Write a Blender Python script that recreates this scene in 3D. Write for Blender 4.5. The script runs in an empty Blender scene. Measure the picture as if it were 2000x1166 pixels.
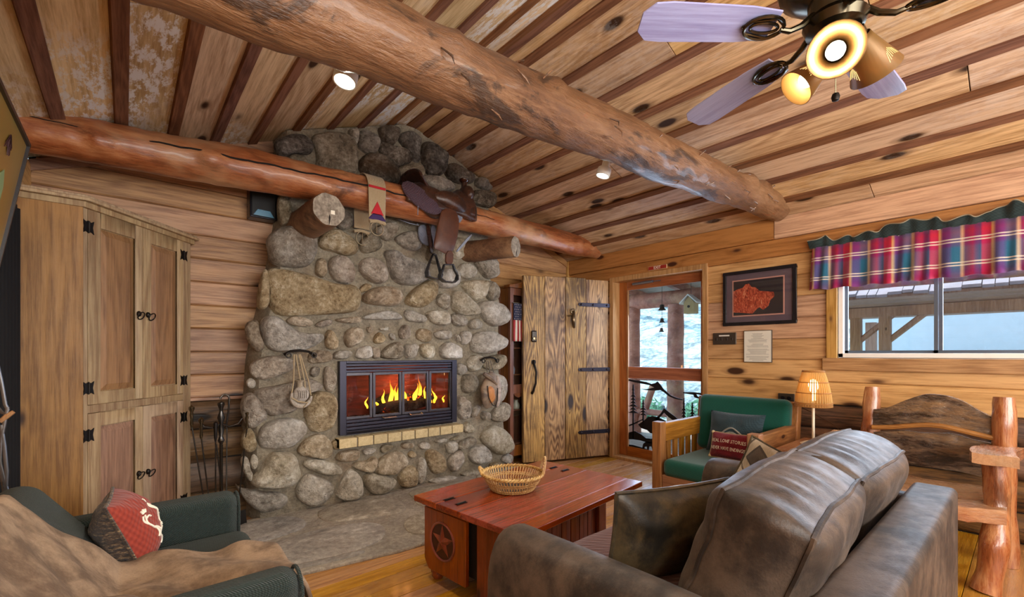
import bpy, math, random
from mathutils import Vector, Matrix, noise, Euler
random.seed(7)
C = bpy.context.scene.collection
SC = bpy.context.scene
# ------------------------------------------------------------------ camera
FP, CX, HY, CAMH, YAW = 874.0, 1000.0, 690.0, 1.25, math.radians(40.8)
sY, cY = math.sin(YAW), math.cos(YAW)
cam = bpy.data.objects.new('camera', bpy.data.cameras.new('camera'))
C.objects.link(cam)
cam.location = (0, 0, CAMH); cam.rotation_euler = (math.pi / 2, 0, -YAW)
cam.data.sensor_width = 36; cam.data.lens = 36 * FP / 2000
cam.data.shift_y = (HY - 583) / 2000
cam.data.clip_start = 0.02; cam.data.clip_end = 400
SC.camera = cam
# ------------------------------------------------------------------ colour management, world, sun, daylight
SC.view_settings.view_transform = 'Standard'; SC.view_settings.look = 'None'
SC.view_settings.gamma = 1; SC.view_settings.use_curve_mapping = False
SC.view_settings.exposure = 0.62
w = bpy.data.worlds.new('sky'); SC.world = w; w.use_nodes = True
wn = w.node_tree.nodes; wl = w.node_tree.links
bg = wn['Background']; bg.inputs['Strength'].default_value = 3.2
sky = wn.new('ShaderNodeTexSky'); sky.sky_type = 'HOSEK_WILKIE'; sky.sun_direction = (0.35, 0.45, 0.82); sky.turbidity = 3.0; sky.ground_albedo = 0.4
skm = wn.new('ShaderNodeMix'); skm.data_type = 'RGBA'; skm.inputs[0].default_value = 0.55
skm.inputs[7].default_value = (0.62, 0.86, 1.0, 1)
wl.new(sky.outputs[0], skm.inputs[6]); wl.new(skm.outputs[2], bg.inputs['Color'])

def light(name, kind, loc, energy, color, rot=(0, 0, 0), size=None, size_y=None, spot=None, blend=0.5, parent=None):
    d = bpy.data.lights.new(name, kind); d.energy = energy; d.color = color
    if kind == 'AREA':
        d.size = size or 1
        if size_y: d.shape = 'RECTANGLE'; d.size_y = size_y
    elif kind == 'SPOT':
        d.spot_size = spot; d.spot_blend = blend; d.shadow_soft_size = size or .04
    elif kind == 'POINT': d.shadow_soft_size = size or .04
    o = bpy.data.objects.new(name, d); C.objects.link(o); o.location = loc; o.rotation_euler = rot
    return o
sun = light('sunlight', 'SUN', (10, 4, 12), 5.0, (1, .95, .88)); sun.data.angle = 0.01
sun.rotation_euler = Vector((-0.35, -0.45, -0.82)).to_track_quat('-Z', 'Y').to_euler()
def aim(d): return Vector(d).to_track_quat('-Z', 'Y').to_euler()
# fill lamps added behind the camera, then daylight at the near window / door
light('rear_fill_light', 'AREA', (1.9, -2.55, 1.75), 150, (1.0, .95, .88), aim((0, 1, 0.1)), 3.6, 1.5)
light('left_fill_light', 'AREA', (-0.38, -1.35, 1.7), 60, (1.0, .96, .90), aim((1, .35, .45)), 1.3, 1.2)  # added fill, this wall has no window
light('window_daylight', 'AREA', (4.60, 0.2, 1.6), 28, (.72, .84, 1.0), aim((-1, .1, -.05)), 1.5, .7)
light('door_daylight', 'AREA', (4.72, 2.7, 1.2), 18, (.62, .76, 1.0), aim((-1, -.1, -.3)), .9, 1.7)

# ------------------------------------------------------------------ pixel -> world helpers (a point of the photograph on a known plane of the room)
def ray(u, v):
    a = (u - CX) / FP; b = (HY - v) / FP
    return (sY + cY * a, cY - sY * a, b)
def onY(u, v, Y):
    r = ray(u, v); t = Y / r[1]; return Vector((r[0] * t, Y, CAMH + r[2] * t))
def onX(u, v, X):
    r = ray(u, v); t = X / r[0]; return Vector((X, r[1] * t, CAMH + r[2] * t))
def onZ(u, v, z):
    r = ray(u, v); t = (z - CAMH) / r[2]; return Vector((r[0] * t, r[1] * t, z))

# ------------------------------------------------------------------ node helpers
def lin(h):
    h = h.lstrip('#'); o = []
    for i in (0, 2, 4):
        c = int(h[i:i + 2], 16) / 255
        o.append(c / 12.92 if c <= .04045 else ((c + .055) / 1.055) ** 2.4)
    return (o[0], o[1], o[2], 1)
class G:
    def __init__(s, name):
        s.m = bpy.data.materials.new(name); s.m.use_nodes = True
        s.t = s.m.node_tree; s.n = s.t.nodes; s.l = s.t.links
        s.b = s.n['Principled BSDF']; s.out = s.n['Material Output']
    def put(s, sock, val):
        if isinstance(val, bpy.types.NodeSocket): s.l.new(val, sock)
        elif val is not None: sock.default_value = val
    def math(s, op, a, b=None, c=None, clamp=False):
        n = s.n.new('ShaderNodeMath'); n.operation = op; n.use_clamp = clamp
        for i, x in enumerate((a, b, c)):
            if x is not None: s.put(n.inputs[i], x)
        return n.outputs[0]
    def vmath(s, op, a, b=None):
        n = s.n.new('ShaderNodeVectorMath'); n.operation = op
        s.put(n.inputs[0], a)
        if b is not None: s.put(n.inputs[1], b)
        return n.outputs[0]
    def coord(s, kind='Object', rnd=True):
        c = s.n.new('ShaderNodeTexCoord').outputs[kind]
        if rnd:
            r = s.rand(); x = s.n.new('ShaderNodeCombineXYZ')
            s.put(x.inputs[0], s.math('MULTIPLY', r, 37.7)); s.put(x.inputs[1], s.math('MULTIPLY', r, 91.3)); s.put(x.inputs[2], s.math('MULTIPLY', r, 53.9))
            c = s.vmath('ADD', c, x.outputs[0])
        return c
    def rand(s):
        if not hasattr(s, '_r'): s._r = s.n.new('ShaderNodeObjectInfo').outputs['Random']
        return s._r
    def scale(s, v, sc): return s.vmath('MULTIPLY', v, sc)
    def noise(s, v, scale, detail=4, rough=.55, dist=0.0, out=0):
        n = s.n.new('ShaderNodeTexNoise'); s.put(n.inputs['Vector'], v); n.inputs['Scale'].default_value = scale
        n.inputs['Detail'].default_value = detail; n.inputs['Roughness'].default_value = rough; n.inputs['Distortion'].default_value = dist
        return n.outputs[out]
    def voro(s, v, scale, feature='F1', out=0, rnd=1.0):
        n = s.n.new('ShaderNodeTexVoronoi'); n.feature = feature; s.put(n.inputs['Vector'], v); n.inputs['Scale'].default_value = scale
        n.inputs['Randomness'].default_value = rnd
        return n.outputs[out]
    def ramp(s, f, stops, interp='LINEAR'):
        n = s.n.new('ShaderNodeValToRGB'); s.put(n.inputs[0], f); e = n.color_ramp.elements; n.color_ramp.interpolation = interp
        while len(e) < len(stops): e.new(.5)
        for i, (p, c) in enumerate(stops): e[i].position = p; e[i].color = lin(c) if isinstance(c, str) else c
        return n.outputs[0]
    def rng(s, f, a, b, c=0., d=1., smooth=True):
        n = s.n.new('ShaderNodeMapRange'); n.interpolation_type = 'SMOOTHSTEP' if smooth else 'LINEAR'
        s.put(n.inputs[0], f)
        for i, x in enumerate((a, b, c, d)): n.inputs[i + 1].default_value = x
        return n.outputs[0]
    def mix(s, f, a, b, mode='MIX'):
        n = s.n.new('ShaderNodeMix'); n.data_type = 'RGBA'; n.blend_type = mode
        s.put(n.inputs[0], f); s.put(n.inputs[6], lin(a) if isinstance(a, str) else a); s.put(n.inputs[7], lin(b) if isinstance(b, str) else b)
        return n.outputs[2]
    def hsv(s, col, h=.5, sa=1., v=1.):
        n = s.n.new('ShaderNodeHueSaturation'); s.put(n.inputs['Color'], col)
        s.put(n.inputs['Hue'], h); s.put(n.inputs['Saturation'], sa); s.put(n.inputs['Value'], v)
        return n.outputs[0]
    def sep(s, v):
        n = s.n.new('ShaderNodeSeparateXYZ'); s.put(n.inputs[0], v); return n.outputs
    def bump(s, h, strength=.5, dist=.01, prev=None):
        n = s.n.new('ShaderNodeBump'); s.put(n.inputs['Height'], h); n.inputs['Strength'].default_value = strength; n.inputs['Distance'].default_value = dist
        if prev is not None: s.l.new(prev, n.inputs['Normal'])
        return n.outputs[0]
    def done(s, col=None, rough=None, normal=None, metal=None, coat=None, spec=None, emit=None, estr=None, sheen=None):
        i = s.b.inputs
        if isinstance(col, str): col = lin(col)
        s.put(i['Base Color'], col); s.put(i['Roughness'], rough); s.put(i['Metallic'], metal)
        if coat is not None: s.put(i['Coat Weight'], coat); i['Coat Roughness'].default_value = .12
        if spec is not None: s.put(i['Specular IOR Level'], spec)
        if sheen is not None: s.put(i['Sheen Weight'], sheen)
        if normal is not None: s.l.new(normal, i['Normal'])
        if emit is not None: s.put(i['Emission Color'], lin(emit) if isinstance(emit, str) else emit); s.put(i['Emission Strength'], estr)
        return s.m

def wood(name, light_c, dark_c, knot_c, axis='x', rough=.5, rings=26, knots=1.0, tint=.28, bump=.25, coat=None, grime=0.0, white=0.0, kscale=1.0, contrast=1.0, spec=None, ringw=.15):
    g = G(name); v = g.coord()
    al = {'x': (.10, 1, 1), 'y': (1, .10, 1), 'z': (1, 1, .10)}[axis]
    kn = {'x': (1.9, 4.6, 4.6), 'y': (4.6, 1.9, 4.6), 'z': (4.6, 4.6, 1.9)}[axis]
    m = g.scale(v, al)
    d = g.voro(g.scale(v, tuple(k * kscale for k in kn)), 1.0)
    kmask = g.rng(d, .10 * knots, .155 * knots + .001, 1, 0) if knots > 0 else 0.0
    smooth = g.noise(m, 5.5, 1.5, .5)
    if knots > 0: smooth = g.math('ADD', smooth, g.rng(d, .05, .32, .09, 0))
    ring = g.math('MULTIPLY_ADD', g.math('SINE', g.math('MULTIPLY', smooth, rings * 3.0)), .5, .5)
    m4 = g.scale(v, tuple(.045 if a < 1 else 1 for a in al)); fine = g.noise(m4, 95, 5, .68)
    patch = g.noise(m, 2.6, 3, .6)
    f = g.math('ADD', g.math('MULTIPLY', ring, ringw), g.math('MULTIPLY', fine, .95))
    f = g.rng(g.math('ADD', f, g.math('MULTIPLY', patch, .62)), .56 + ringw * .4, 1.12 + ringw * .3, 0, 1)
    col = g.mix(f, light_c, dark_c)
    r2 = g.math('FRACT', g.math('MULTIPLY', g.rand(), 17.31))
    r3 = g.math('FRACT', g.math('MULTIPLY', g.rand(), 57.77))
    col = g.hsv(col, g.math('MULTIPLY_ADD', r3, .016, .492), g.math('MULTIPLY_ADD', r3, .25, .88), g.math('MULTIPLY_ADD', r2, tint, 1 - tint / 2))
    if knots > 0:
        halo = g.rng(d, .12 * knots, .22 * knots, .55, 0)
        col = g.mix(halo, col, g.mix(.5, dark_c, knot_c))
        col = g.mix(kmask, col, knot_c)
    if grime:
        gr = g.rng(g.noise(v, 2.3, 6, .65), .45, .75, 0, grime)
        col = g.mix(gr, col, knot_c)
    if white:
        st = {'x': (.35, 1, 1), 'y': (1, .35, 1), 'z': (1, 1, .35)}[axis]
        wv = g.noise(g.scale(v, st), 1.6, 2, .5); wf = g.noise(g.scale(v, st), 26, 6, .75)
        wm = g.math('MULTIPLY', g.rng(wv, .44, .58), g.rng(wf, .46, .56))
        col = g.mix(g.math('MULTIPLY', wm, white), col, '#e8e6e2')
    h = g.math('ADD', g.math('MULTIPLY', fine, .6), g.math('MULTIPLY', ring, .25))
    if knots > 0: h = g.math('SUBTRACT', h, g.math('MULTIPLY', kmask, .4))
    rv = g.math('MULTIPLY_ADD', fine, .25, rough - .12)
    return g.done(col, rv, g.bump(h, bump, .006), coat=coat, spec=spec)

def plain(name, col, rough=.5, metal=0., bumps=0., bscale=60, var=.12, coat=None, spec=None):
    g = G(name); v = g.coord()
    n = g.noise(v, 9, 5, .6)
    c = g.hsv(lin(col), .5, 1., g.math('MULTIPLY_ADD', n, var * 2, 1 - var))
    nb = g.bump(g.noise(v, bscale, 4, .6), bumps, .004) if bumps else None
    return g.done(c, g.math('MULTIPLY_ADD', n, .2, max(0.02, rough - .1)), nb, metal, coat, spec)

def stone(name, stops, scale=1.0, bstr=.8, tint=.35):
    g = G(name); v = g.coord()
    n1 = g.noise(v, 5 * scale, 6, .65, .6); n2 = g.noise(v, 30 * scale, 7, .72); n3 = g.noise(v, 1.4 * scale, 2)
    f = g.math('ADD', g.math('MULTIPLY', n1, .58), g.math('MULTIPLY', n2, .6))
    col = g.ramp(g.rng(f, .38, .75, smooth=False), stops)
    r2 = g.math('FRACT', g.math('MULTIPLY', g.rand(), 13.7)); r3 = g.math('FRACT', g.math('MULTIPLY', g.rand(), 71.3))
    col = g.hsv(col, g.math('MULTIPLY_ADD', r3, .012, .494), g.math('MULTIPLY_ADD', r3, .55, .62), g.math('MULTIPLY_ADD', r2, tint, 1 - tint / 2))
    rust = g.rng(n3, .55, .75, 0, .5)
    col = g.mix(rust, col, g.mix(.5, col, '#9a7048'))
    pit = g.voro(v, 38 * scale)
    h = g.math('ADD', g.math('ADD', n1, g.math('MULTIPLY', n2, .8)), g.math('MULTIPLY', g.rng(pit, 0, .35), .18))
    return g.done(col, .78, g.bump(h, bstr, .055), spec=.3)

def fabric(name, c1, c2, weave=260, bstr=.5, rough=.9, patch=.25, sheen=.2, wz=None):
    g = G(name); v = g.coord(rnd=False)
    x = g.sep(v)
    a = g.math('SINE', g.math('MULTIPLY', g.math('ADD', x[0], x[1]), weave)); b = g.math('SINE', g.math('MULTIPLY', g.math('SUBTRACT', x[2], g.math('MULTIPLY', x[1], .35)), weave))
    wv = g.math('MULTIPLY_ADD', g.math('MULTIPLY', a, b), .5, .5)
    n = g.noise(v, 4, 5, .6); fz = g.noise(v, 130, 3, .6)
    f = g.math('ADD', g.math('MULTIPLY', wv, .55), g.math('MULTIPLY', fz, .5), clamp=True)
    col = g.hsv(g.mix(f, c1, c2), .5, 1., g.math('MULTIPLY_ADD', n, patch * 2, 1 - patch))
    return g.done(col, rough, g.bump(g.math('ADD', wv, g.math('MULTIPLY', fz, .6)), bstr, .004), sheen=sheen, spec=.2)

def suede(name, c1, c2, rough=.55, s=3.2, spec=.45, crease=0.0):
    g = G(name); v = g.coord()
    n = g.noise(v, s, 6, .62, .5); f = g.noise(v, 160, 3, .7); n2 = g.noise(v, 14, 5, .65)
    t = g.rng(g.math('ADD', g.math('MULTIPLY', n, .7), g.math('MULTIPLY', n2, .35)), .40, .64)
    col = g.mix(t, c1, c2)
    col = g.hsv(col, .5, 1., g.math('MULTIPLY_ADD', f, .5, .75))
    h = g.math('ADD', g.math('MULTIPLY', f, .35), g.math('MULTIPLY', n2, .5))
    if crease: h = g.math('ADD', h, g.math('MULTIPLY', g.noise(g.scale(v, (5, 24, 5)), 1.6, 3, .6), crease))
    return g.done(col, g.math('MULTIPLY_ADD', n2, .4, rough - .2), g.bump(h, .35, .008), spec=spec, sheen=.04)

def glass(name, tint=(1, 1, 1, 1), refl=.08):
    g = G(name); n = g.n
    tr = n.new('ShaderNodeBsdfTransparent'); tr.inputs[0].default_value = tint
    gl = n.new('ShaderNodeBsdfGlossy'); gl.inputs['Roughness'].default_value = .02
    mx = n.new('ShaderNodeMixShader'); mx.inputs[0].default_value = refl
    g.l.new(tr.outputs[0], mx.inputs[1]); g.l.new(gl.outputs[0], mx.inputs[2]); g.l.new(mx.outputs[0], g.out.inputs[0])
    n.remove(g.b)
    return g.m
def emit(name, col, st):
    g = G(name); return g.done('#000000', .9, emit=col, estr=st)

# ------------------------------------------------------------------ mesh helpers
class MB:
    def __init__(s): s.v = []; s.f = []
    def add(s, vs, fs):
        o = len(s.v); s.v += [tuple(p) for p in vs]; s.f += [tuple(i + o for i in f) for f in fs]; return s
    def box(s, a, b, M=None):
        (x0, y0, z0), (x1, y1, z1) = a, b
        vs = [(x0, y0, z0), (x1, y0, z0), (x1, y1, z0), (x0, y1, z0), (x0, y0, z1), (x1, y0, z1), (x1, y1, z1), (x0, y1, z1)]
        if M is not None: vs = [M @ Vector(p) for p in vs]
        return s.add(vs, [(0, 3, 2, 1), (4, 5, 6, 7), (0, 1, 5, 4), (1, 2, 6, 5), (2, 3, 7, 6), (3, 0, 4, 7)])
    def rbox(s, a, b, r, M=None, n=4):   # box with rounded edges
        c = [(a[i] + b[i]) / 2 for i in range(3)]; h = [abs(b[i] - a[i]) / 2 for i in range(3)]; r = min([r] + h)
        N = n * 2 + 2; vs = []; fs = []; key = {}
        def val(t, i):
            return t
        steps = []
        for k in range(n + 1): steps.append(-1 + k / n)       # 0..n  corner -
        for k in range(n + 1): steps.append(k / n)           # corner +
        def pt(ax, i, j, sgn):
            o = [0, 0, 0]; q = [0, 0, 0]
            u, v_ = [k for k in range(3) if k != ax]
            q[ax] = sgn; q[u] = math.tan(steps[i] * math.pi / 4) if True else 0; q[v_] = math.tan(steps[j] * math.pi / 4)
            su = -1 if i <= n else 1; sv = -1 if j <= n else 1
            L = math.sqrt(sum(x * x for x in q)); 
            ctr = [0, 0, 0]; ctr[ax] = sgn * (h[ax] - r); ctr[u] = su * (h[u] - r); ctr[v_] = sv * (h[v_] - r)
            return tuple(c[k] + ctr[k] + q[k] / L * r for k in range(3))
        for ax in range(3):
            for sgn in (-1, 1):
                idx = {}
                for i in range(N):
                    for j in range(N):
                        p = pt(ax, i, j, sgn); kk = tuple(round(x, 5) for x in p)
                        if kk not in key: key[kk] = len(vs); vs.append(p)
                        idx[i, j] = key[kk]
                for i in range(N - 1):
                    for j in range(N - 1):
                        q = (idx[i, j], idx[i + 1, j], idx[i + 1, j + 1], idx[i, j + 1])
                        q2 = []
                        for x in q:
                            if x not in q2: q2.append(x)
                        if len(q2) < 3: continue
                        flip = (sgn > 0) == (ax == 1)
                        fs.append(tuple(q2[::-1]) if flip else tuple(q2))
        if M is not None: vs = [M @ Vector(p) for p in vs]
        return s.add(vs, fs)
    def tube(s, pts, rads, n=10, cap=True, close=False, flat=1.0):
        pts = [Vector(p) for p in pts]
        if not hasattr(rads, '__len__'): rads = [rads] * len(pts)
        vs = []; fs = []; up = None; m = len(pts)
        for i, p in enumerate(pts):
            if close: t = pts[(i + 1) % m] - pts[i - 1]
            else: t = pts[min(i + 1, m - 1)] - pts[max(i - 1, 0)]
            t.normalize()
            if up is None:
                up = Vector((0, 0, 1)) if abs(t.z) < .9 else Vector((1, 0, 0))
            x = (up - t * up.dot(t)); 
            if x.length < 1e-6: x = t.orthogonal()
            x.normalize(); y = t.cross(x); up = x
            for k in range(n):
                a = 2 * math.pi * k / n
                vs.append(p + (x * math.cos(a) + y * math.sin(a) * flat) * rads[i])
        for i in range(m if close else m - 1):
            for k in range(n):
                a0 = i * n + k; a1 = i * n + (k + 1) % n; j = (i + 1) % m
                fs.append((a0, a1, j * n + (k + 1) % n, j * n + k))
        if cap and not close:
            fs.append(tuple(range(n))[::-1]); fs.append(tuple((m - 1) * n + k for k in range(n)))
        return s.add(vs, fs)
    def lathe(s, prof, M=None, n=24, cap=True):
        vs = []; fs = []
        for r, z in prof:
            for k in range(n):
                a = 2 * math.pi * k / n; vs.append(Vector((r * math.cos(a), r * math.sin(a), z)))
        for i in range(len(prof) - 1):
            for k in range(n): fs.append((i * n + k, i * n + (k + 1) % n, (i + 1) * n + (k + 1) % n, (i + 1) * n + k))
        if cap:
            if prof[0][0] > 1e-4: fs.append(tuple(range(n))[::-1])
            if prof[-1][0] > 1e-4: fs.append(tuple((len(prof) - 1) * n + k for k in range(n)))
        if M is not None: vs = [M @ p for p in vs]
        return s.add(vs, fs)
    def ell(s, c, r, n=14, m=10, M=None):
        vs = []; fs = []
        for i in range(m + 1):
            t = math.pi * i / m
            for k in range(n):
                a = 2 * math.pi * k / n
                vs.append(Vector((r[0] * math.sin(t) * math.cos(a), r[1] * math.sin(t) * math.sin(a), -r[2] * math.cos(t))))
        for i in range(m):
            for k in range(n): fs.append((i * n + k, i * n + (k + 1) % n, (i + 1) * n + (k + 1) % n, (i + 1) * n + k))
        if M is not None: vs = [M @ p for p in vs]
        c = Vector(c)
        return s.add([p + c for p in vs], fs)
    def prism(s, poly, d):      # poly: list of 3D points (planar), d: extrude vector
        n = len(poly); d = Vector(d); P = [Vector(p) for p in poly]
        fs = [tuple(range(n))[::-1], tuple(range(n, 2 * n))] + [(i, (i + 1) % n, n + (i + 1) % n, n + i) for i in range(n)]
        return s.add(P + [p + d for p in P], fs)
    def grid(s, fn, nu, nv, closeu=False):
        vs = [fn(i / (nu - (0 if closeu else 1)), j / (nv - 1)) for i in range(nu) for j in range(nv)]
        fs = []
        for i in range(nu if closeu else nu - 1):
            for j in range(nv - 1):
                i2 = (i + 1) % nu
                fs.append((i * nv + j, i2 * nv + j, i2 * nv + j + 1, i * nv + j + 1))
        return s.add(vs, fs)
    def noise(s, amp, freq, seed=0, start=0):
        o = Vector((seed * 3.1, seed * 7.7, seed * 1.3))
        for i in range(start, len(s.v)):
            p = Vector(s.v[i]); s.v[i] = tuple(p + noise.noise_vector(p * freq + o) * amp)
        return s
    def build(s, name, mat=None, parent=None, smooth=False, bevel=0, solid=0, sub=0, seg=2, angle=40):
        me = bpy.data.meshes.new(name); me.from_pydata([tuple(p) for p in s.v], [], s.f); me.update()
        bm = None
        import bmesh
        bm = bmesh.new(); bm.from_mesh(me); bmesh.ops.remove_doubles(bm, verts=bm.verts, dist=1e-6)
        if not solid: bmesh.ops.recalc_face_normals(bm, faces=bm.faces)
        bm.to_mesh(me); bm.free()
        if smooth:
            for p in me.polygons: p.use_smooth = True
            try: me.set_sharp_from_angle(angle=math.radians(angle))
            except Exception: pass
        if mat: me.materials.append(mat)
        o = bpy.data.objects.new(name, me); C.objects.link(o)
        if solid:
            md = o.modifiers.new('solid', 'SOLIDIFY'); md.thickness = solid; md.offset = 0
        if bevel:
            md = o.modifiers.new('bevel', 'BEVEL'); md.width = bevel; md.segments = seg; md.limit_method = 'ANGLE'; md.angle_limit = math.radians(35)
            for p in me.polygons: p.use_smooth = True
            md.harden_normals = True
        if sub:
            md = o.modifiers.new('sub', 'SUBSURF'); md.levels = sub; md.render_levels = sub
        if parent is not None: attach(o, parent)
        return o
def attach(o, parent):
    o.parent = parent
    if parent.get('_w'): o.matrix_parent_inverse = Matrix.Translation(parent.location).inverted()
WT = []
def thing(name, label, cat, loc=(0, 0, 0), rot=0, group=None, world=True, kind=None):
    o = bpy.data.objects.new(name, None); C.objects.link(o); o.location = loc; o.empty_display_size = .1
    if world: o['_w'] = 1; WT.append(o)
    else: o.rotation_euler = (0, 0, rot)
    return tag(o, label, cat, group, kind)
def tag(o, label=None, cat=None, group=None, kind=None):
    if label: o['label'] = label
    if cat: o['category'] = cat
    if group: o['group'] = group
    if kind: o['kind'] = kind
    return o
def copy_tree(o, parent=None):
    c = o.copy(); C.objects.link(c)
    if parent is not None: c.parent = parent
    for ch in list(o.children): copy_tree(ch, c)
    return c
def frame(px, x, z):     # matrix from origin, local x axis, local z axis
    x = Vector(x).normalized(); z = Vector(z); z = (z - x * z.dot(x)).normalized(); y = z.cross(x)
    M = Matrix.Identity(4)
    for i in range(3): M[i][0] = x[i]; M[i][1] = y[i]; M[i][2] = z[i]; M[i][3] = px[i]
    return M
def text_mesh(s, size, depth=.001):
    cu = bpy.data.curves.new('t', 'FONT'); cu.body = s; cu.size = size; cu.align_x = 'CENTER'; cu.align_y = 'CENTER'; cu.extrude = depth; cu.resolution_u = 2
    ob = bpy.data.objects.new('t', cu); C.objects.link(ob)
    me = bpy.data.meshes.new_from_object(ob.evaluated_get(bpy.context.evaluated_depsgraph_get()))
    vs = [v.co.copy() for v in me.vertices]; fs = [tuple(p.vertices) for p in me.polygons]
    bpy.data.objects.remove(ob); bpy.data.meshes.remove(me); bpy.data.curves.remove(cu)
    return vs, fs
# ------------------------------------------------------------------ materials
XL, XR, YB, YR = -0.45, 4.44, 4.0, -2.6        # left, right, back (fireplace) and rear walls
EAVE, RIDGE_X, SL = 2.45, 2.0, 0.377
def ceil_z(x): return EAVE + SL * (x - XL) if x < RIDGE_X else EAVE + SL * (XR - x)
RIDGE_Z = EAVE + SL * (RIDGE_X - XL)
m_back = wood('pine_back_wall', '#bd9166', '#7d553a', '#241510', 'x', .5, 20, 1.25, .4)
m_right = wood('pine_right_wall', '#d2a678', '#9a6d46', '#3f2212', 'y', .42, 20, 1.15, .3)
m_frieze = wood('pine_frieze', '#b98052', '#8a5833', '#43200f', 'y', .42, 18, .8, .2)
m_ceil_l = wood('pine_ceiling_left', '#e2c79c', '#ad8a5f', '#3d2618', 'y', .55, 20, 1.1, .3, white=1.0, spec=.25)
m_ceil_r = wood('pine_ceiling_right', '#d8b48a', '#9a744e', '#38210f', 'y', .55, 22, 1.1, .4, white=.12, spec=.25)
m_batten = wood('batten_brown', '#8e644b', '#644333', '#2c1a12', 'y', .8, 24, 0, .3, spec=.02)
m_floor = wood('floor_pine', '#c99350', '#9a6533', '#5a3016', 'x', .28, 20, .6, .3, coat=.3)
m_slab = wood('bark_siding', '#7d6148', '#2f2118', '#15100c', 'x', .45, 22, 1.1, .4, bump=.8, grime=.5)
m_slab_y = wood('bark_siding_y', '#86603f', '#34231a', '#170f0b', 'y', .45, 22, 1.1, .4, bump=.8, grime=.5)
m_trim = wood('trim_redwood', '#b0683a', '#7b3f1f', '#3c1a0d', 'z', .4, 18, .7, .2)
m_trim_y = wood('trim_redwood_y', '#b36c3d', '#824524', '#3c1a0d', 'y', .4, 18, .7, .2)
m_pinetrim = wood('trim_pine', '#c79a66', '#93683c', '#4a2a14', 'z', .45, 18, .6, .2)
m_pinetrim_y = wood('trim_pine_y', '#c79a66', '#93683c', '#4a2a14', 'y', .45, 18, .6, .2)
m_dark = plain('dark_gap', '#1a110c', .9)
m_mortar = stone('mortar', [(0, '#5f564a'), (.5, '#8c8170'), (1, '#b0a48f')], 2.0, .6, 0)
m_iron = plain('wrought_iron', '#2b2725', .42, .85, .3, 90)
m_ironblue = plain('hinge_iron', '#3d3a44', .35, .9, .5, 70)
m_black = plain('black_metal', '#26242b', .3, .6)
m_brass = plain('aged_brass', '#6a5f4a', .18, .95)
m_glass = glass('window_glass', (.93, .97, 1, 1), .05)
m_white = plain('white_enamel', '#e6e2dc', .35)

# ------------------------------------------------------------------ floor
fl = MB().box((XL - .1, YR - .1, -.12), (XR + .2, YB + .1, -.013)).build('floor', m_dark); tag(fl, 'wide honey pine plank floor of the cabin room', kind='structure')
y = YR; k = 0
random.seed(3)
while y < YB:
    w_ = .118; cut = XL + random.uniform(.6, 4.2)
    for a, b in ((XL, cut - .0012), (cut + .0012, XR + .05)):
        MB().box((a, y + .0012, -.014), (b, min(y + w_ - .0012, YB), random.uniform(-.001, .0))).build('floor_board', m_floor, fl, bevel=.002, seg=1)
    y += w_
# ------------------------------------------------------------------ back wall (behind the fireplace)
def gable(y0, y1):
    P = [(XL, 0), (XR, 0), (XR, EAVE), (RIDGE_X, RIDGE_Z), (XL, EAVE)]
    return MB().prism([(x, y0, z) for x, z in P], (0, y1 - y0, 0))
wb = gable(YB + .004, YB + .12).build('wall_back', m_dark); tag(wb, 'knotty pine plank wall behind the stone fireplace', kind='structure')
def xr_at(z):
    if z <= EAVE: return XL, XR
    return XL + (z - EAVE) / SL, XR - (z - EAVE) / SL
z = .92 - .1715 * 0
PITCH = .1715
def plank_sect(z0, z1, d=.022, c=.009):     # V-jointed plank profile in (depth, z)
    return [(0, z0 + .001), (d - c, z0 + .001), (d, z0 + c), (d, z1 - c), (d - c, z1 - .001), (0, z1 - .001)]
def plank_x(x0, x1, z0, z1, yw, mat, par, sgn=-1, x0t=None, x1t=None):
    sec = plank_sect(z0, z1); n = len(sec)
    A = [((x0 if x0t is None else x0 + (x0t - x0) * (zz - z0) / (z1 - z0)), yw + sgn * d, zz) for d, zz in sec]
    B = [((x1 if x1t is None else x1 + (x1t - x1) * (zz - z0) / (z1 - z0)), yw + sgn * d, zz) for d, zz in sec]
    mb = MB().add(A + B, [tuple(range(n)), tuple(range(n, 2 * n))[::-1]] + [(i, n + i, n + (i + 1) % n, (i + 1) % n) for i in range(n)])
    return mb.build('plank', mat, par)
def plank_y(y0, y1, z0, z1, xw, mat, par, sgn=-1, name='plank'):
    sec = plank_sect(z0, z1); n = len(sec)
    A = [(xw + sgn * d, y0, zz) for d, zz in sec]; B = [(xw + sgn * d, y1, zz) for d, zz in sec]
    mb = MB().add(A + B, [tuple(range(n)), tuple(range(n, 2 * n))[::-1]] + [(i, n + i, n + (i + 1) % n, (i + 1) % n) for i in range(n)])
    return mb.build(name, mat, par)
z = .92
while z < RIDGE_Z - .02:
    z1 = min(z + PITCH, RIDGE_Z)
    a0, b0 = xr_at(z); a1, b1 = xr_at(z1)
    if z < EAVE < z1: a0, b0 = XL, XR
    if b0 - a0 > .1:
        if z < 2.9:
            plank_x(a0, 1.9, z, z1, YB + .01, m_back, wb, x0t=a1); plank_x(1.904, b0, z, z1, YB + .01, m_back, wb, x1t=b1)
        else: plank_x(a0, b0, z, z1, YB + .01, m_back, wb, x0t=a1, x1t=b1)
    z = z1
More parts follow.
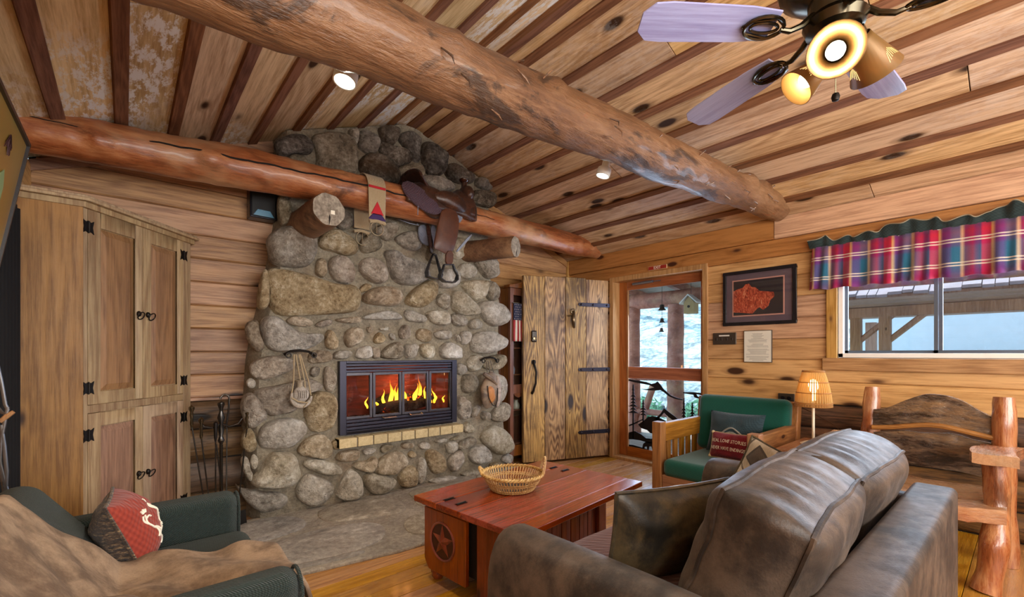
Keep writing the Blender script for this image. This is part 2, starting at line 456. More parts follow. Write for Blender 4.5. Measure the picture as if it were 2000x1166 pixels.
def log_siding(mb, axis, a, b, w, z, h, r=.05, seed=0, sgn=-1):
    n = 7; N = max(4, int((b - a) / .09)); vs = []; fs = []
    for i in range(N + 1):
        t = a + (b - a) * i / N
        for k in range(n):
            an = -math.pi / 2 + math.pi * k / (n - 1)
            wob = 1 + .55 * noise.noise(Vector((t * 2.2, k * .35, seed * 5.1))) + .25 * noise.noise(Vector((t * 9, k * .9, seed * 9.1)))
            d = r * math.cos(an) * wob; zz = z + h / 2 + h / 2 * math.sin(an) * (1 + .06 * math.sin(t * 5 + seed))
            vs.append((t, w + sgn * d, zz) if axis == 'x' else (w + sgn * d, t, zz))
    for i in range(N):
        for k in range(n - 1): fs.append((i * n + k, (i + 1) * n + k, (i + 1) * n + k + 1, i * n + k + 1))
    return mb.add(vs, fs)
for i in range(4):
    h = .23
    for a, b in ((XL, 1.0), (2.9, XR)):
        log_siding(MB(), 'x', a, b, YB + .005, i * h, h, .055, i + a).build('log_slab', m_slab, wb, smooth=True)
# sill strip between planks and slabs, crown trim under the left slope
MB().box((XL, YB - .05, .905), (1.2, YB, .925)).build('trim_1', m_back, wb)
for (xa, xb) in ((XL, 1.4), (2.95, XR)):
    zz = lambda x: ceil_z(x) - .022
    P = [(xa, YB - .03, zz(xa) - .07), (xb, YB - .03, zz(xb) - .07), (xb, YB - .03, zz(xb)), (xa, YB - .03, zz(xa))]
    MB().prism(P, (0, .03, 0)).build('crown_trim', m_back, wb)
MB().box((XR - .06, YB - .04, .9), (XR, YB, EAVE)).build('corner_trim', m_pinetrim, wb)

# ------------------------------------------------------------------ right wall (door, window)
DY0, DY1, DZ = 2.165, 3.265, 2.105          # door opening
WY0, WY1, WZ0, WZ1 = -.72, 1.035, 1.215, 2.02   # window opening
wr = MB()
x0, x1 = XR + .004, XR + .15
for a, b in (((x0, YR, 0), (x1, WY0, EAVE)), ((x0, WY1, 0), (x1, DY0, EAVE)), ((x0, DY1, 0), (x1, YB + .1, EAVE)),
             ((x0, WY0, 0), (x1, WY1, WZ0)), ((x0, WY0, WZ1), (x1, WY1, EAVE)), ((x0, DY0, DZ), (x1, DY1, EAVE))): wr.box(a, b)
wr = wr.build('wall_right', m_dark); tag(wr, 'golden pine plank wall with the door and the sliding window', kind='structure')
joints = [2.12, 1.935, 1.75, 1.565, 1.38, 1.195, 1.01, .825]
for zt, zb in zip(joints[:-1], joints[1:]):
    segs = [(YR, YB)]
    if zb < DZ: segs = [(YR, DY0), (DY1, YB)]
    if zt > WZ0 and zb < WZ1 + .05:
        segs = [(YR, WY0), (WY1, DY0), (DY1, YB)] if zb < DZ else segs
    if zb < WZ0 < zt: pass
    for a, b in segs: plank_y(a, b, zb, zt, XR + .01, m_right, wr)
for i in range(4):
    h = .825 / 4
    for a, b in ((YR, DY0 - .06), (DY1 + .05, YB)):
        log_siding(MB(), 'y', a, b, XR + .01, i * h, h, .06, i * 3 + a).build('log_slab', m_slab_y, wr, smooth=True)
MB().box((XR - .022, YR, 2.12), (XR + .01, YB, 2.272)).build('trim_2', m_frieze, wr, bevel=.006)
MB().box((XR - .045, YR, 2.274), (XR + .01, 1.50, EAVE + .01)).build('frieze_board', m_right, wr, bevel=.004)
MB().box((XR - .04, 1.503, 2.274), (XR + .01, YB, EAVE + .01)).build('frieze_board', m_frieze, wr, bevel=.004)
# ------------------------------------------------------------------ left and rear walls
wl_ = MB().box((XL - .12, YR, 0), (XL - .004, YB, EAVE)).build('wall_left', m_dark); tag(wl_, 'plank wall at the left of the cabin room', kind='structure')
zz = 0
while zz < EAVE - .05:
    plank_y(YR, YB, zz, min(zz + .185, EAVE), XL - .01, m_right, wl_, sgn=1); zz += .185
RW = [(.15, 1.75), (2.05, 3.65)]; RZ0, RZ1 = .95, 2.25
wq = MB()
yy0, yy1 = YR - .12, YR - .004
wq.box((XL, yy0, 0), (XR, yy1, RZ0)).box((XL, yy0, RZ0), (RW[0][0], yy1, RZ1)).box((RW[0][1], yy0, RZ0), (RW[1][0], yy1, RZ1)).box((RW[1][1], yy0, RZ0), (XR, yy1, RZ1))
wq.prism([(XL, yy0, RZ1), (XR, yy0, RZ1), (XR, yy0, EAVE), (RIDGE_X, yy0, RIDGE_Z), (XL, yy0, EAVE)], (0, yy1 - yy0, 0))
wq = wq.build('wall_rear', m_right); tag(wq, 'pine wall behind the sofa with two windows', kind='structure')
for i, (a, b) in enumerate(RW):
    wf = MB(); t = .05
    wf.box((a, yy0, RZ0), (a + t, yy1 + .03, RZ1)).box((b - t, yy0, RZ0), (b, yy1 + .03, RZ1)).box((a, yy0, RZ0), (b, yy1 + .03, RZ0 + t)).box((a, yy0, RZ1 - t), (b, yy1 + .03, RZ1)).box(((a + b) / 2 - .02, yy0, RZ0), ((a + b) / 2 + .02, yy1, RZ1))
    wo = wf.build('window_%d' % (i + 2), m_white); tag(wo, 'white framed window in the rear wall, %s' % ('nearer the left wall' if i == 0 else 'nearer the right wall'), kind='structure')
    MB().box((a + t, YR - .07, RZ0 + t), (b - t, YR - .066, RZ1 - t)).build('pane', m_glass, wo)

# ------------------------------------------------------------------ ceiling: boards along the ridge, battens over the joints
ce = MB()
for s in (0, 1):
    P = [(XL - .3, EAVE - SL * .3), (RIDGE_X, RIDGE_Z)] if s == 0 else [(RIDGE_X, RIDGE_Z), (XR + .3, EAVE - SL * .3)]
    (xa, za), (xb, zb) = P
    ce.prism([(xa, YR - .12, za + .03), (xb, YR - .12, zb + .03), (xb, YR - .12, zb + .12), (xa, YR - .12, za + .12)], (0, YB - YR + .24, 0))
ce = ce.build('ceiling', m_dark); tag(ce, 'sloping pine ceiling of wide boards and brown battens', kind='structure')
NP = math.sqrt(1 + SL * SL)
def slope_board(xa, xb, y0, y1, low, high, name, mat):
    # board between ceiling positions xa..xb; low/high: distances below the ceiling plane (positive = into the room)
    s = 1 if xb <= RIDGE_X + .01 else -1
    n = Vector((s * SL, 0, -1)) / NP
    A = Vector((xa, 0, ceil_z(xa))); B = Vector((xb, 0, ceil_z(xb)))
    if abs(xa - RIDGE_X) < .02 or abs(xb - RIDGE_X) < .02: pass
    pts = [A + n * low, B + n * low, B + n * high, A + n * high]
    return MB().prism([(p.x, y0, p.z) for p in pts], (0, y1 - y0, 0)).build(name, mat, ce, bevel=.003, seg=1)
left_j = [-.279 + .2565 * i for i in range(9)]; right_j = [XR + .01 - .2555 * i for i in range(10)][::-1]
random.seed(11)
def run(edges, mat):
    for a, b in zip(edges[:-1], edges[1:]):
        cut = random.choice([random.uniform(-1.5, -.3), random.uniform(-1.5, -.3), random.uniform(.2, 2.8)])
        for y0, y1 in ((YR, cut - .002), (cut + .002, YB)):
            slope_board(a, b, y0, y1, -.03, random.uniform(-.003, .003), 'ceiling_board', mat)
run([XL - .06] + left_j + [RIDGE_X], m_ceil_l)
run([RIDGE_X] + right_j, m_ceil_r)
for i, x in enumerate(left_j):
    slope_board(x - .029, x + .029, YR, YB - .003, -.005, .02, 'batten', m_batten)
for x in right_j[:-1]:
    if x + .03 < XR: slope_board(x - .030, x + .028, YR, YB - .003, -.005, .016, 'batten', m_batten)
slope_board(RIDGE_X - .05, RIDGE_X, YR, YB - .003, -.005, .018, 'batten', m_batten); slope_board(RIDGE_X, RIDGE_X + .05, YR, YB - .003, -.005, .018, 'batten', m_batten)
# ------------------------------------------------------------------ door frame, screen door, window, valance
tf = MB(); td = .03
tf.box((XR - td, DY1 - .006, 0), (XR + .14, DY1 + .05, DZ + .05)).box((XR - td, DY0 - .05, 0), (XR + .14, DY0 + .004, DZ + .05)).box((XR - td, DY0, DZ - .005), (XR + .14, DY1, DZ + .05)).box((XR - .03, DY0, -.005), (XR + .2, DY1, .03))
tf = tf.build('trim_3', m_pinetrim, bevel=.004); tag(tf, 'pine casing and threshold round the doorway', kind='structure')
SX0, SX1 = 4.535, 4.575
sd = thing('door_2', 'reddish wooden screen door with metal forest cutouts in its lower half', 'door', (SX0, (DY0 + DY1) / 2, 0), kind='structure')
y0, y1 = DY0 + .005, DY1 - .005
for a, b in ((y1 - .115, y1), (y0, y0 + .075)):
    MB().box((SX0, a, .03), (SX1, b, DZ - .005)).build('stile', m_trim, sd, bevel=.004)
for a, b, nm in ((.03, .14, 'bottom_rail'), (.955, 1.09, 'middle_rail'), (2.0, DZ - .005, 'top_rail')):
    MB().box((SX0 + .001, y0 + .075, a), (SX1 - .001, y1 - .115, b)).build(nm, m_trim_y, sd, bevel=.004)
MB().box((4.555, y0 + .07, 1.085), (4.558, y1 - .11, 2.005)).build('pane', m_glass, sd)
MB().box((4.562, y0 + .07, .135), (4.565, y1 - .11, .96)).build('pane', m_glass, sd)
MB().box((SX0 - .012, y1 - .135, .14), (SX0, y1 - .118, 2.0)).build('glazing_bead', m_pinetrim, sd)
dc = MB().tube([onX(1236, 555, 4.50), onX(1275, 549, 4.50)], .016, 12).tube([onX(1275, 549, 4.50), onX(1290, 547.5, 4.50)], .006, 8)
dc.build('door_closer', plain('closer_steel', '#8f95a8', .25, .8), sd, smooth=True)
CX_ = 4.546
cut_mat = plain('cutout_steel', '#17161f', .5, .4)
def cut(poly, name='cutout', th=.004):
    P = [onX(u, v, CX_) for u, v in poly]
    MB().prism(P, (th, 0, 0)).build(name, cut_mat, sd)
def pine(u, vt, vb, w, n=9, dv=0):
    L = []; Rr = []
    for i in range(n):
        t0 = i / n; v0 = vt + (vb - vt) * t0; ww = w * (.15 + .85 * t0) * (1 + .25 * math.sin(i * 2.4))
        h = (vb - vt) / n
        L += [(u - 1.2, v0), (u - ww * .6, v0 + h * .45), (u - ww, v0 + h * .75), (u - ww * .5, v0 + h * .72), (u - 1.4, v0 + h * .8)]
        Rr += [(u + 1.2, v0), (u + ww * .6, v0 + h * .5), (u + ww * 1.0, v0 + h * .85), (u + ww * .5, v0 + h * .78), (u + 1.4, v0 + h * .85)]
    cut(L + [(u - 1.2, vb + dv), (u + 1.2, vb + dv)] + Rr[::-1], 'pine_tree')
pine(1236.5, 751, 808, 11, 9, 50); pine(1256, 780, 812, 10, 6, 18)
pine(1335.5, 778, 822, 8, 7, 2); pine(1352, 786, 822, 9, 6, 2)
cut([(1257, 822), (1266, 814), (1276, 813), (1288, 816), (1300, 822), (1302, 845), (1292, 850), (1290, 858), (1284, 858), (1282, 848), (1270, 846), (1264, 840), (1252, 836), (1246, 829)], 'bear')
cut([(1279, 818), (1290, 808), (1297, 797), (1308, 806), (1318, 813), (1326, 821), (1318, 823), (1306, 815), (1297, 806), (1290, 814), (1284, 821)], 'mountain')
cut([(1225, 845), (1240, 842), (1252, 848), (1262, 856), (1276, 857), (1290, 862), (1292, 868), (1270, 866), (1250, 860), (1236, 858), (1225, 858)], 'hill')
cut([(1225, 868), (1236, 869), (1250, 873), (1280, 882), (1310, 890), (1340, 896), (1374, 900), (1374, 912), (1225, 882)], 'ground_strip')
cut([(1254, 876), (1256, 867), (1262, 862), (1270, 863), (1276, 867), (1277, 878), (1274, 878), (1272, 872), (1268, 872), (1267, 879), (1264, 879), (1263, 872), (1259, 873), (1258, 877)], 'wolf')
for br in ([(1225, 740), (1236, 742), (1244, 743), (1262, 746), (1272, 750), (1280, 748), (1284, 745), (1289, 750), (1296, 760), (1302, 765), (1310, 772), (1322, 777), (1334, 780), (1333, 782), (1318, 779), (1306, 774), (1298, 767), (1290, 762), (1280, 763), (1262, 762), (1250, 759), (1262, 760), (1278, 757), (1268, 752), (1240, 747), (1225, 743)],
           [(1334, 766), (1345, 766), (1356, 766), (1372, 768), (1374, 772), (1360, 770), (1362, 774), (1372, 778), (1372, 781), (1356, 776), (1354, 771), (1334, 768)]): cut(br, 'branch')
cut([(1225, 831), (1238, 826), (1256, 818), (1256, 820), (1238, 829), (1225, 834)], 'branch')
# exit sign
ex = thing('exit_sign', 'small red EXIT sign with white letters above the doorway', 'sign', onX(1285, 525, XR - .03))
a, b = onX(1267, 528, XR - .024), onX(1303, 517, XR - .024); zc = (a.z + b.z) / 2; yc = (a.y + b.y) / 2
MB().box((XR - .034, b.y, zc - .022), (XR - .022, a.y, zc + .022)).build('plate', plain('sign_border', '#c9b088', .5), ex)
MB().box((XR - .036, b.y + .004, zc - .019), (XR - .033, a.y - .004, zc + .019)).build('face', plain('sign_red', '#9a2a1e', .5), ex)
def put_text(s, size, org, xdir, zdir, mat, parent, name='lettering', depth=.0008, sx=1.0):
    vs, fs = text_mesh(s, size, depth); M = frame(org, xdir, zdir)
    return MB().add([M @ Vector((p.x * sx, -p.z, p.y)) for p in vs], fs).build(name, mat, parent)
m_cream = plain('cream_paint', '#efe6d2', .6)
put_text('EXIT', .042, (XR - .037, yc, zc), (0, -1, 0), (0, 0, 1), m_cream, ex)
# window_1
wn1 = MB(); fx0, fx1 = XR - .0, XR + .07; t = .035
for a, b in (((fx0, WY0, WZ0), (fx1, WY1, WZ0 + t)), ((fx0, WY0, WZ1 - t), (fx1, WY1, WZ1)), ((fx0, WY1 - t, WZ0), (fx1, WY1, WZ1)), ((fx0, WY0, WZ0), (fx1, WY0 + t, WZ1))): wn1.box(a, b)
wn1 = wn1.build('window_1', m_white, bevel=.003); tag(wn1, 'white framed sliding window over the log armchair', kind='structure')
m_sash = plain('sash_metal', '#565f6b', .35, .4)
ym = .435
for (a, b, xx) in ((ym - .02, WY1 - t, XR + .045), (WY0 + t, ym + .025, XR + .025)):
    s_ = .022; q = MB()
    q.box((xx, a, WZ0 + t), (xx + .02, a + s_, WZ1 - t)).box((xx, b - s_, WZ0 + t), (xx + .02, b, WZ1 - t)).box((xx, a, WZ0 + t), (xx + .02, b, WZ0 + t + s_)).box((xx, a, WZ1 - t - s_), (xx + .02, b, WZ1 - t))
    so = q.build('sash', m_sash, wn1)
    MB().box((xx + .008, a + s_, WZ0 + t + s_), (xx + .011, b - s_, WZ1 - t - s_)).build('pane', m_glass, so)
cs = MB(); cs.box((XR - .035, WY1, WZ0 - .03), (XR + .01, WY1 + .075, WZ1 + .06)).box((XR - .035, WY0 - .075, WZ0 - .03), (XR + .01, WY0, WZ1 + .06))
cs = cs.build('trim_4', m_pinetrim, bevel=.005); tag(cs, 'pine side casings of the sliding window', kind='structure')
MB().box((XR - .05, WY0 - .1, WZ0 - .105), (XR + .01, WY1 + .1, WZ0 - .003)).build('sill', m_pinetrim_y, cs, bevel=.006)
# valance: gathered plaid cotton on a rod
def plaid():
    g = G('plaid_cotton'); x = g.sep(g.coord(rnd=False)); N = (0, 0, 0, 1)
    fy = g.math('FRACT', g.math('MULTIPLY', x[1], 3.9))
    c = g.ramp(fy, [(0, '#a11f38'), (.14, '#6f2a4a'), (.20, '#d9b98e'), (.25, '#2f5a74'), (.38, '#1d4f66'), (.45, '#55306e'), (.58, '#5a2a6a'), (.64, '#d8b070'), (.68, '#b0202c'), (.82, '#c02238'), (.86, '#33294f'), (.94, '#682654'), (1, '#a11f38')])
    fz = g.math('FRACT', g.math('MULTIPLY_ADD', x[2], 3.03, .30))
    cz = g.ramp(fz, [(0, '#2b6076'), (.30, '#2b5c78'), (.36, '#602d66'), (.64, '#8c2038'), (.80, '#5c2a60'), (1, '#2b6076')])
    col = g.mix(.42, c, cz)
    f2 = g.math('FRACT', g.math('MULTIPLY_ADD', x[2], 6.06, .10))
    ln = g.math('ADD', g.rng(g.math('ABSOLUTE', g.math('SUBTRACT', f2, .36)), .022, .034, 1, 0), g.rng(g.math('ABSOLUTE', g.math('SUBTRACT', f2, .48)), .022, .034, 1, 0), clamp=True)
    col = g.mix(g.math('MULTIPLY', ln, .72), col, '#cfc4b4')
    th = g.noise(g.scale(g.coord(rnd=False), (1, 300, 300)), 1, 2)
    col = g.hsv(col, .5, 1.1, g.math('MULTIPLY_ADD', th, .5, .8))
    return g.done(col, .85, g.bump(th, .3, .003), sheen=.2)
m_plaid = plaid()
m_ruff = fabric('dark_plaid_heading', '#2f3d3c', '#1c2628', 300, .4, .9, .4)
va = thing('valance', 'gathered red, blue and green plaid valance over the sliding window', 'curtain', (XR - .07, .3, 1.8))
VY0, VY1 = -.85, 1.20
def val(u, t):
    yv = VY1 + (VY0 - VY1) * u
    fold = math.sin(yv * 68 + 2.2 * math.sin(yv * 11)) * .011 + math.sin(yv * 31 + 1) * .008
    z = 2.135 - t * .355 + .006 * math.sin(yv * 34) * t
    return (XR - .068 + fold * (.35 + .9 * t) - .015 * t, yv - .02 * t * (1 - u) * -1, z)
MB().grid(val, 420, 9).build('skirt', m_plaid, va, smooth=True, solid=.003, angle=180)
def ruff(u, t):
    yv = VY1 + .02 + (VY0 - VY1 - .02) * u
    hgt = .055 + (.03 + .05 * u) * max(0, math.sin(yv * 13.0 + 1.2 * math.sin(yv * 5))) + .012 * math.sin(yv * 47)
    lean = math.sin(yv * 23 + math.sin(yv * 9) * 2) * .02 * t
    return (XR - .066 + math.sin(yv * 68) * .006 - lean - .012 * t, yv + .012 * math.sin(yv * 37) * t, 2.13 + t * hgt)
MB().grid(ruff, 420, 5).build('heading', m_ruff, va, smooth=True, solid=.004, angle=180)
hem = [Vector(ruff(i / 300, 1.0)) for i in range(301)]
MB().tube(hem, .004, 5).build('heading_piping', plain('piping_beige', '#93866f', .9), va, smooth=True)
MB().tube([(XR - .055, VY0, 2.13), (XR - .055, VY1, 2.13)], .009, 8).build('rod', m_white, va)
# framed bear photograph
pf = thing('framed_picture', 'black framed picture of a brown bear beside the doorway', 'picture', (XR - .02, 1.64, 1.77))
PY0, PY1, PZ0, PZ1 = 1.327, 1.958, 1.512, 2.03
fr = MB(); t = .03; px0, px1 = XR - .036, XR - .012
fr.box((px0, PY0, PZ0), (px1, PY1, PZ0 + t)).box((px0, PY0, PZ1 - t), (px1, PY1, PZ1)).box((px0, PY0, PZ0 + t), (px1, PY0 + t, PZ1 - t)).box((px0, PY1 - t, PZ0 + t), (px1, PY1, PZ1 - t))
fr.build('frame', plain('black_lacquer', '#17151a', .3), pf, bevel=.003)
MB().box((XR - .022, PY0 + t, PZ0 + t), (XR - .016, PY1 - t, PZ1 - t)).build('mat_board', plain('mat_mauve', '#574750', .8), pf)
iy0, iy1, iz0, iz1 = PY0 + .095, PY1 - .085, PZ0 + .085, PZ1 - .085
MB().box((XR - .024, iy0, iz0), (XR - .021, iy1, iz1)).build('inner_mat', plain('mat_pink', '#b07f72', .8), pf)
MB().box((XR - .026, iy0 + .012, iz0 + .012), (XR - .0235, iy1 - .012, iz1 - .012)).build('print', plain('print_dark', '#231f24', .5), pf)
def bearfur():
    g = G('bear_print'); v = g.coord(rnd=False); n = g.noise(g.scale(v, (1, 9, 4)), 6, 6, .7, 1.5)
    return g.done(g.ramp(n, [(.3, '#2a120c'), (.45, '#8c2f1c'), (.58, '#b8563a'), (.75, '#d9b88a')]), .5)
by = lambda a: iy1 - .012 - a * (iy1 - iy0 - .024)
bz = lambda b: iz1 - .012 - b * (iz1 - iz0 - .024)
bear = [(0, .28), (.10, .22), (.2, .20), (.26, .10), (.33, .10), (.38, .20), (.46, .22), (.55, .34), (.66, .36), (.82, .40), (.84, .52), (.76, .62), (.72, .78), (.62, .88), (.54, .80), (.48, .86), (.40, .97), (.2, .93), (0, .9)]
MB().prism([(XR - .0268, by(a), bz(b)) for a, b in bear], (.001, 0, 0)).build('bear_image', bearfur(), pf)
MB().box((XR - .030, PY0 + t, PZ0 + t), (XR - .0285, PY1 - t, PZ1 - t)).build('glazing', glass('picture_glass', (1, 1, 1, 1), .03), pf)
# notice
nt_ = thing('notice_plaque', 'small framed white page of printed rules under the bear picture', 'notice', (XR - .01, 1.64, 1.32))
NY0, NY1, NZ0, NZ1 = 1.523, 1.767, 1.165, 1.462
MB().box((XR - .03, NY0, NZ0), (XR - .012, NY1, NZ1)).build('backing', plain('plaque_edge', '#4a3a2c', .5), nt_, bevel=.003)
MB().box((XR - .0315, NY0 + .006, NZ0 + .006), (XR - .0298, NY1 - .006, NZ1 - .006)).build('page', plain('paper', '#d8d2c4', .7), nt_)
m_ink = plain('ink', '#4b4540', .8)
lines = MB(); random.seed(4); zz = NZ1 - .03
for i in range(27):
    ww = random.uniform(.35, .98) * (.09 if i < 9 else .105); off = 0 if i < 8 else random.uniform(-.006, .003); h = .0022
    if i in (9, 14, 21): zz -= .0095; continue
    lines.box((XR - .0318, 1.645 - ww + off, zz - h), (XR - .0314, 1.645 + ww + off, zz)); zz -= .0095
lines.build('print_lines', m_ink, nt_); tag(nt_.children[-1], kind='stuff')
put_text('Rules', .018, (XR - .0317, 1.735, NZ1 - .02), (0, -1, 0), (0, 0, 1), m_ink, nt_) if False else None
# switches, outlet
sw = thing('switch_plate', 'pewter plate of four light switches beside the doorway', 'switch', (XR, 1.95, 1.39))
MB().box((XR - .026, 1.837, 1.335), (XR - .012, 2.062, 1.45)).build('plate', plain('pewter', '#5a524c', .4, .8, .6, 50), sw, bevel=.006)
for i in range(4):
    yy = 1.875 + i * .049
    t_ = MB().box((XR - .034, yy - .006, 1.375), (XR - .024, yy + .006, 1.40)).build('toggle', plain('toggle_brown', '#2b201b', .4), sw, bevel=.002)
MB().box((XR - .0275, 1.90, 1.415), (XR - .0255, 2.0, 1.428)).build('paper_label', plain('label_white', '#d6d0c8', .7), sw)
ou = thing('outlet_plate', 'pewter electrical outlet plate behind the wicker lamp', 'outlet', (XR, 1.41, .86))
MB().box((XR - .026, 1.345, .815), (XR - .012, 1.475, .895)).build('plate', bpy.data.materials['pewter'], ou, bevel=.005)
for i in (0, 1): MB().lathe([(.0, 0), (.017, 0), (.017, .006), (0, .006)], frame((XR - .026, 1.385 + i * .05, .855), (0, 1, 0), (-1, 0, 0)), 14).build('socket', m_black, ou)
# ------------------------------------------------------------------ open plank door
A_ = Vector((3.36, 3.70, 0)); B_ = Vector((4.40, 3.318, 0)); dx = (B_ - A_).normalized(); L = (B_ - A_).length
dn = Vector((dx.y, -dx.x, 0))       # towards the room
d1 = thing('door_1', 'weathered plank entry door standing open with iron strap hinges', 'door', (A_.x, A_.y, 0), kind='structure')
m_door = wood('weathered_door', '#c29b69', '#56351f', '#2a170d', 'z', .45, 60, 1.2, .2, bump=1.0, grime=.7, ringw=.24)
md = lambda a, d, z: A_ + dx * a + dn * d + Vector((0, 0, z))
def dbox(a0, a1, d0, d1_, z0, z1):
    P = [md(a, d, z) for z in (z0, z1) for d in (d0, d1_) for a in (a0, a1)]
    return MB().add(P, [(0, 1, 3, 2), (4, 6, 7, 5), (0, 4, 5, 1), (2, 3, 7, 6), (0, 2, 6, 4), (1, 5, 7, 3)])
edges = [0, .265, .53, .80, L]
for i in range(4):
    q = dbox(edges[i] + .002, edges[i + 1] - .002, -.055 + .002 * (i % 2), .0 - .003 * (i % 2), .025, 2.13 + .006 * ((i * 7) % 3 - 1))
    q.build('plank', m_door, d1, bevel=.006)
def onD(u, v):  # point of the door face
    r = ray(u, v); nn = dn; t = (A_ - Vector((0, 0, 0))).dot(nn) / (r[0] * nn.x + r[1] * nn.y); return Vector((r[0] * t, r[1] * t, CAMH + r[2] * t))
for v0 in (594.5, 722, 845):
    p = onD(1130, v0); a0 = (p - A_).dot(dx); zc = p.z
    P = []; wv = .024
    poly = [(a0 + .02, zc - wv * .9), (L + .03, zc - wv), (L + .03, zc + wv), (a0 + .02, zc + wv * .9), (a0, zc + wv * .6), (a0 - .012, zc), (a0, zc - wv * .6)]
    h = MB().prism([md(a, .002, z) for a, z in poly], dn * .008).build('strap_hinge', m_ironblue, d1, bevel=.002)
    for a in (a0 + .03, a0 + .19, L - .03): MB().ell(md(a, .011, zc), (.013, .013, .013), 10, 6).build('bolt', m_ironblue, h, smooth=True)
    MB().tube([md(L + .03, .012, zc - .03), md(L + .03, .012, zc + .03)], .014, 10).build('barrel', m_ironblue, h, smooth=True)
# deadbolt, handle, knocker
p = onD(1042, 657); a0 = (p - A_).dot(dx)
q = dbox(a0 - .033, a0 + .033, .0, .03, p.z - .065, p.z + .065).build('lock_box', plain('lock_metal', '#3a3632', .3, .8), d1, bevel=.015, seg=3)
MB().lathe([(.0, 0), (.022, 0), (.02, .014), (0, .016)], frame(md(a0, .03, p.z - .025), dx, dn), 14).build('thumb_turn', m_brass, q, smooth=True)
p = onD(1042, 735); a0 = (p - A_).dot(dx)
MB().tube([md(a0 + .0, .004, p.z + .17), md(a0 - .005, .03, p.z + .14), md(a0 + .012, .05, p.z + .05), md(a0 + .006, .05, p.z - .07), md(a0 - .014, .03, p.z - .16), md(a0 - .02, .004, p.z - .19)], [.02, .014, .012, .012, .013, .018], 8).build('pull_handle', m_iron, d1, smooth=True)
MB().lathe([(0, 0), (.028, 0), (.028, .008), (0, .01)], frame(md(a0, .0, p.z + .16), dx, dn), 12).build('handle_rose', m_iron, d1, smooth=True)
p = onD(1118, 625); a0 = (p - A_).dot(dx); zc = p.z
kn = MB()
kn.tube([md(a0 + .01, .008, zc + .1), md(a0 - .0, .03, zc + .06), md(a0 - .008, .035, zc), md(a0 + .006, .03, zc - .06), md(a0 + .018, .012, zc - .09)], [.014, .022, .026, .02, .012], 9)
kn.tube([md(a0, .02, zc + .06), md(a0 - .05, .02, zc + .045), md(a0 - .07, .01, zc + .05)], [.010, .010, .008], 7)
kn.tube([md(a0 + .03 * math.cos(t), .02, zc + .10 + .03 * math.sin(t)) for t in [k * .6 for k in range(0, 9)]], .007, 7)
kn.build('knocker', plain('bronze', '#6b5a44', .3, .8), d1, smooth=True)
# ------------------------------------------------------------------ log beams
def log_mat(name, a, b, c, rough, coat, barky, st=(.16, 1, 1)):
    g = G(name); v = g.coord(); m = g.scale(v, st)
    n = g.noise(m, 7, 6, .7, .4); f = g.noise(m, 60, 4, .7); p = g.noise(g.scale(v, tuple(.45 if k < 1 else 1 for k in st)), 3.2, 7, .68, .8)
    col = g.ramp(g.rng(g.math('ADD', g.math('MULTIPLY', n, .7), g.math('MULTIPLY', f, .35)), .32, .72, smooth=False), [(0, c), (.45, b), (1, a)])
    if barky:
        col = g.mix(g.rng(p, .53, .60, 0, .85), col, '#33231a'); col = g.mix(g.rng(p, .36, .30, 0, .6), col, '#a5502c')
    else:
        col = g.mix(g.rng(p, .50, .66, 0, .75), col, c); col = g.mix(g.rng(g.noise(g.scale(v, (.8, 1, 1)), 1.3, 4, .6), .50, .68, 0, .75), col, '#c9a27a')
    h = g.math('ADD', g.math('MULTIPLY', f, .5), g.math('MULTIPLY', p, 1.2 if barky else .4))
    return g.done(col, g.math('MULTIPLY_ADD', f, .3, rough), g.bump(h, .8 if barky else .35, .02), coat=coat)
m_logred = log_mat('log_red_oiled', '#c98d5c', '#98552f', '#38190c', .24, .2, False)
m_logbark = log_mat('log_peeled_bark', '#a07a58', '#765236', '#3d281b', .28, .2, True)
m_crack = plain('crack_dark', '#120a06', .9)
def endgrain():
    g = G('end_grain'); v = g.coord(rnd=False); n = g.noise(v, 30, 5, .7); ng = g.noise(g.scale(v, (1, 1, 1)), 90, 3)
    return g.done(g.ramp(n, [(.25, '#55493d'), (.5, '#8f8374'), (.8, '#c2b6a2')]), .85, g.bump(g.math('ADD', n, ng), .6, .006))
m_end = endgrain()
def log(name, pts, rads, mat, parent, knots=(), seed=0, amp=.012, n=28, steps=90):
    pts = [Vector(p) for p in pts]; N = steps; P = []; Rr = []
    seglen = len(pts) - 1
    for i in range(N + 1):
        t = i / N * seglen; k = min(int(t), seglen - 1); f = t - k; f2 = f
        P.append(pts[k].lerp(pts[k + 1], f2)); Rr.append(rads[k] + (rads[k + 1] - rads[k]) * f2)
    mb = MB().tube(P, Rr, n)
    for i in range(len(mb.v)):
        ring = min(i // n, N); c = P[ring]; p = Vector(mb.v[i]); d = (p - c)
        if d.length < 1e-6: continue
        dn_ = d.normalized(); q = p.copy(); q.x *= .35
        k = 1 + (noise.noise(q * 5 + Vector((seed * 9, 0, 0))) * amp + noise.noise(p * 14 + Vector((seed, 3, 0))) * amp * .45) / max(d.length, .02)
        for (kt, ka, kr, kh) in knots:
            kc = P[int(kt * N)]; tang = (P[min(ring + 1, N)] - P[max(ring - 1, 0)]).normalized()
            yv = Vector((0, -1, 0)) * math.cos(ka) + Vector((0, 0, 1)) * math.sin(ka)
            along = (c - kc).length; ang = math.acos(max(-1, min(1, dn_.dot(yv)))) * d.length
            dd = math.hypot(along, ang)
            if dd < kr * 2.5: k += kh / max(d.length, .02) * (math.exp(-(dd / kr) ** 2) - .5 * math.exp(-(dd / (kr * .35)) ** 2))
        mb.v[i] = tuple(c + d * k)
    return mb.build(name, mat, parent, smooth=True, angle=70)
b1 = thing('log_beam', 'massive rough peeled log beam crossing the room below the ceiling, nearest the fan', 'beam', (1.5, 1.58, 2.45))
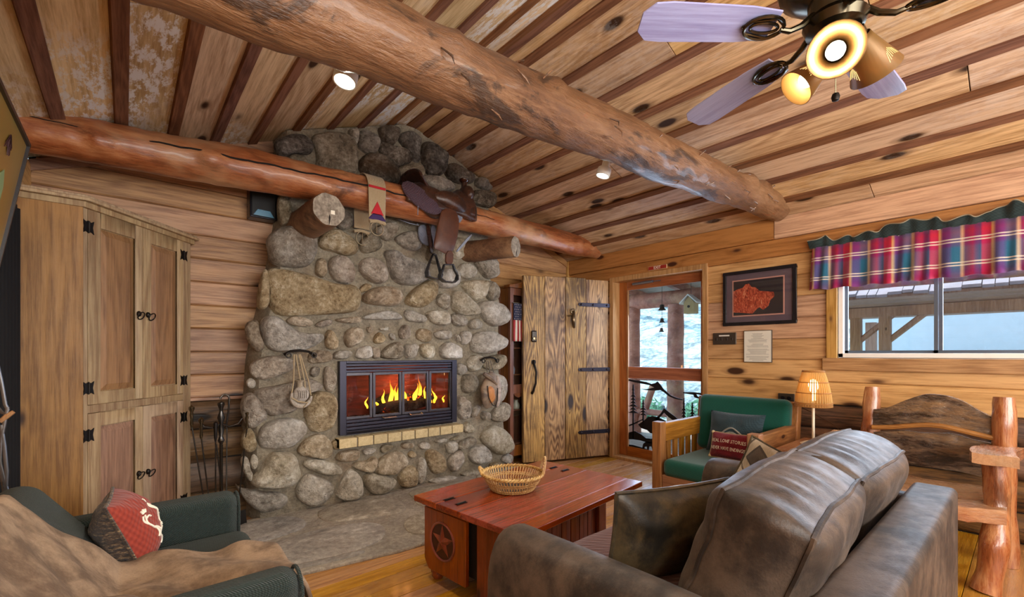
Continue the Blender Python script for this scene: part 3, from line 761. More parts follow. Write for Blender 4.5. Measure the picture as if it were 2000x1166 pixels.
log('trunk', [(-.6, 1.68, 2.40), (.3, 1.63, 2.415), (.64, 1.60, 2.43), (1.6, 1.575, 2.46), (2.6, 1.53, 2.49), (3.6, 1.49, 2.515), (4.1, 1.46, 2.52), (4.36, 1.45, 2.515)], [.15, .145, .14, .135, .13, .125, .122, .10], m_logbark, b1, [(.345, .35, .05, .03), (.43, .5, .045, .03), (.30, -.4, .06, .02), (.62, .1, .05, .02), (.73, .6, .06, .03), (.80, .7, .06, .025), (.9, .2, .04, .012), (.55, -.5, .07, .02)], 3, .022, 32, 130)
random.seed(5)
fl_ = MB()
for i in range(26):
    x = random.uniform(.8, 4.0); f = (x + .6) / 4.96; y = 1.64 - .17 * f; z = 2.41 + .11 * f; an = random.uniform(-1.3, .8)
    c = Vector((x, y - .135 * math.cos(an), z + .135 * math.sin(an))); ln = random.uniform(.02, .07); th = random.uniform(-.7, .7)
    fl_.tube([c, c + Vector((ln * .6 * math.cos(th), -.012 - .02 * random.random(), ln * math.sin(th))), c + Vector((ln * math.cos(th), -.01, ln * 1.5 * math.sin(th)))], [.003, .005, .001], 5)
fo = fl_.build('bark_shreds', m_logbark, b1, smooth=True); tag(fo, kind='stuff')
b2 = thing('log_beam', 'orange oiled log beam along the fireplace wall carrying the saddle', 'beam', (2, 3.5, 2.5))
B2P = [(-.5, 3.5, 2.43), (-.1, 3.5, 2.46), (.6, 3.5, 2.51), (1.4, 3.5, 2.535), (2.4, 3.5, 2.535), (3.3, 3.5, 2.53), (4.1, 3.5, 2.525), (4.42, 3.5, 2.515)]
log('trunk', B2P, [.10, .12, .135, .132, .128, .122, .115, .09], m_logred, b2, [(.145, -.25, .045, .03), (.25, -.1, .05, .045), (.385, -.6, .03, .022), (.47, .4, .03, .02), (.40, .6, .05, .018), (.56, .3, .04, .02), (.465, -.3, .035, .03), (.475, .35, .035, .025), (.72, .1, .03, .02), (.835, .1, .03, .03), (.92, .15, .03, .025)], 8, .016, 32, 150)
ck = MB(); cp = []
for i in range(61):
    t = i / 60; x = -.42 + t * 3.1; an = .30 - t * .30 + .03 * math.sin(i * .9) + .02 * math.sin(i * 2.3)
    f = (x + .5); k = 0
    zc = 2.43 + (min(f, 1.9) / 1.9) * .105; r = (.124 if x < .1 else .139)
    cp.append(Vector((x, 3.5 - r * math.cos(an), zc + r * math.sin(an))))
MB().tube(cp, [.002 + .005 * math.sin(math.pi * i / 60) for i in range(61)], 5).build('drying_crack', m_crack, b2)
# log stubs that carry it
def stub(face, nrm, r, length, mat, label):
    nrm = Vector(nrm).normalized(); face = Vector(face); back = face - nrm * length
    s = thing('log_corbel', label, 'log', back)
    log('body', [back, back.lerp(face, .5), face - nrm * .02, face - nrm * .004], [r * 1.06, r * 1.03, r * 1.0, r * .96], mat, s, [], r * 10, .006, 24, 12)
    M = frame(face, Vector((0, 0, 1)).cross(nrm), nrm)
    P = []
    for k in range(28):
        a = 2 * math.pi * k / 28; rr = r * (.97 + .03 * math.sin(k * 1.7)); P.append((rr, a))
    vs = [M @ Vector((0, 0, .004))]
    for fr_ in (.33, .66, 1.0):
        vs += [M @ Vector((rr * fr_ * math.cos(a), rr * fr_ * math.sin(a), .003 if fr_ < .9 else -.002)) for rr, a in P]
    fs = [(0, 1 + k, 1 + (k + 1) % 28) for k in range(28)]
    for j in range(2): fs += [(1 + j * 28 + k, 1 + j * 28 + (k + 1) % 28, 29 + j * 28 + (k + 1) % 28, 29 + j * 28 + k) for k in range(28)]
    MB().add(vs, fs).build('end_face', m_end, s)
    MB().prism([M @ Vector(p) for p in ((-.004, -r * .98, .005), (.006, -r * .5, .0055), (.0, -r * .28, .0055), (-.006, -r * .5, .0055))], nrm * .001).build('check_crack', m_crack, s)
    return s
m_stub = log_mat('log_stub', '#9a7656', '#6b4a33', '#33231a', .45, None, False)
s1 = stub(onY(643, 409, 3.25), (.08, -1, .05), .118, .55, m_stub, 'round log stub under the beam at the left of the saddle')
s2 = stub(onY(1008, 482, 3.22), (.37, -.93, -.02), .10, .66, m_stub, 'grey log stub under the beam at the right end of the fireplace')
MB().box((-.014, -.014, 0), (.014, .014, .002), frame(onY(650, 415, 3.243), (1, 0, 0), (0, -1, 0))).build('paper_tag', m_cream, s1)

# ------------------------------------------------------------------ stone fireplace
STONES = """538,284 545,271 571,263 596,267 611,287 605,300 574,299 551,304
563,310 570,302 590,302 601,314 603,325 570,318
612,266 634,262 680,263 693,285 695,317 692,346 648,345 621,330 623,298
678,252 700,251 700,274 696,284
703,258 715,254 739,266 740,285 733,300 712,295 700,285
700,322 717,302 733,301 756,312 771,332 775,348 772,362 745,360 718,350
740,252 749,246 783,249 775,274 766,285 749,277
740,277 750,280 769,288 791,294 806,313 789,320 774,326 760,311 746,299
786,260 805,257 822,274 819,292 820,317 806,308 791,286 779,271
826,282 839,279 868,302 871,320 868,336 854,342 833,336 826,314
777,330 791,323 820,319 828,336 823,347 802,350 791,354
826,347 839,340 864,350 882,359 887,370 873,374 848,374
873,323 888,320 916,336 928,354 904,359 885,353 871,337
931,350 941,345 962,365 959,371 933,365
921,376 933,371 962,376 968,387 964,402 955,405 922,396
888,374 912,374 916,395 890,394
800,358 824,352 846,378 830,398 804,386
545,383 560,380 570,400 568,430 550,440 543,410
524,464 543,447 574,442 606,452 618,464 618,492 603,519 574,521 539,517 527,499
627,459 651,445 680,456 699,475 697,495 675,499 659,493 625,483
659,412 690,414 693,436 676,450 655,440
622,504 635,505 639,526 634,543 618,536 617,523
646,505 665,497 687,512 694,540 687,553 661,552 649,540 642,521
524,526 555,526 572,533 606,538 651,555 694,559 702,579 697,605 672,610 589,615 534,612 527,567
503,584 510,540 517,526 524,528 525,567 524,601 505,603
731,447 757,432 779,435 779,454 758,473 733,454
703,471 726,452 745,469 745,487 715,495 705,488
774,463 796,451 817,454 823,481 813,490 793,485 775,469
702,512 726,500 750,516 757,540 751,552 733,553 707,536
750,493 769,488 786,502 810,509 834,519 842,540 830,547 806,557 774,552 763,531 760,512
703,564 715,552 727,557 722,567 705,572
710,576 734,560 774,560 787,576 782,591 769,598 743,596 710,590
793,583 810,564 835,548 853,550 854,569 842,588 827,601 796,595
854,550 865,526 887,523 899,540 889,562 860,562
894,526 906,511 925,521 930,536 918,547 901,540
926,505 945,499 968,509 973,533 966,543 949,543 932,521
830,500 846,470 866,482 862,512 848,516
878,470 902,462 914,490 900,508 882,500
897,553 920,547 949,548 952,560 944,584 925,588 914,571
953,553 962,548 974,564 974,577 968,588 951,583
853,581 865,571 880,579 880,608 854,595
884,571 897,567 928,595 940,615 902,615 884,603
932,595 954,586 981,595 995,612 993,626 968,640 944,622
710,618 730,611 763,605 783,616 784,625 713,624
791,608 801,604 832,618 832,629 818,630 795,626
832,611 853,605 877,608 881,626 875,636 850,633 836,619
881,614 898,612 914,626 912,636 896,637 886,632
655,623 686,619 706,618 707,630 686,632 661,628
675,646 699,637 710,650 709,664 685,681 675,670
637,648 648,643 661,664 660,681 648,682 637,678
716,640 727,637 730,647 720,651
734,654 744,647 756,661 748,671 730,670
738,642 759,636 760,646 746,646
760,653 769,649 773,664 765,664
780,647 791,632 801,640 804,660 784,663
815,647 825,640 842,646 844,663 833,670 814,661
850,647 878,644 881,661 864,664 850,658
651,696 660,684 688,685 690,692 679,701 657,701
695,686 707,677 725,674 727,691 725,700 696,701
728,675 744,682 742,700 728,699
745,688 766,670 784,667 788,686 786,701 746,700
791,672 818,672 816,686 808,701 793,700
822,672 846,671 850,686 846,700 828,699 821,684
860,678 878,665 899,678 903,698 895,701 864,700
891,650 900,660 898,670 889,661
901,649 915,645 922,656 918,668 905,675 900,666
917,626 935,620 943,637 932,643 917,641
920,668 928,651 958,645 988,660 990,675 973,686 943,692 922,686
909,709 924,694 939,694 941,711 932,726 915,724
943,700 966,694 985,692 985,709 973,724 945,720
893,711 905,709 915,724 900,734 893,726
903,735 918,730 934,735 930,762 917,769 903,764
895,772 908,774 912,786 897,796
936,735 960,728 984,736 992,760 982,786 950,792 938,770
894,803 902,781 919,782 918,817 901,820
920,803 930,791 940,793 931,811 921,817
940,805 955,803 958,818 943,822
957,810 974,791 991,786 997,798 991,818 979,825 962,820
906,829 916,822 930,837 923,847 906,844
938,856 957,830 978,834 993,849 998,870 992,883 974,889 950,870
978,897 992,885 1002,890 998,906 985,904
871,865 894,861 895,877 880,887 873,880
896,863 926,851 930,866 913,875 896,880
916,883 930,870 947,868 961,894 947,906 921,904
875,897 892,882 906,880 904,911 887,923 878,914
832,883 847,877 866,889 871,909 866,923 849,926 837,911
851,859 873,854 873,863 853,866
877,859 899,849 902,854 892,861
901,923 930,916 940,928 906,931
839,938 885,928 899,937 846,945
957,907 974,901 985,908 960,912
658,892 664,882 699,877 704,884 700,898 674,902 658,899
707,880 717,875 732,874 735,880 726,886 714,890
744,875 754,868 770,869 760,881 749,887
785,868 794,863 807,865 808,874 795,877 786,874
818,868 830,862 842,868 838,878 824,878
797,887 807,880 815,887 813,893 802,895
689,911 698,901 717,902 728,892 737,895 732,917 724,923 702,918
731,923 740,900 755,889 774,881 794,890 795,906 783,914 774,926 748,926
780,926 791,912 812,910 816,930 813,945 808,950 788,952 780,940
814,908 828,890 832,917 827,942 817,946
656,970 666,940 683,916 695,922 706,936 707,955 704,972 674,977
711,932 724,924 748,928 773,935 772,946 759,960 740,966 724,961 712,946
470,795 478,772 495,768 508,785 524,813 515,822 495,837 481,828
472,855 482,838 492,837 501,861 499,879 486,884 472,875
505,853 513,833 539,819 586,817 600,839 586,859 563,875 519,877 507,865
602,773 623,763 653,771 655,800 651,831 636,841 610,845 600,823 594,800
582,879 598,859 624,847 643,855 651,875 649,890 634,898 610,892 588,888
594,904 606,896 628,898 657,906 669,920 665,926 637,928 598,914
493,936 515,914 525,890 539,883 572,886 582,906 586,928 576,944 561,954 519,952 495,948
488,910 495,885 507,898 499,920
470,902 476,892 486,896 488,916 495,926 491,942 482,934
582,950 598,926 624,930 651,948 651,963 634,981 612,991 586,979 580,963
462,944 472,957 519,961 543,963 563,969 555,989 525,1001 503,999 472,969
647,863 661,859 663,877 653,879
479,641 487,627 506,626 505,645 518,677 506,689 486,667
510,631 525,617 546,621 563,638 594,653 628,650 632,663 614,675 587,686 556,686 532,684 520,669
559,627 570,617 594,619 613,629 609,637 573,637
487,718 501,703 529,694 563,699 578,706 570,723 542,734 520,742 498,737
481,746 491,737 501,747 498,758 486,759
498,766 511,759 546,754 573,747 597,737 628,751 626,761 602,765 590,789 570,804 552,808 530,812 508,794
602,708 607,684 640,684 650,693 647,705 623,710
606,723 613,715 625,718 625,732 614,737 606,732
633,720 645,715 656,730 656,754 649,768 633,758
616,632 640,622 652,626 646,636 620,640"""
YF = 3.735       # mortar face of the chimney
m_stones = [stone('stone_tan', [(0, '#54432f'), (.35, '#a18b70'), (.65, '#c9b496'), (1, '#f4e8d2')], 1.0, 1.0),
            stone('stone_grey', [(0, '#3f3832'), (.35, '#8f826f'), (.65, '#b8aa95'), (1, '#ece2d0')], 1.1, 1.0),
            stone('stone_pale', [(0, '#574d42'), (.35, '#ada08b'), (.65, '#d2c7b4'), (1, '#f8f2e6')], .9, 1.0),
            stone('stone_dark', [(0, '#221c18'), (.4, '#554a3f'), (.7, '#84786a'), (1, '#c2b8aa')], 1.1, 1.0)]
fp = thing('stone_fireplace', 'tall rounded river stone fireplace and chimney against the plank wall', 'fireplace', (1.9, 3.9, 0))
def chaikin(P, it=2):
    for _ in range(it):
        Q = []
        for i in range(len(P)):
            a, b = P[i], P[(i + 1) % len(P)]; Q += [a.lerp(b, .25), a.lerp(b, .75)]
        P = Q
    return P
def make_stone(i, pts, depth=None):
    P = [onY(u, v, YF - .03) for u, v in pts]; P2 = [Vector((p.x, p.z)) for p in P]
    c = sum(P2, Vector((0, 0))) / len(P2)
    gs = 1.10 if sum(v for _, v in pts) / len(pts) < 420 else 1.06
    P2 = [c + (p - c) * gs for p in P2]
    P2 = chaikin(P2, 2 if len(P2) > 5 else 2)
    area = .5 * abs(sum(P2[k].x * P2[k - 1].y - P2[k - 1].x * P2[k].y for k in range(len(P2)))); sz = math.sqrt(area)
    n = len(P2); rnd = random.Random(i * 77)
    dep = min(.13, .03 + sz * .34) * rnd.uniform(.8, 1.15) if depth is None else depth
    prof = [(1.0, -.06, 0), (1.0, .12, 0), (.97, .45, .0), (.90, .72, .0), (.76, .89, 0), (.56, .97, 0), (.30, 1.0, 0)]
    tx, tz = rnd.uniform(-.35, .35), rnd.uniform(-.35, .35)
    vs = []; fs = []; sd_ = Vector((i * 3.7, i * 1.9, 0))
    for f, h, _ in prof:
        for p in P2:
            q = c + (p - c) * f
            yy = dep * h * (1 + tx * (q.x - c.x) / sz + tz * (q.y - c.y) / sz)
            b = Vector((q.x, 0, q.y)); nn = noise.noise(b * (1.6 / sz) * 1.3 + sd_); n2 = noise.noise(b * 22 + sd_)
            rg = abs(noise.noise(b * 9 + sd_ * 2)); yy += max(0, h) * (dep * .38 * nn + (.014 * n2 - .03 * (.25 - rg if rg < .25 else 0)) * min(1, sz * 6))
            e = .05 * sz * noise.noise(b * 14 + sd_) if h < .5 else 0
            vs.append((q.x + e * .4, YF - yy, q.y + e * .4))
    m = len(prof)
    for k in range(m - 1):
        for j in range(n): fs.append((k * n + j, k * n + (j + 1) % n, (k + 1) * n + (j + 1) % n, (k + 1) * n + j))
    vs.append((c.x, YF - dep * 1.0, c.y))
    for j in range(n): fs.append(((m - 1) * n + j, (m - 1) * n + (j + 1) % n, m * n))
    vc = sum(v for _, v in pts) / len(pts); uc = sum(u for u, _ in pts) / len(pts)
    r = rnd.random()
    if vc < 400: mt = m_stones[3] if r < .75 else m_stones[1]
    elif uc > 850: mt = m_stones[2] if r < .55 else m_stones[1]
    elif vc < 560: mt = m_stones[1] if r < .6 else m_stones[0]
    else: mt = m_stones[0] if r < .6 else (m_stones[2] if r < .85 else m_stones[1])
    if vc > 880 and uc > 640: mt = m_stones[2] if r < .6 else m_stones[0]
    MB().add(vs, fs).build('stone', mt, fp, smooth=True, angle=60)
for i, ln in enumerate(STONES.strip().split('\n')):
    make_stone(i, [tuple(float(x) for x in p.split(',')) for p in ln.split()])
# mortar core: outline on the face, firebox opening left free, returns to the wall
OUT = [(-.01, .70, 3.17), (.2, .69, 3.19), (.5, .675, 3.16), (.85, .68, 3.12), (1.2, .70, 3.07), (1.45, .74, 3.08), (1.8, .82, 3.10), (2.1, .87, 2.94), (2.4, .91, 2.93), (2.75, .90, 2.95), (2.98, .89, 2.96), (3.4, .89, 2.96)]
def olim(z):
    for (z0, a0, b0), (z1, a1, b1) in zip(OUT[:-1], OUT[1:]):
        if z0 <= z <= z1:
            t = (z - z0) / (z1 - z0); return a0 + (a1 - a0) * t, b0 + (b1 - b0) * t
    return OUT[-1][1:]
FX0, FX1, FZ0, FZ1 = 1.325, 2.47, .575, 1.185
mo = MB(); NX, NZ = 84, 112; idx = {}
def mpt(i, j):
    zc = j / NZ * 3.34; a, b = olim(zc); x = a + (b - a) * i / NX
    zc = min(zc, ceil_z(x) - .01)
    b_ = Vector((x, 0, zc)); y = YF + .012 * noise.noise(b_ * 5) + .008 * noise.noise(b_ * 17)
    if i in (0, NX): y = YB + .02
    elif i in (1, NX - 1): y += .05
    return (x, y, zc)
vs = [mpt(i, j) for i in range(NX + 1) for j in range(NZ + 1)]; fs = []
for i in range(NX):
    for j in range(NZ):
        q = (i * (NZ + 1) + j, (i + 1) * (NZ + 1) + j, (i + 1) * (NZ + 1) + j + 1, i * (NZ + 1) + j + 1)
        cx_ = sum(vs[k][0] for k in q) / 4; cz_ = sum(vs[k][2] for k in q) / 4
        if FX0 + .02 < cx_ < FX1 - .02 and FZ0 + .02 < cz_ < FZ1 - .02: continue
        fs.append(q)
mo.add(vs, fs).build('mortar', m_mortar, fp, smooth=True)
# brick ledge below the firebox
BU = [(663, 697.6), (700, 729), (731, 757), (758.5, 784), (786, 810), (812, 836), (837.5, 859), (861, 883), (884, 905)]
g = G('ledge_brick'); v = g.coord(); n = g.noise(v, 40, 6, .7)
m_brick = g.done(g.hsv(g.ramp(n, [(.2, '#a08c66'), (.5, '#c2ad82'), (.8, '#d8c79c')]), .5, 1, g.math('MULTIPLY_ADD', g.rand(), .2, .9)), .85, g.bump(n, .5, .005))
BXS = 3.63
for a, b in BU:
    xa, xb = onY(a, 860, BXS).x, onY(b, 860, BXS).x
    MB().box((xa, BXS, .478), (xb, BXS + .2, .556)).build('brick', m_brick, fp, bevel=.005)
MB().box((onY(663, 860, BXS).x, BXS + .012, .482), (onY(905, 860, BXS).x, BXS + .2, .55)).build('brick_bed', m_mortar, fp)
# iron hooks set in the stones
def hook(u, v, yy, par=fp):
    c = onY(u, v, yy); mb = MB()
    mb.tube([c + Vector((-.10, .0, -.01)), c + Vector((-.06, -.02, .016)), c + Vector((0, -.03, .022)), c + Vector((.07, -.02, .012)), c + Vector((.115, 0, -.02))], [.012, .009, .010, .009, .012], 8)
    for dx_ in (-.075, .105): mb.tube([c + Vector((dx_ + .018 * math.cos(t), -.025, -.015 + .018 * math.sin(t))) for t in [k * .63 for k in range(10)]], .005, 6, close=True)
    mb.build('iron_hook', m_iron, par, smooth=True); return c
h1 = hook(583, 690, 3.62); h2 = hook(953, 702, 3.60)

# ------------------------------------------------------------------ firebox insert
fi = thing('fireplace_insert', 'dark metal firebox with four glass doors set into the stone fireplace', 'fireplace insert', (1.9, 3.72, .575))
m_fmet = plain('insert_metal', '#3b3a46', .38, .7, .15, 80)
YI = 3.69
fr = MB(); t = .055
fr.box((FX0, YI, FZ0), (FX0 + t, YI + .1, FZ1)).box((FX1 - t, YI, FZ0), (FX1, YI + .1, FZ1)).box((FX0 + t, YI, FZ1 - .02), (FX1 - t, YI + .1, FZ1)).box((FX0 + t, YI, FZ0), (FX1 - t, YI + .1, FZ0 + .03))
fr.build('frame', m_fmet, fi, bevel=.003)
for k in range(3):
    z = FZ1 - .022 - .026 * (k + 1)
    MB().box((FX0 + t, YI + .012, z + .003), (FX1 - t, YI + .05, z + .024)).build('louver', m_fmet, fi, bevel=.004)
for k in range(3):
    z = FZ0 + .03 + .03 * k
    MB().box((FX0 + t, YI + .012, z + .003), (FX1 - t, YI + .05, z + .027)).build('louver', m_fmet, fi, bevel=.004)
DZ0, DZ1 = FZ0 + .122, FZ1 - .102
dx0 = onY(671, 760, YI + .02).x; dxs = [dx0, onY(728, 760, YI + .02).x, onY(785, 760, YI + .02).x, onY(838, 760, YI + .02).x, onY(883, 760, YI + .02).x]
m_fglass = glass('fire_glass', (.92, .88, .86, 1), .06)
m_dframe = plain('door_frame_steel', '#55535a', .35, .8)
for k in range(4):
    a, b = dxs[k] + .003, dxs[k + 1] - .003; q = MB(); s_ = .022
    yy = YI + .02
    q.box((a, yy, DZ0), (a + s_, yy + .02, DZ1)).box((b - s_, yy, DZ0), (b, yy + .02, DZ1)).box((a + s_, yy, DZ0), (b - s_, yy + .02, DZ0 + s_)).box((a + s_, yy, DZ1 - s_), (b - s_, yy + .02, DZ1))
    d = q.build('glass_door', m_dframe, fi, bevel=.003)
    MB().box((a + s_, yy + .008, DZ0 + s_), (b - s_, yy + .012, DZ1 - s_)).build('pane', m_fglass, d)
for u in (760, 812):
    c = onY(u, 815 if u < 800 else 809, YI); q = MB()
    q.tube([c + Vector((-.06, -.03, 0)), c + Vector((.06, -.03, 0))], .006, 8)
    for k in range(-5, 6): q.ell(c + Vector((k * .011, -.03, 0)), (.005, .008, .008), 8, 5)
    for s_ in (-.06, .06): q.tube([c + Vector((s_, -.03, 0)), c + Vector((s_, .02, .012))], .004, 6)
    q.build('door_handle', plain('handle_nickel', '#8d8a92', .25, .9), fi, smooth=True)
g = G('firebox_lining'); v = g.coord(rnd=False); n = g.noise(g.scale(v, (1, 1, 6)), 5, 5)
m_lining = g.done(g.ramp(n, [(.3, '#3a120c'), (.7, '#8a3524')]), .8)
cv = MB(); x0, x1, z0, z1, ya, yb = FX0 + .04, FX1 - .04, FZ0 + .05, FZ1 - .04, YI + .06, 3.985
P = [(x0, ya, z0), (x1, ya, z0), (x1, ya, z1), (x0, ya, z1), (x0 + .14, yb, z0), (x1 - .14, yb, z0), (x1 - .14, yb, z1 - .06), (x0 + .14, yb, z1 - .06)]
cv.add(P, [(0, 1, 5, 4), (2, 3, 7, 6), (1, 2, 6, 5), (3, 0, 4, 7), (4, 5, 6, 7)]); cv.build('firebox_lining', m_lining, fi)
m_char = stone('charred_wood', [(0, '#0d0a09'), (.5, '#2a1d16'), (1, '#5c4433')], 2.0, 1.0)
gf = G('ember'); v = gf.coord(rnd=False); n = gf.noise(v, 16, 4, .7)
m_ember = gf.done(gf.ramp(n, [(.4, '#140c0a'), (.7, '#3a2015')]), .9, emit=gf.ramp(n, [(.55, '#000000'), (.68, '#ff5a12'), (.8, '#ffc040')]), estr=1.6)
FB = .715
logs = [((1.64, 3.82, .745), (1.98, 3.80, .79), .040), ((1.84, 3.80, .735), (2.22, 3.84, .78), .048), ((1.95, 3.90, .84), (2.30, 3.86, .79), .038), ((1.68, 3.88, .80), (1.92, 3.9, .86), .032)]
for i, (a, b, r) in enumerate(logs):
    a, b = Vector(a), Vector(b)
    lg = log('firewood_log', [a, a.lerp(b, .5), b], [r, r * 1.08, r * .92], m_char if i % 2 else m_ember, None, [], i + 2, .008, 12, 14)
    tag(lg, ['charred split log at the front left of the fire', 'thick black log across the middle of the fire', 'dark log lying across the back right of the fire', 'small charred log behind the left of the fire'][i], 'firewood', 'logs burning in the firebox')
gt = MB()
for k in range(9): gt.box((1.55 + k * .1, 3.755, FB - .03), (1.562 + k * .1, 3.95, FB - .015))
gt.box((1.5, 3.755, FB - .045), (2.42, 3.77, FB - .02)).box((1.5, 3.93, FB - .045), (2.42, 3.945, FB - .02))
for xx in (1.52, 2.40):
    for yy in (3.76, 3.94): gt.box((xx - .008, yy - .005, z0 - .002), (xx + .008, yy + .005, FB - .03))
tag(gt.build('fire_grate', m_black), 'black iron grate under the burning logs', 'grate')
gfl = G('flame'); v = gfl.coord(rnd=False); x = gfl.sep(v)
hz = gfl.rng(x[2], .76, 1.06, 0, 1, smooth=False)
nn = gfl.noise(gfl.scale(v, (1, 1, .5)), 14, 3)
cc = gfl.ramp(gfl.math('MULTIPLY_ADD', nn, .3, hz), [(.1, '#ff9a1e'), (.35, '#ffd23a'), (.6, '#ffb02a'), (.95, '#e0601a')])
em = gfl.n.new('ShaderNodeEmission'); gfl.l.new(cc, em.inputs[0]); em.inputs[1].default_value = 2.6
tp = gfl.n.new('ShaderNodeBsdfTransparent'); mxs = gfl.n.new('ShaderNodeMixShader')
gfl.l.new(gfl.rng(gfl.math('MULTIPLY_ADD', nn, .5, hz), .45, 1.15, .95, .15), mxs.inputs[0]); gfl.l.new(tp.outputs[0], mxs.inputs[1]); gfl.l.new(em.outputs[0], mxs.inputs[2]); gfl.l.new(mxs.outputs[0], gfl.out.inputs[0]); gfl.n.remove(gfl.b)
fb = MB(); random.seed(21)
for (x, h, r, yy) in [(1.77, .16, .03, 3.81), (1.84, .24, .045, 3.84), (1.88, .20, .035, 3.82), (1.94, .27, .03, 3.87), (1.98, .16, .035, 3.82), (2.06, .15, .03, 3.81), (2.10, .20, .045, 3.85), (2.15, .27, .04, 3.86), (2.19, .17, .04, 3.82), (2.26, .12, .03, 3.83), (2.32, .14, .025, 3.85), (1.60, .10, .02, 3.80), (2.38, .07, .02, 3.8), (1.70, .07, .025, 3.80), (2.28, .08, .03, 3.80)]:
    pts = []; rr = []
    sx = random.uniform(-.03, .03)
    for k in range(8):
        t = k / 7; pts.append((x + sx * t + .012 * math.sin(t * 7 + x * 40) * (.4 + t), yy, .765 + h * t)); rr.append(max(.001, .62 * r * (math.sin(math.pi * min(1, t * .85 + .18)) ** 1.2) * (1 - t * .55)))
    fb.tube(pts, rr, 8, flat=.45)
fo = fb.build('flames', gfl.m, None, smooth=True); tag(fo, 'yellow flames rising from the logs behind the glass doors', 'fire', kind='stuff')
light('fire_glow', 'POINT', (1.95, 3.83, .98), 2.5, (1, .42, .14), size=.08)
# ------------------------------------------------------------------ hearth of irregular flagstones
he = thing('stone_hearth', 'low flagstone hearth in pale mortar in front of the fireplace', 'hearth', (1.7, 3.2, 0))
m_flag = stone('flagstone', [(0, '#5f574e'), (.35, '#8b8174'), (.7, '#a89d8d'), (1, '#cfc7b8')], .7, .5, .25)
m_hmort = stone('hearth_mortar', [(0, '#7d7365'), (.5, '#a2978a'), (1, '#c9beac')], 1.4, .6, 0)
HB = [(.45, 2.74), (.8, 2.66), (1.3, 2.58), (1.9, 2.56), (2.6, 2.6), (3.1, 2.8), (3.25, 3.3), (3.22, 3.78), (.5, 3.78), (.42, 3.3)]
MB().prism([(x, y, -.005) for x, y in HB], (0, 0, .028)).build('mortar_bed', m_hmort, he, bevel=.012)
FLG = [[(.50, 2.82), (.80, 2.76), (1.18, 2.72), (1.36, 2.86), (1.40, 3.12), (1.1, 3.24), (.72, 3.22), (.5, 3.08)], [(1.44, 2.66), (1.9, 2.64), (2.2, 2.7), (2.22, 2.98), (1.9, 3.1), (1.5, 3.02)],
       [(.52, 3.2), (.72, 3.28), (.98, 3.30), (1.0, 3.62), (.7, 3.74), (.52, 3.6)], [(1.08, 3.32), (1.42, 3.2), (1.66, 3.14), (1.74, 3.42), (1.6, 3.68), (1.1, 3.66)], [(1.76, 3.14), (2.24, 3.04), (2.5, 3.2), (2.46, 3.58), (1.9, 3.66), (1.82, 3.36)],
       [(2.3, 2.7), (2.7, 2.72), (3.0, 2.9), (3.0, 3.2), (2.6, 3.2), (2.3, 2.96)], [(2.58, 3.28), (3.0, 3.28), (3.14, 3.5), (3.1, 3.7), (2.6, 3.66)], [(.62, 2.75), (.9, 2.68), (1.1, 2.665), (1.14, 2.70), (.8, 2.745), (.6, 2.79)]]
for i, P in enumerate(FLG):
    P3 = chaikin([Vector(p) for p in P], 2); mb = MB(); c = sum(P3, Vector((0, 0))) / len(P3)
    vs = []; n = len(P3); fs = []
    for f, h in ((1, .015), (.985, .028), (.93, .034), (.5, .036)):
        for p in P3:
            q = c + (p - c) * f; q3 = Vector((q.x, q.y, 0)); vs.append((q.x + .012 * noise.noise(q3 * 9), q.y + .012 * noise.noise(q3 * 9 + Vector((5, 0, 0))), h + .004 * noise.noise(q3 * 12)))
    for k in range(3): fs += [(k * n + j, k * n + (j + 1) % n, (k + 1) * n + (j + 1) % n, (k + 1) * n + j) for j in range(n)]
    fs.append(tuple(3 * n + j for j in range(n)))
    MB().add(vs, fs).build('flagstone', m_flag, he, smooth=True)
# ------------------------------------------------------------------ corner cabinet
K1, K2 = Vector((-.178, 3.314, 0)), Vector((.348, 3.925, 0)); kx = (K2 - K1).normalized(); KL = (K2 - K1).length; kn_ = Vector((kx.y, -kx.x, 0))
ca = thing('corner_cabinet', 'tall antiqued pine corner cabinet with raised panel doors beside the fireplace', 'cabinet', (0, 3.7, 0))
m_cab = wood('cabinet_pine', '#b39a76', '#84664a', '#4a3220', 'z', .5, 20, .35, .15, grime=.25)
m_cabp = wood('cabinet_panel', '#a07855', '#6e4c33', '#3c2416', 'z', .48, 24, .35, .15, grime=.2)
m_cabs = wood('cabinet_side', '#a57950', '#6f4a2e', '#341a0d', 'z', .5, 16, .7, .1, grime=.3)
def kp(a, d, z): return K1 + kx * a + kn_ * d + Vector((0, 0, z))
def onK(u, v):
    r = ray(u, v); t = K1.dot(kn_) / (r[0] * kn_.x + r[1] * kn_.y); p = Vector((r[0] * t, r[1] * t, CAMH + r[2] * t)); return (p - K1).dot(kx), p.z
def kbox(a0, a1, d0, d1_, z0, z1, mb=None):
    P = [kp(a, d, z) for z in (z0, z1) for d in (d0, d1_) for a in (a0, a1)]
    return (mb or MB()).add(P, [(0, 1, 3, 2), (4, 6, 7, 5), (0, 4, 5, 1), (2, 3, 7, 6), (0, 2, 6, 4), (1, 5, 7, 3)])
KT = 2.05
foot = [(K1.x, K1.y), (K2.x, K2.y), (K2.x - .03, 3.97), (XL + .02, 3.97), (XL + .02, K1.y)]
MB().prism([(x, y, .0) for x, y in [(p[0] - kn_.x * .02, p[1] - kn_.y * .02) if i < 2 else p for i, p in enumerate(foot)]], (0, 0, KT)).build('carcass', m_cabs, ca)
MB().box((XL + .012, K1.y - .012, .0), (K1.x + .006, K1.y + .004, KT)).build('side_panel', m_cabs, ca)
A0, A1 = onK(170, 500)[0], onK(357, 500)[0]; AM = onK(278, 600)[0]
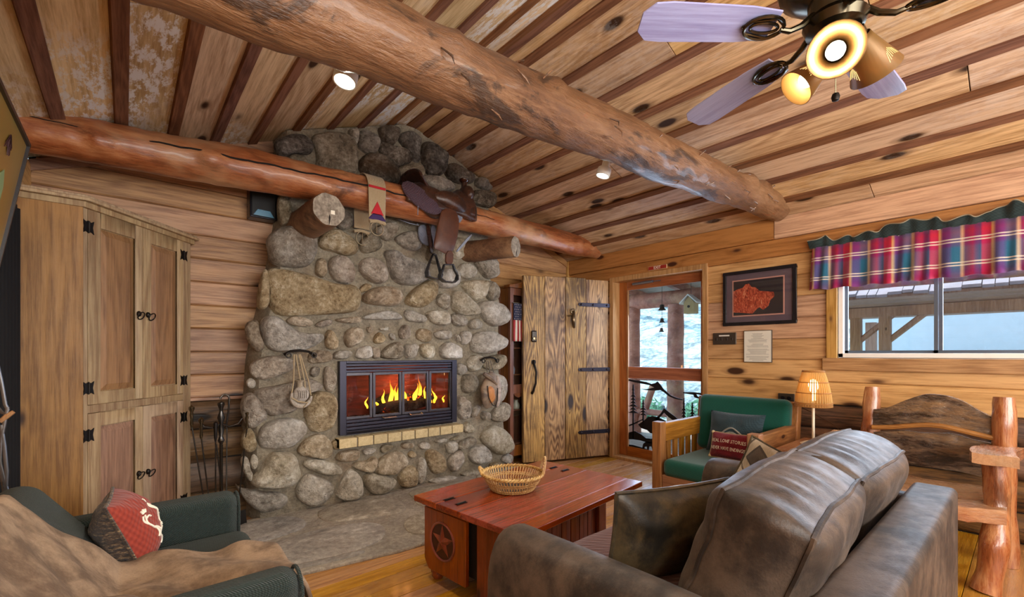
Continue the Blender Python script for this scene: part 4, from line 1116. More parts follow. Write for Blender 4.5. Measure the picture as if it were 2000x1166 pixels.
kbox(0, A0, -.03, .004, 0, KT).build('stile', m_cab, ca, bevel=.003); kbox(A1, KL, -.03, .004, 0, KT).build('stile', m_cab, ca, bevel=.003)
zu1, zu0 = onK(170, 404)[1], onK(170, 792)[1]; zl1 = onK(170, 808)[1]; zl0 = .13
for z0, z1 in ((0, zl0), (zl1, zu0), (zu1, KT)): kbox(A0, A1, -.03, .002, z0, z1).build('rail', m_cab, ca, bevel=.003)
def kdoor(a0, a1, z0, z1, pa0, pa1, pz0, pz1, hs, ring):
    d = kbox(a0 + .002, a1 - .002, -.03, -.005, z0 + .002, z1 - .002).build('door', m_cab, ca)
    q = MB()
    for b in ((a0 + .002, pa0, z0 + .002, z1 - .002), (pa1, a1 - .002, z0 + .002, z1 - .002), (pa0, pa1, z0 + .002, pz0), (pa0, pa1, pz1, z1 - .002)): kbox(b[0], b[1], -.006, .006, b[2], b[3], q)
    q.build('door_frame', m_cab, d, bevel=.003)
    w_ = .038; P = [kp(pa0 + .004, -.004, pz0 + .004), kp(pa1 - .004, -.004, pz0 + .004), kp(pa1 - .004, -.004, pz1 - .004), kp(pa0 + .004, -.004, pz1 - .004)]
    Q = [kp(pa0 + w_, .006, pz0 + w_), kp(pa1 - w_, .006, pz0 + w_), kp(pa1 - w_, .006, pz1 - w_), kp(pa0 + w_, .006, pz1 - w_)]
    MB().add(P + Q, [(4, 5, 6, 7), (0, 1, 5, 4), (1, 2, 6, 5), (2, 3, 7, 6), (3, 0, 4, 7)]).build('raised_panel', m_cabp, d)
    for z in hs:
        s_ = 1 if a0 < .3 else -1; ah = a0 if s_ > 0 else a1
        q = MB(); hw = .032; hh = .036
        pl_ = [(-hw, -hh), (-hw * .45, -hh * .7), (0, -hh * .95), (hw * .45, -hh * .7), (hw, -hh), (hw * .75, 0), (hw, hh), (hw * .45, hh * .7), (0, hh * .95), (-hw * .45, hh * .7), (-hw, hh), (-hw * .75, 0)]
        q.prism([kp(ah + x, .006, z + y) for x, y in pl_], kn_ * .004)
        q.tube([kp(ah, .010, z - .03), kp(ah, .010, z + .03)], .006, 8)
        q.build('hinge', m_iron, d)
    a, z = ring
    q = MB(); q.ell(kp(a, .010, z), (.014, .014, .018), 10, 6)
    ra = a + (.018 if a > AM else .004)
    q.tube([kp(ra + .022 * math.cos(t), .022 + .01 * math.sin(t), z - .012 + .022 * math.sin(t)) for t in [k * .42 for k in range(15)]], .0035, 6, close=True)
    q.build('ring_pull', m_iron, d, smooth=True)
pz = lambda v: onK(194, v)[1]
Lp0, Lp1, Rp0, Rp1 = onK(194, 600)[0], onK(262, 600)[0], onK(293, 600)[0], onK(344, 600)[0]
kdoor(A0, AM, zu0, zu1, Lp0, Lp1, pz(764), pz(446), [onK(173, 444)[1], onK(173, 758)[1]], onK(268, 613))
kdoor(AM, A1, zu0, zu1, Rp0, Rp1, pz(764), pz(446), [onK(173, 444)[1], onK(173, 758)[1]], onK(286, 615))
kdoor(A0, AM, zl0, zl1, Lp0, Lp1, zl0 + .1, pz(832), [onK(173, 850)[1], zl0 + .1], onK(268, 925))
kdoor(AM, A1, zl0, zl1, Rp0, Rp1, zl0 + .1, pz(832), [onK(173, 850)[1], zl0 + .1], onK(286, 921))
for (o, z0, z1) in ((.02, KT - .02, KT + .012), (.04, KT + .012, KT + .03), (.03, KT + .03, KT + .045)):
    P = [(K1.x - .0, K1.y - o), (K1.x + kn_.x * o + .0, K1.y - o), (K2.x + kn_.x * o + kx.x * o, K2.y + kn_.y * o + kx.y * o), (K2.x + kx.x * o, 3.97), (XL + .015, 3.97), (XL + .015, K1.y - o)]
    MB().prism([(x, y, z0) for x, y in P[1:]], (0, 0, z1 - z0)).build('cornice', m_cab, ca, bevel=.004)
# ------------------------------------------------------------------ speaker on the wall
sp = thing('wall_speaker', 'small black loudspeaker mounted high on the wall between cabinet and chimney', 'speaker', onY(515, 400, 3.96))
a, b = onY(488, 422, 3.86), onY(541, 368, 3.86)
MB().box((a.x, 3.86, a.z), (b.x, 3.975, b.z + .06)).build('case', m_black, sp, bevel=.008)
MB().box((a.x + .012, 3.852, a.z + .01), (b.x - .012, 3.862, b.z + .05)).build('grille', plain('grille_black', '#0c0b0d', .6), sp, bevel=.003)
P = [(a.x + .02, 3.848, a.z + .015), (b.x - .02, 3.848, a.z + .012), (b.x - .05, 3.845, a.z + .06), (a.x + .05, 3.845, a.z + .062)]
MB().prism(P, (0, .006, 0)).build('horn', plain('blue_reflection', '#5b8ba8', .25), sp, bevel=.003)  # blue plate painting a reflection on the case, no separate part
# ------------------------------------------------------------------ fireplace tools
m_tool = plain('tool_steel', '#4a4642', .25, .9)
tz = thing('tool_stand', 'black iron fireplace tool stand with a shepherd hook top', 'tool stand', (.5, 3.72, 0))
TX, TY = .505, 3.70
q = MB().lathe([(.0, 0), (.10, 0), (.11, .012), (.06, .03), (.02, .05), (.014, .07)], Matrix.Translation((TX, TY, 0)), 18); q.build('base', m_iron, tz, smooth=True)
q = MB().lathe([(.011, .05), (.011, .62), (.022, .64), (.012, .67), (.020, .72), (.012, .76), (.024, .80), (.012, .84), (.012, .86), (.022, .89), (.021, .905), (.0, .918)], Matrix.Translation((TX, TY, 0)), 12); q.build('post', m_tool, tz, smooth=True)
q = MB().tube([(TX + .03, TY, .72), (TX + .045, TY, .86)] + [(TX + .022 + .026 * math.cos(t), TY, .93 + .03 * math.sin(t)) for t in [0, .5, 1.0, 1.57, 2.1, 2.7, 3.14]], .007, 7); q.tube([(TX + .03, TY, .08), (TX + .035, TY, .72)], .005, 6); q.build('hook', m_tool, tz, smooth=True)
for s_ in (-1, 1): MB().tube([(TX, TY, .76), (TX + s_ * .05, TY - .01, .735), (TX + s_ * .1, TY - .015, .75), (TX + s_ * .125, TY - .015, .785)], .006, 6).build('arm', m_tool, tz, smooth=True)
def tool(x, zt, xb, head, label, knob):
    t = thing('fire_tool', label, 'fireplace tool', (x, 3.68, .1))
    MB().tube([(x, 3.68, zt - .12), (xb, 3.68, .12)], .0048, 7).build('shaft', m_tool, t, smooth=True)
    pr = [(.006, -.13), (.011, -.11), (.008, -.08), (.012, -.05), (.009, -.03), (.017, -.01), (.017, .004), (.0, .018)] if knob else [(.006, -.13), (.010, -.10), (.012, -.03), (.013, .0), (.0, .01)]
    MB().lathe(pr, Matrix.Translation((x, 3.68, zt)), 10).build('handle', m_brass if knob else m_iron, t, smooth=True)
    if head == 'shovel': MB().prism([(xb - .05, 3.676, .13), (xb + .05, 3.676, .13), (xb + .06, 3.676, .02), (xb - .06, 3.676, .02)], (0, .006, 0)).build('blade', m_iron, t, bevel=.002)
    if head == 'brush': MB().lathe([(.015, .13), (.035, .09), (.05, .02), (0, .02)], Matrix.Translation((xb, 3.68, 0)), 12).build('bristles', plain('bristle', '#3a2a1c', .9), t, smooth=True)
    if head == 'poker': MB().tube([(xb, 3.68, .14), (xb + .003, 3.68, .05), (xb, 3.68, .02)], [.005, .006, .001], 6).tube([(xb, 3.68, .08), (xb + .03, 3.68, .09), (xb + .035, 3.68, .12)], .004, 6).build('point', m_iron, t, smooth=True)
    if head == 'tongs': MB().tube([(x + .005, 3.68, zt - .15), (xb + .05, 3.675, .14)], .0045, 7).tube([(xb, 3.68, .12), (xb + .012, 3.68, .05)], .004, 6).tube([(xb + .05, 3.675, .14), (xb + .03, 3.675, .05)], .004, 6).build('jaw', m_tool, t, smooth=True)
tool(.335, .885, .42, 'poker', 'iron poker at the cabinet end of the tool stand', True)
tool(.388, .80, .445, 'brush', 'fireplace brush with a round iron knob between poker and stand', True)
tool(.47, .77, .47, 'tongs', 'iron tongs hanging just in front of the tool stand post', False)
tool(.66, .835, .60, 'shovel', 'fireplace shovel with a brass grip nearest the stones', True)
# ------------------------------------------------------------------ leaning painting on the left wall
pn = thing('framed_painting', 'big yellow painting of a cactus tilted out from the left wall', 'painting', (-.4, 2, 1.6))
def pw(y, z, o=0): return Vector((-.30 - (2.10 - z) * .166 + o, y, z))
T0, T1, Bz = 1.25, 2.665, 1.02
def slab(y0, y1, z0, z1, o0, o1): return MB().prism([pw(y0, z0, o0), pw(y1, z0, o0), pw(y1, z1, o0), pw(y0, z1, o0)], (o1 - o0, 0, 0))
g = G('painting_canvas'); v = g.coord(rnd=False); n = g.noise(v, 3, 4); x = g.sep(v)
m_cnv = g.done(g.ramp(g.math('MULTIPLY_ADD', n, .5, g.rng(x[2], 1.2, 2.2, 0, .6, smooth=False)), [(.1, '#a09a34'), (.45, '#a8862c'), (.65, '#8a6426'), (.95, '#7d7240')]), .35)
slab(T0 + .012, T1 - .012, Bz + .012, 2.088, -.02, -.002).build('canvas', m_cnv, pn)
m_pfr = plain('painting_frame', '#1b1417', .35)
q = MB()
for b in ((T0, T1, 2.088, 2.10), (T0, T1, Bz, Bz + .012), (T0, T0 + .012, Bz, 2.10), (T1 - .012, T1, Bz, 2.10)):
    P = [pw(b[0], b[2], -.03), pw(b[1], b[2], -.03), pw(b[1], b[3], -.03), pw(b[0], b[3], -.03)]; q.prism(P, (.038, 0, 0))
q.build('frame', m_pfr, pn)
m_cact = plain('cactus_green', '#7d8f63', .6)
MB().prism([pw(2.30 + a, 1.80 + b, .0) for a, b in ((0, -.3), (.10, -.28), (.16, -.1), (.15, .06), (.11, .11), (.06, .08), (.04, -.05), (0, -.08))], (.002, 0, 0)).build('cactus_image', m_cact, pn)
q = MB(); random.seed(9)
for k in range(22):
    a = random.uniform(-2.6, -.4); c = (2.38, 2.03)
    e = (c[0] + .09 * math.cos(a) * random.uniform(.6, 1), c[1] + .09 * math.sin(a) * random.uniform(.5, 1)); w_ = .006
    q.prism([pw(c[0] - w_, c[1], .001), pw(c[0] + w_, c[1], .001), pw(e[0], e[1], .001)], (.002, 0, 0))
q.build('flower_image', plain('flower_dark', '#3a1a20', .6), pn)
# dark drape added as wall shade, and scrolled iron rack at the far left edge
dp = thing('shade_sheet', 'black drape added as the shade on the left wall beside the pine cabinet', 'sheet', (-.42, 2.9, 0))
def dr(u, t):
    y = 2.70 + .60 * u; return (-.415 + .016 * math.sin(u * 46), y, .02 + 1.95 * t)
MB().grid(dr, 60, 4).build('cloth', plain('shade_black', '#07060a', .95), dp, smooth=True, solid=.004, angle=180)
ir = thing('iron_rack', 'scrolled wrought iron rack at the left wall in front of the black drape', 'rack', (-.37, 2.62, 0))
W = lambda u, v: onY(u, v, 2.62)
for P in ([(-8, 700), (2, 745), (10, 790), (15, 800), (12, 812), (4, 806), (-6, 795)], [(15, 795), (8, 830), (2, 860), (0, 900), (8, 960), (14, 1000)], [(2, 830), (8, 870), (13, 920), (11, 960)], [(-6, 880), (4, 920), (14, 960)]):
    MB().tube([W(u, v) for u, v in P], [.006] * len(P), 7, flat=.6).build('scroll', plain('rack_iron', '#6d6a6a', .3, .9), ir, smooth=True)
MB().tube([W(0, 824), W(14, 812), W(27, 804)], [.008, .01, .007], 8).build('peg', m_cabs, ir, smooth=True)
MB().lathe([(.0, 0), (.10, 0), (.10, .012), (.012, .02), (.01, .5)], Matrix.Translation(Vector((W(14, 1000).x, 2.62, 0))), 14).build('foot', m_iron, ir, smooth=True)
# ------------------------------------------------------------------ green armchair, pillow, blanket
m_green = fabric('green_weave', '#34433e', '#10181a', 800, .9, .8, .2, .12)
ac = thing('armchair', 'dark green woven armchair by the left wall under a tan blanket', 'armchair', (0, 1.98, 0))
def roundbox(a, b, r, name, mat, par, M=None, seg=4): return MB().rbox(a, b, r, M, seg).build(name, mat, par, smooth=True, angle=60)
AY0, AY1 = 1.41, 2.54
roundbox((-.42, AY0 + .02, .08), (.38, AY1 - .02, .30), .03, 'base', m_green, ac)
for y0, y1 in ((AY0, AY0 + .135), (AY1 - .15, AY1)):
    a = roundbox((-.40, y0, .06), (.405, y1, .60), .055, 'arm', m_green, ac)
    yc = (y0 + y1) / 2
    pts = [Vector((.398, yc + .062 * math.cos(t) * (1), .53 + .062 * math.sin(t))) for t in [math.pi * k / 10 for k in range(11)]]
    MB().tube([(.398, y1 - .006, .08)] + pts + [(.398, y0 + .006, .08)], .006, 6).build('welt', m_green, a, smooth=True)
roundbox((-.425, AY0 + .03, .08), (-.285, AY1 - .03, .735), .06, 'back', m_green, ac)
roundbox((-.18, AY0 + .14, .29), (.43, AY1 - .155, .45), .06, 'seat_cushion', m_green, ac)
Mc = Matrix.Translation((-.225, 1.97, .615)) @ Matrix.Rotation(math.radians(-36), 4, 'Y')
bc = roundbox((-.08, -.42, -.19), (.08, .42, .185), .075, 'back_cushion', m_green, ac, Mc)
MB().tube([Mc @ Vector((-.01, y, .186)) for y in [-.36 + .72 * k / 12 for k in range(13)]], .007, 6).build('welt', m_green, bc, smooth=True)
for x in (-.36, .34):
    for y in (AY0 + .07, AY1 - .07): MB().lathe([(.022, 0), (.03, .02), (.028, .09)], Matrix.Translation((x, y, 0)), 10).build('foot', m_black, ac)
# blanket
bk = thing('throw_blanket', 'tan plush blanket spread over the green armchair', 'blanket', (.05, 1.75, .5))
m_blk = suede('tan_plush', '#9c846c', '#655140', .75, 5, .2)
def blanket(u, t):
    # u: from the back (-.34) over the seat to the front edge; t: from the near arm to the far side
    xs = -.36 + .83 * u
    far = 1.98 + .20 * min(1, max(0, (xs + .24) / .22)) - .16 * max(0, xs + .02) / .4 + .02 * math.sin(u * 17); sm = min(1, max(0, (xs + .06) / .20)); near = 1.36 + .195 * sm * sm * (3 - 2 * sm)
    y = near + (far - near) * t
    x = xs
    zs = .475
    if x < -.02: zs += .335 * min(1, (-.02 - x) / .25)          # climbs the back cushion
    if x < -.30: zs -= (-.30 - x) * .5
    wk = min(1, max(0, (.15 - x) / .16)); wk = wk * wk * (3 - 2 * wk)
    if y < 1.62: zs = max(zs, .475 + .135 * wk * (1 - ((y - 1.48) / .14) ** 2 if 1.48 <= y <= 1.62 else 1 - 1.2 * ((1.48 - y) / .12) ** 2 if y < 1.48 else 0))
    q = Vector((x, y, 0))
    f = .012 + .024 * noise.noise(q * 6 + Vector((3, 1, 0))) + .014 * math.sin((x * .9 + y * .6) * 34 + 3 * noise.noise(q * 3)) * (.4 + .6 * abs(noise.noise(q * 2.2)))
    f += .028 * max(0, noise.noise(q * 3.1 + Vector((0, 4, 0))))
    if t > .93: zs -= (t - .93) * .25
    if u > .97: zs -= (u - .97) * 3.0
    return (x, y, zs + f + .018)
MB().grid(blanket, 90, 70).build('cloth', m_blk, bk, smooth=True, solid=.012, angle=180)
# pillow builder
def pillow(name, par, M, w_, h_, t_, m_front, m_back, n=22, pw_=.5, pinch=.09):
    def surf(x, y, s):
        k = max(0., (1 - abs(x) ** 2.3) * (1 - abs(y) ** 2.3)) ** pw_
        wr = .004 * noise.noise(Vector((x * 3, y * 3, s * 5))) * k * 4
        return Vector((x * w_ / 2 * (1 - pinch * (1 - y * y)), s * (t_ / 2 * k) + wr * s, y * h_ / 2 * (1 - pinch * (1 - x * x))))
    out = []
    for s, mt, nm in ((-1, m_front, 'front_panel'), (1, m_back, 'back_panel')):
        mb = MB().grid(lambda u, v: M @ surf(2 * u - 1, 2 * v - 1, s), n, n)
        out.append(mb.build(nm, mt, par, smooth=True, angle=180))
    ring = [(k / n * 2 - 1, -1) for k in range(n)] + [(1, k / n * 2 - 1) for k in range(n)] + [(1 - k / n * 2, 1) for k in range(n)] + [(-1, 1 - k / n * 2) for k in range(n)]
    return surf, out, [M @ surf(x, y, 0) for x, y in ring]
m_red = fabric('red_tapestry', '#9c4030', '#6f261f', 240, .5, .9, .15)
g = G('boucle_brown'); v = g.coord(rnd=False); n = g.noise(g.scale(v, (1, 1, 3)), 45, 4, .7)
m_bouc = g.done(g.ramp(n, [(.38, '#17120f'), (.55, '#4a3626'), (.68, '#a58a60')]), .95, g.bump(n, .9, .01), sheen=.2)
rp = thing('accent_pillow', 'red pillow with cream folk figures and a dark boucle back on the green armchair', 'pillow', (.0, 2.26, .46))
Mp = Matrix.Translation((.005, 2.265, .575)) @ Matrix.Rotation(math.radians(-3), 4, 'Z') @ Matrix.Rotation(math.radians(-22), 4, 'Y') @ Matrix.Rotation(math.radians(90), 4, 'Z')
surf, _, ring = pillow('p', rp, Mp, .31, .285, .19, m_red, m_bouc, pinch=.06)
MB().tube(ring, .006, 6, close=True).build('fringe_edge', m_bouc, rp, smooth=True)
def figs(surf, M, strokes, wd, off=.002, s=-1):
    q = MB()
    for st in strokes:
        for _ in range(2):
            if len(st) > 2: st = [st[0]] + [p for a, b in zip(st[:-1], st[1:]) for p in ((a[0] * .75 + b[0] * .25, a[1] * .75 + b[1] * .25), (a[0] * .25 + b[0] * .75, a[1] * .25 + b[1] * .75))] + [st[-1]]
        pts = [M @ (surf(x, y, s) + Vector((0, s * off, 0))) for x, y in st]
        q.tube(pts, [wd] * len(pts), 6, flat=1)
    return q
F = [[(-.45, .35), (-.40, .2), (-.5, .0), (-.42, -.2), (-.3, -.3)], [(-.40, .2), (-.2, .25), (-.05, .15)], [(-.5, .0), (-.58, .2), (-.55, .35)], [(-.3, -.3), (-.25, -.5), (-.38, -.62)], [(-.42, -.2), (-.18, -.28), (-.1, -.45)], [(-.5, .42), (-.55, .55)], [(-.43, .42), (-.42, .58)], [(-.37, .42), (-.28, .53)]]
F2 = [[(x + .75, y * .9 + .25) for x, y in s] for s in F] + [[(x + .55, y * .6 - .62) for x, y in s] for s in F]
figs(surf, Mp, [[(x * .55 - .38, y * .75 + .05) for x, y in s_] for s_ in F] + [[(x * .6 - .18, y * .8) for x, y in s_] for s_ in F2], .0036, .0012).build('folk_figures', m_cream, rp, smooth=True)
# ------------------------------------------------------------------ coffee table and basket
m_tab = wood('cherry_top', '#a04426', '#5c1e11', '#2c0d08', 'x', .2, 16, .5, .12, coat=.5, grime=.45)
m_tabs = wood('cherry_side', '#94492a', '#642a17', '#2c0f08', 'z', .3, 18, .4, .15, coat=.3, grime=.3)
m_tabx = wood('cherry_rail', '#9a4527', '#662514', '#2c0f08', 'x', .28, 18, .4, .15, coat=.4, grime=.3)
ct = thing('coffee_table', 'glossy cherry red trunk coffee table with a carved star on its end', 'table', (1.81, 1.90, 0), math.radians(6), world=False)
TW, TD, TH = .56, .40, .462
MB().box((-TW, -TD + .10, TH - .032), (TW, -.10 + .10, TH)).build('top_board', m_tab, ct, bevel=.004)
for y0, y1 in ((-TD, -TD + .0985), (.0015, .20), (.2015, TD)): MB().box((-TW, y0, TH - .032), (TW, y1, TH)).build('top_board', m_tab, ct, bevel=.005)
q = MB()
q.box((-TW + .03, -TD + .03, TH - .052), (TW - .03, TD - .03, TH - .032)); q.build('top_moulding', m_tabx, ct, bevel=.006)
BX0, BX1, BY0, BY1, BZ0, BZ1 = -.49, .47, -.20, .34, .07, TH - .05
for x0, x1 in ((BX0, BX0 + .085), (BX1 - .085, BX1)):
    for y0, y1 in ((BY0, BY0 + .06), (BY1 - .06, BY1)):
        MB().box((x0, y0, .03), (x1, y1 + (.10 if y0 < 0 else 0), BZ1)).build('corner_post', m_tabs, ct, bevel=.005)
for z0, z1 in ((BZ0 + .01, BZ0 + .065), (BZ1 - .05, BZ1)):
    for y in (BY0 + .008, BY1 - .05): MB().box((BX0 + .086, y, z0), (BX1 - .086, y + .04, z1)).build('rail', m_tabx, ct, bevel=.004)
N = 18; sw_ = (BX1 - BX0 - .174) / N
for yy in (BY0 + .022, BY1 - .034):
    for i in range(N): MB().box((BX0 + .087 + i * sw_ + .0015, yy + .002 * (i % 2), BZ0 + .065), (BX0 + .087 + (i + 1) * sw_ - .0015, yy + .012, BZ1 - .05)).build('beadboard_slat', m_tabs, ct, bevel=.002, seg=1)
MB().box((BX0 + .02, BY0 + .05, BZ0 + .03), (BX1 - .02, BY1 - .05, BZ1 - .03)).build('inner_box', m_dark, ct)
MB().box((BX1 - .02, BY0 + .06, BZ0), (BX1, BY1 - .06, BZ1)).build('end_panel', m_tabs, ct)
EX = BX0 - .012
def star_board():
    y0, y1 = .0, .345; z0, z1 = .095, BZ1 - .005; c = (.185, .255); n = 40; R_ = .098
    outer = [(y0, z0 - .02), (y1 - .04, z0 - .02), (y1 - .02, z0), (y1, z0 + .03), (y1, z1), (y0, z1)]
    return outer, c, R_
outer, c, R_ = star_board()
MB().prism([(EX, y, z) for y, z in outer], (-.026, 0, 0)).build('star_board', m_tabs, ct, bevel=.004)
sb = ct.children[-1]
xs = EX - .0262
ringp = [(xs, c[0] + R_ * math.cos(t), c[1] + R_ * math.sin(t)) for t in [2 * math.pi * k / 36 for k in range(36)]]
MB().tube(ringp, .007, 6, close=True).build('star_ring', m_tabs, sb, smooth=True)
MB().prism([(xs + .0003, c[0] + R_ * .93 * math.cos(t), c[1] + R_ * .93 * math.sin(t)) for t in [2 * math.pi * k / 36 for k in range(36)]], (-.001, 0, 0)).build('recess', plain('recess_brown', '#3a160b', .5), sb)
S = []
for k in range(10):
    a = math.pi / 2 + k * math.pi / 5; r = R_ * (.92 if k % 2 == 0 else .36); S.append((xs - .001, c[0] + r * math.cos(a), c[1] + r * math.sin(a)))
tip = (xs - .016, c[0], c[1])
MB().add(S + [tip], [(k, (k + 1) % 10, 10) for k in range(10)]).build('star', m_tabs, sb)
for x in (BX0 + .03, BX1 - .05):
    for y in (BY0 + .03, BY1 - .03): MB().lathe([(.026, 0), (.034, .012), (.036, .04), (.028, .062), (.032, .07), (.03, .08)], Matrix.Translation((x, y, 0)), 14).build('bun_foot', m_tabs, ct, smooth=True)
for x in (-TW + .09, TW - .12):
    for y in (.05, .15 + .0):
        q = MB(); yy = y + .05
        q.prism([(x - .035, yy - .012, TH + .0005), (x + .035, yy - .012, TH + .0005), (x + .03, yy, TH + .0005), (x + .035, yy + .012, TH + .0005), (x - .035, yy + .012, TH + .0005), (x - .03, yy, TH + .0005)], (0, 0, .0025)).tube([(x - .03, yy - .0, TH + .004), (x + .03, yy - .0, TH + .004)], .004, 6).build('hinge', m_iron, ct)
bs = thing('wicker_basket', 'round woven wicker basket with two loop handles on the coffee table', 'basket', (1.70, 1.965, TH), world=False)
m_wick = wood('wicker', '#d9b87c', '#a2743c', '#5a3415', 'z', .45, 30, 0, .3, bump=.3)
BR0, BR1, BH = .118, .172, .088
def brad(z): t = z / BH; return BR0 + (BR1 - BR0) * (t ** .85)
NS = 58; q = MB()
for k in range(NS):
    a = 2 * math.pi * k / NS
    q.tube([(brad(z) * math.cos(a + .03 * math.sin(z * 60)), brad(z) * math.sin(a + .03 * math.sin(z * 60)), z + .004) for z in (0, BH * .33, BH * .66, BH)], .0042, 5)
o = q.build('stakes', m_wick, bs, smooth=True); tag(o, kind='stuff')
q = MB()
for r_, ph in [(i * .0065 + .004, i) for i in range(13)]:
    P = []
    for k in range(NS * 2):
        a = math.pi * k / NS; off = .0045 * (1 if (k // 1 + ph) % 2 else -1) * (1 if k % 2 else .0)
        P.append(((brad(r_) + off) * math.cos(a), (brad(r_) + off) * math.sin(a), r_ + .003))
    if ph in (0, 1, 2, 6, 7, 8): q.tube(P, .0032, 4, close=True)
o = q.build('weave', m_wick, bs, smooth=True); tag(o, kind='stuff')
q = MB()
for s_ in (0, math.pi):
    P = [((BR1 + .004 + .006 * math.cos(a * 26 + s_)) * math.cos(a), (BR1 + .004 + .006 * math.cos(a * 26 + s_)) * math.sin(a), BH + .006 + .006 * math.sin(a * 26 + s_)) for a in [2 * math.pi * k / 160 for k in range(160)]]
    q.tube(P, .0058, 5, close=True)
q.build('rim', m_wick, bs, smooth=True)
MB().lathe([(.0, .004), (BR0, .004), (BR0, .008), (0, .008)], None, 32).build('bottom', plain('wicker_dark', '#3b3028', .8), bs)
for hd in (.02, math.pi - .1):
    q = MB()
    for s_ in (0, 2.1, 4.2):
        P = []
        for k in range(26):
            t = k / 25; a = hd + (t - .5) * .55; up = math.sin(math.pi * t)
            rr = BR1 + .008 + .012 * up + .005 * math.cos(t * 30 + s_); P.append((rr * math.cos(a), rr * math.sin(a), BH + .008 + .082 * up * (1 if hd < 1 else .35) + .005 * math.sin(t * 30 + s_)))
        q.tube(P, .0042, 5)
    q.build('loop_handle', m_wick, bs, smooth=True)
tag(bs); bs.rotation_euler = (0, 0, math.radians(-35))
# ------------------------------------------------------------------ suede sofa
m_suede = suede('brown_suede', '#57483c', '#28201b', .5, 3.4, .28)
m_cush = suede('cushion_suede', '#5b4c40', '#2a221d', .46, 3.0, .32, .5)
so = thing('sofa', 'grey brown suede two seat sofa facing the fireplace', 'sofa', (1.95, .75, 0))
SX0_, SX1_ = 1.0, 2.89
roundbox((SX0_ + .03, .26, .06), (SX1_ - .03, 1.24, .30), .04, 'base', m_suede, so)
for x0, x1 in ((SX0_, SX0_ + .245), (SX1_ - .255, SX1_)):
    mb = MB(); n = 28; prof = []
    w_ = x1 - x0
    for k in range(n):
        a = 2 * math.pi * k / n
        ex = math.copysign(abs(math.cos(a)) ** .75, math.cos(a)); ez = math.copysign(abs(math.sin(a)) ** .8, math.sin(a))
        prof.append(((x0 + x1) / 2 + ex * w_ / 2, (.34 + ez * .265) if ez > 0 else (.34 + ez * .29)))
    rows = [(1.315, .80), (1.312, .90), (1.30, .97), (1.27, 1.0), (1.0, 1.0), (.7, 1.0), (.3, 1.0)]
    vs = []; fs = []; xc = (x0 + x1) / 2
    for y, sc in rows:
        for x, z in prof:
            q3 = Vector((x, y, z)); nz = noise.noise(q3 * 5) * .008
            vs.append((xc + (x - xc) * sc + nz, y + nz * .4, .34 + (z - .34) * sc + nz - .0 * y))
    for r in range(len(rows) - 1): fs += [(r * n + k, r * n + (k + 1) % n, (r + 1) * n + (k + 1) % n, (r + 1) * n + k) for k in range(n)]
    fs += [tuple(range(n)), tuple((len(rows) - 1) * n + k for k in range(n))[::-1]]
    mb.add(vs, fs).build('arm', m_suede, so, smooth=True, angle=70)
roundbox((SX0_ + .01, .215, .05), (SX1_ - .005, .375, .635), .028, 'back', m_suede, so)
for i, (x0, x1) in enumerate(((1.25, 1.94), (1.945, 2.63))):
    roundbox((x0, .40, .27), (x1, 1.29, .445), .055, 'seat_cushion', m_cush, so)
for x in (SX0_ + .1, SX1_ - .1):
    for y in (.32, 1.18): MB().lathe([(.025, 0), (.03, .065)], Matrix.Translation((x, y, 0)), 10).build('foot', m_black, so)
def puff(name, par, M, w_, h_, t_, mat, n=26):
    # boxed cushion: front/back panels bulging, welted box edge
    def S(x, y, s): 
        k = ((1 - abs(x) ** 5) * (1 - abs(y) ** 5)) ** .5
        return Vector((x * w_ / 2 * (1 - .04 * (1 - y * y)), s * (t_ * .36 + t_ * .20 * k) + .012 * noise.noise(Vector((x * 2.2 + s, y * 2.2, par.location.x))), y * h_ / 2 * (1 + .05 * (1 - x * x))))
    mb = MB()
    for s in (-1, 1): mb.grid(lambda u, v: M @ S(2 * u - 1, 2 * v - 1, s), n, n)
    ring = [(k / n * 2 - 1, -1) for k in range(n)] + [(1, k / n * 2 - 1) for k in range(n)] + [(1 - k / n * 2, 1) for k in range(n)] + [(-1, 1 - k / n * 2) for k in range(n)]
    m = len(ring); rows = 9; vs = []
    for j in range(rows):
        s = -1 + 2 * j / (rows - 1); bul = 1 + .10 * (1 - s * s)
        for k, (x, y) in enumerate(ring):
            a = S(x, y, -1); b = S(x, y, 1); p = a.lerp(b, (s + 1) / 2)
            wr = .0045 * math.sin(k * 1.9 + 2 * math.sin(k * .37)) * (1 - s * s) if y > .9 else 0
            p = Vector((p.x * (1 + (bul - 1) * (1 if abs(x) > .99 else 0)), p.y, p.z * (1 + (bul - 1) * 1.1 * (1 if abs(y) > .99 else 0)) + wr)); vs.append(M @ p)
    fs = [(j * m + k, j * m + (k + 1) % m, (j + 1) * m + (k + 1) % m, (j + 1) * m + k) for j in range(rows - 1) for k in range(m)]
    mb.add(vs, fs)
    c = mb.build('cushion', mat, par, smooth=True, angle=180)
    for s in (-1, 1): MB().tube([M @ S(x, y, s) for x, y in ring], .008, 6, close=True).build('welt', m_suede, par, smooth=True)
for i, (xc, lab) in enumerate(((1.625, 'plump suede back cushion at the near end of the sofa'), (2.345, 'plump suede back cushion at the far end of the sofa by the log armchair'))):
    bc_ = thing('back_cushion', lab, 'cushion', (xc, .56, .45), group='sofa back cushions')
    M = Matrix.Translation((xc, .545 + .01 * i, .645)) @ Matrix.Rotation(math.radians(4 - 5 * i), 4, 'Z') @ Matrix.Rotation(math.radians(20), 4, 'X')
    puff('c', bc_, M, .745, .40, .30, m_cush)
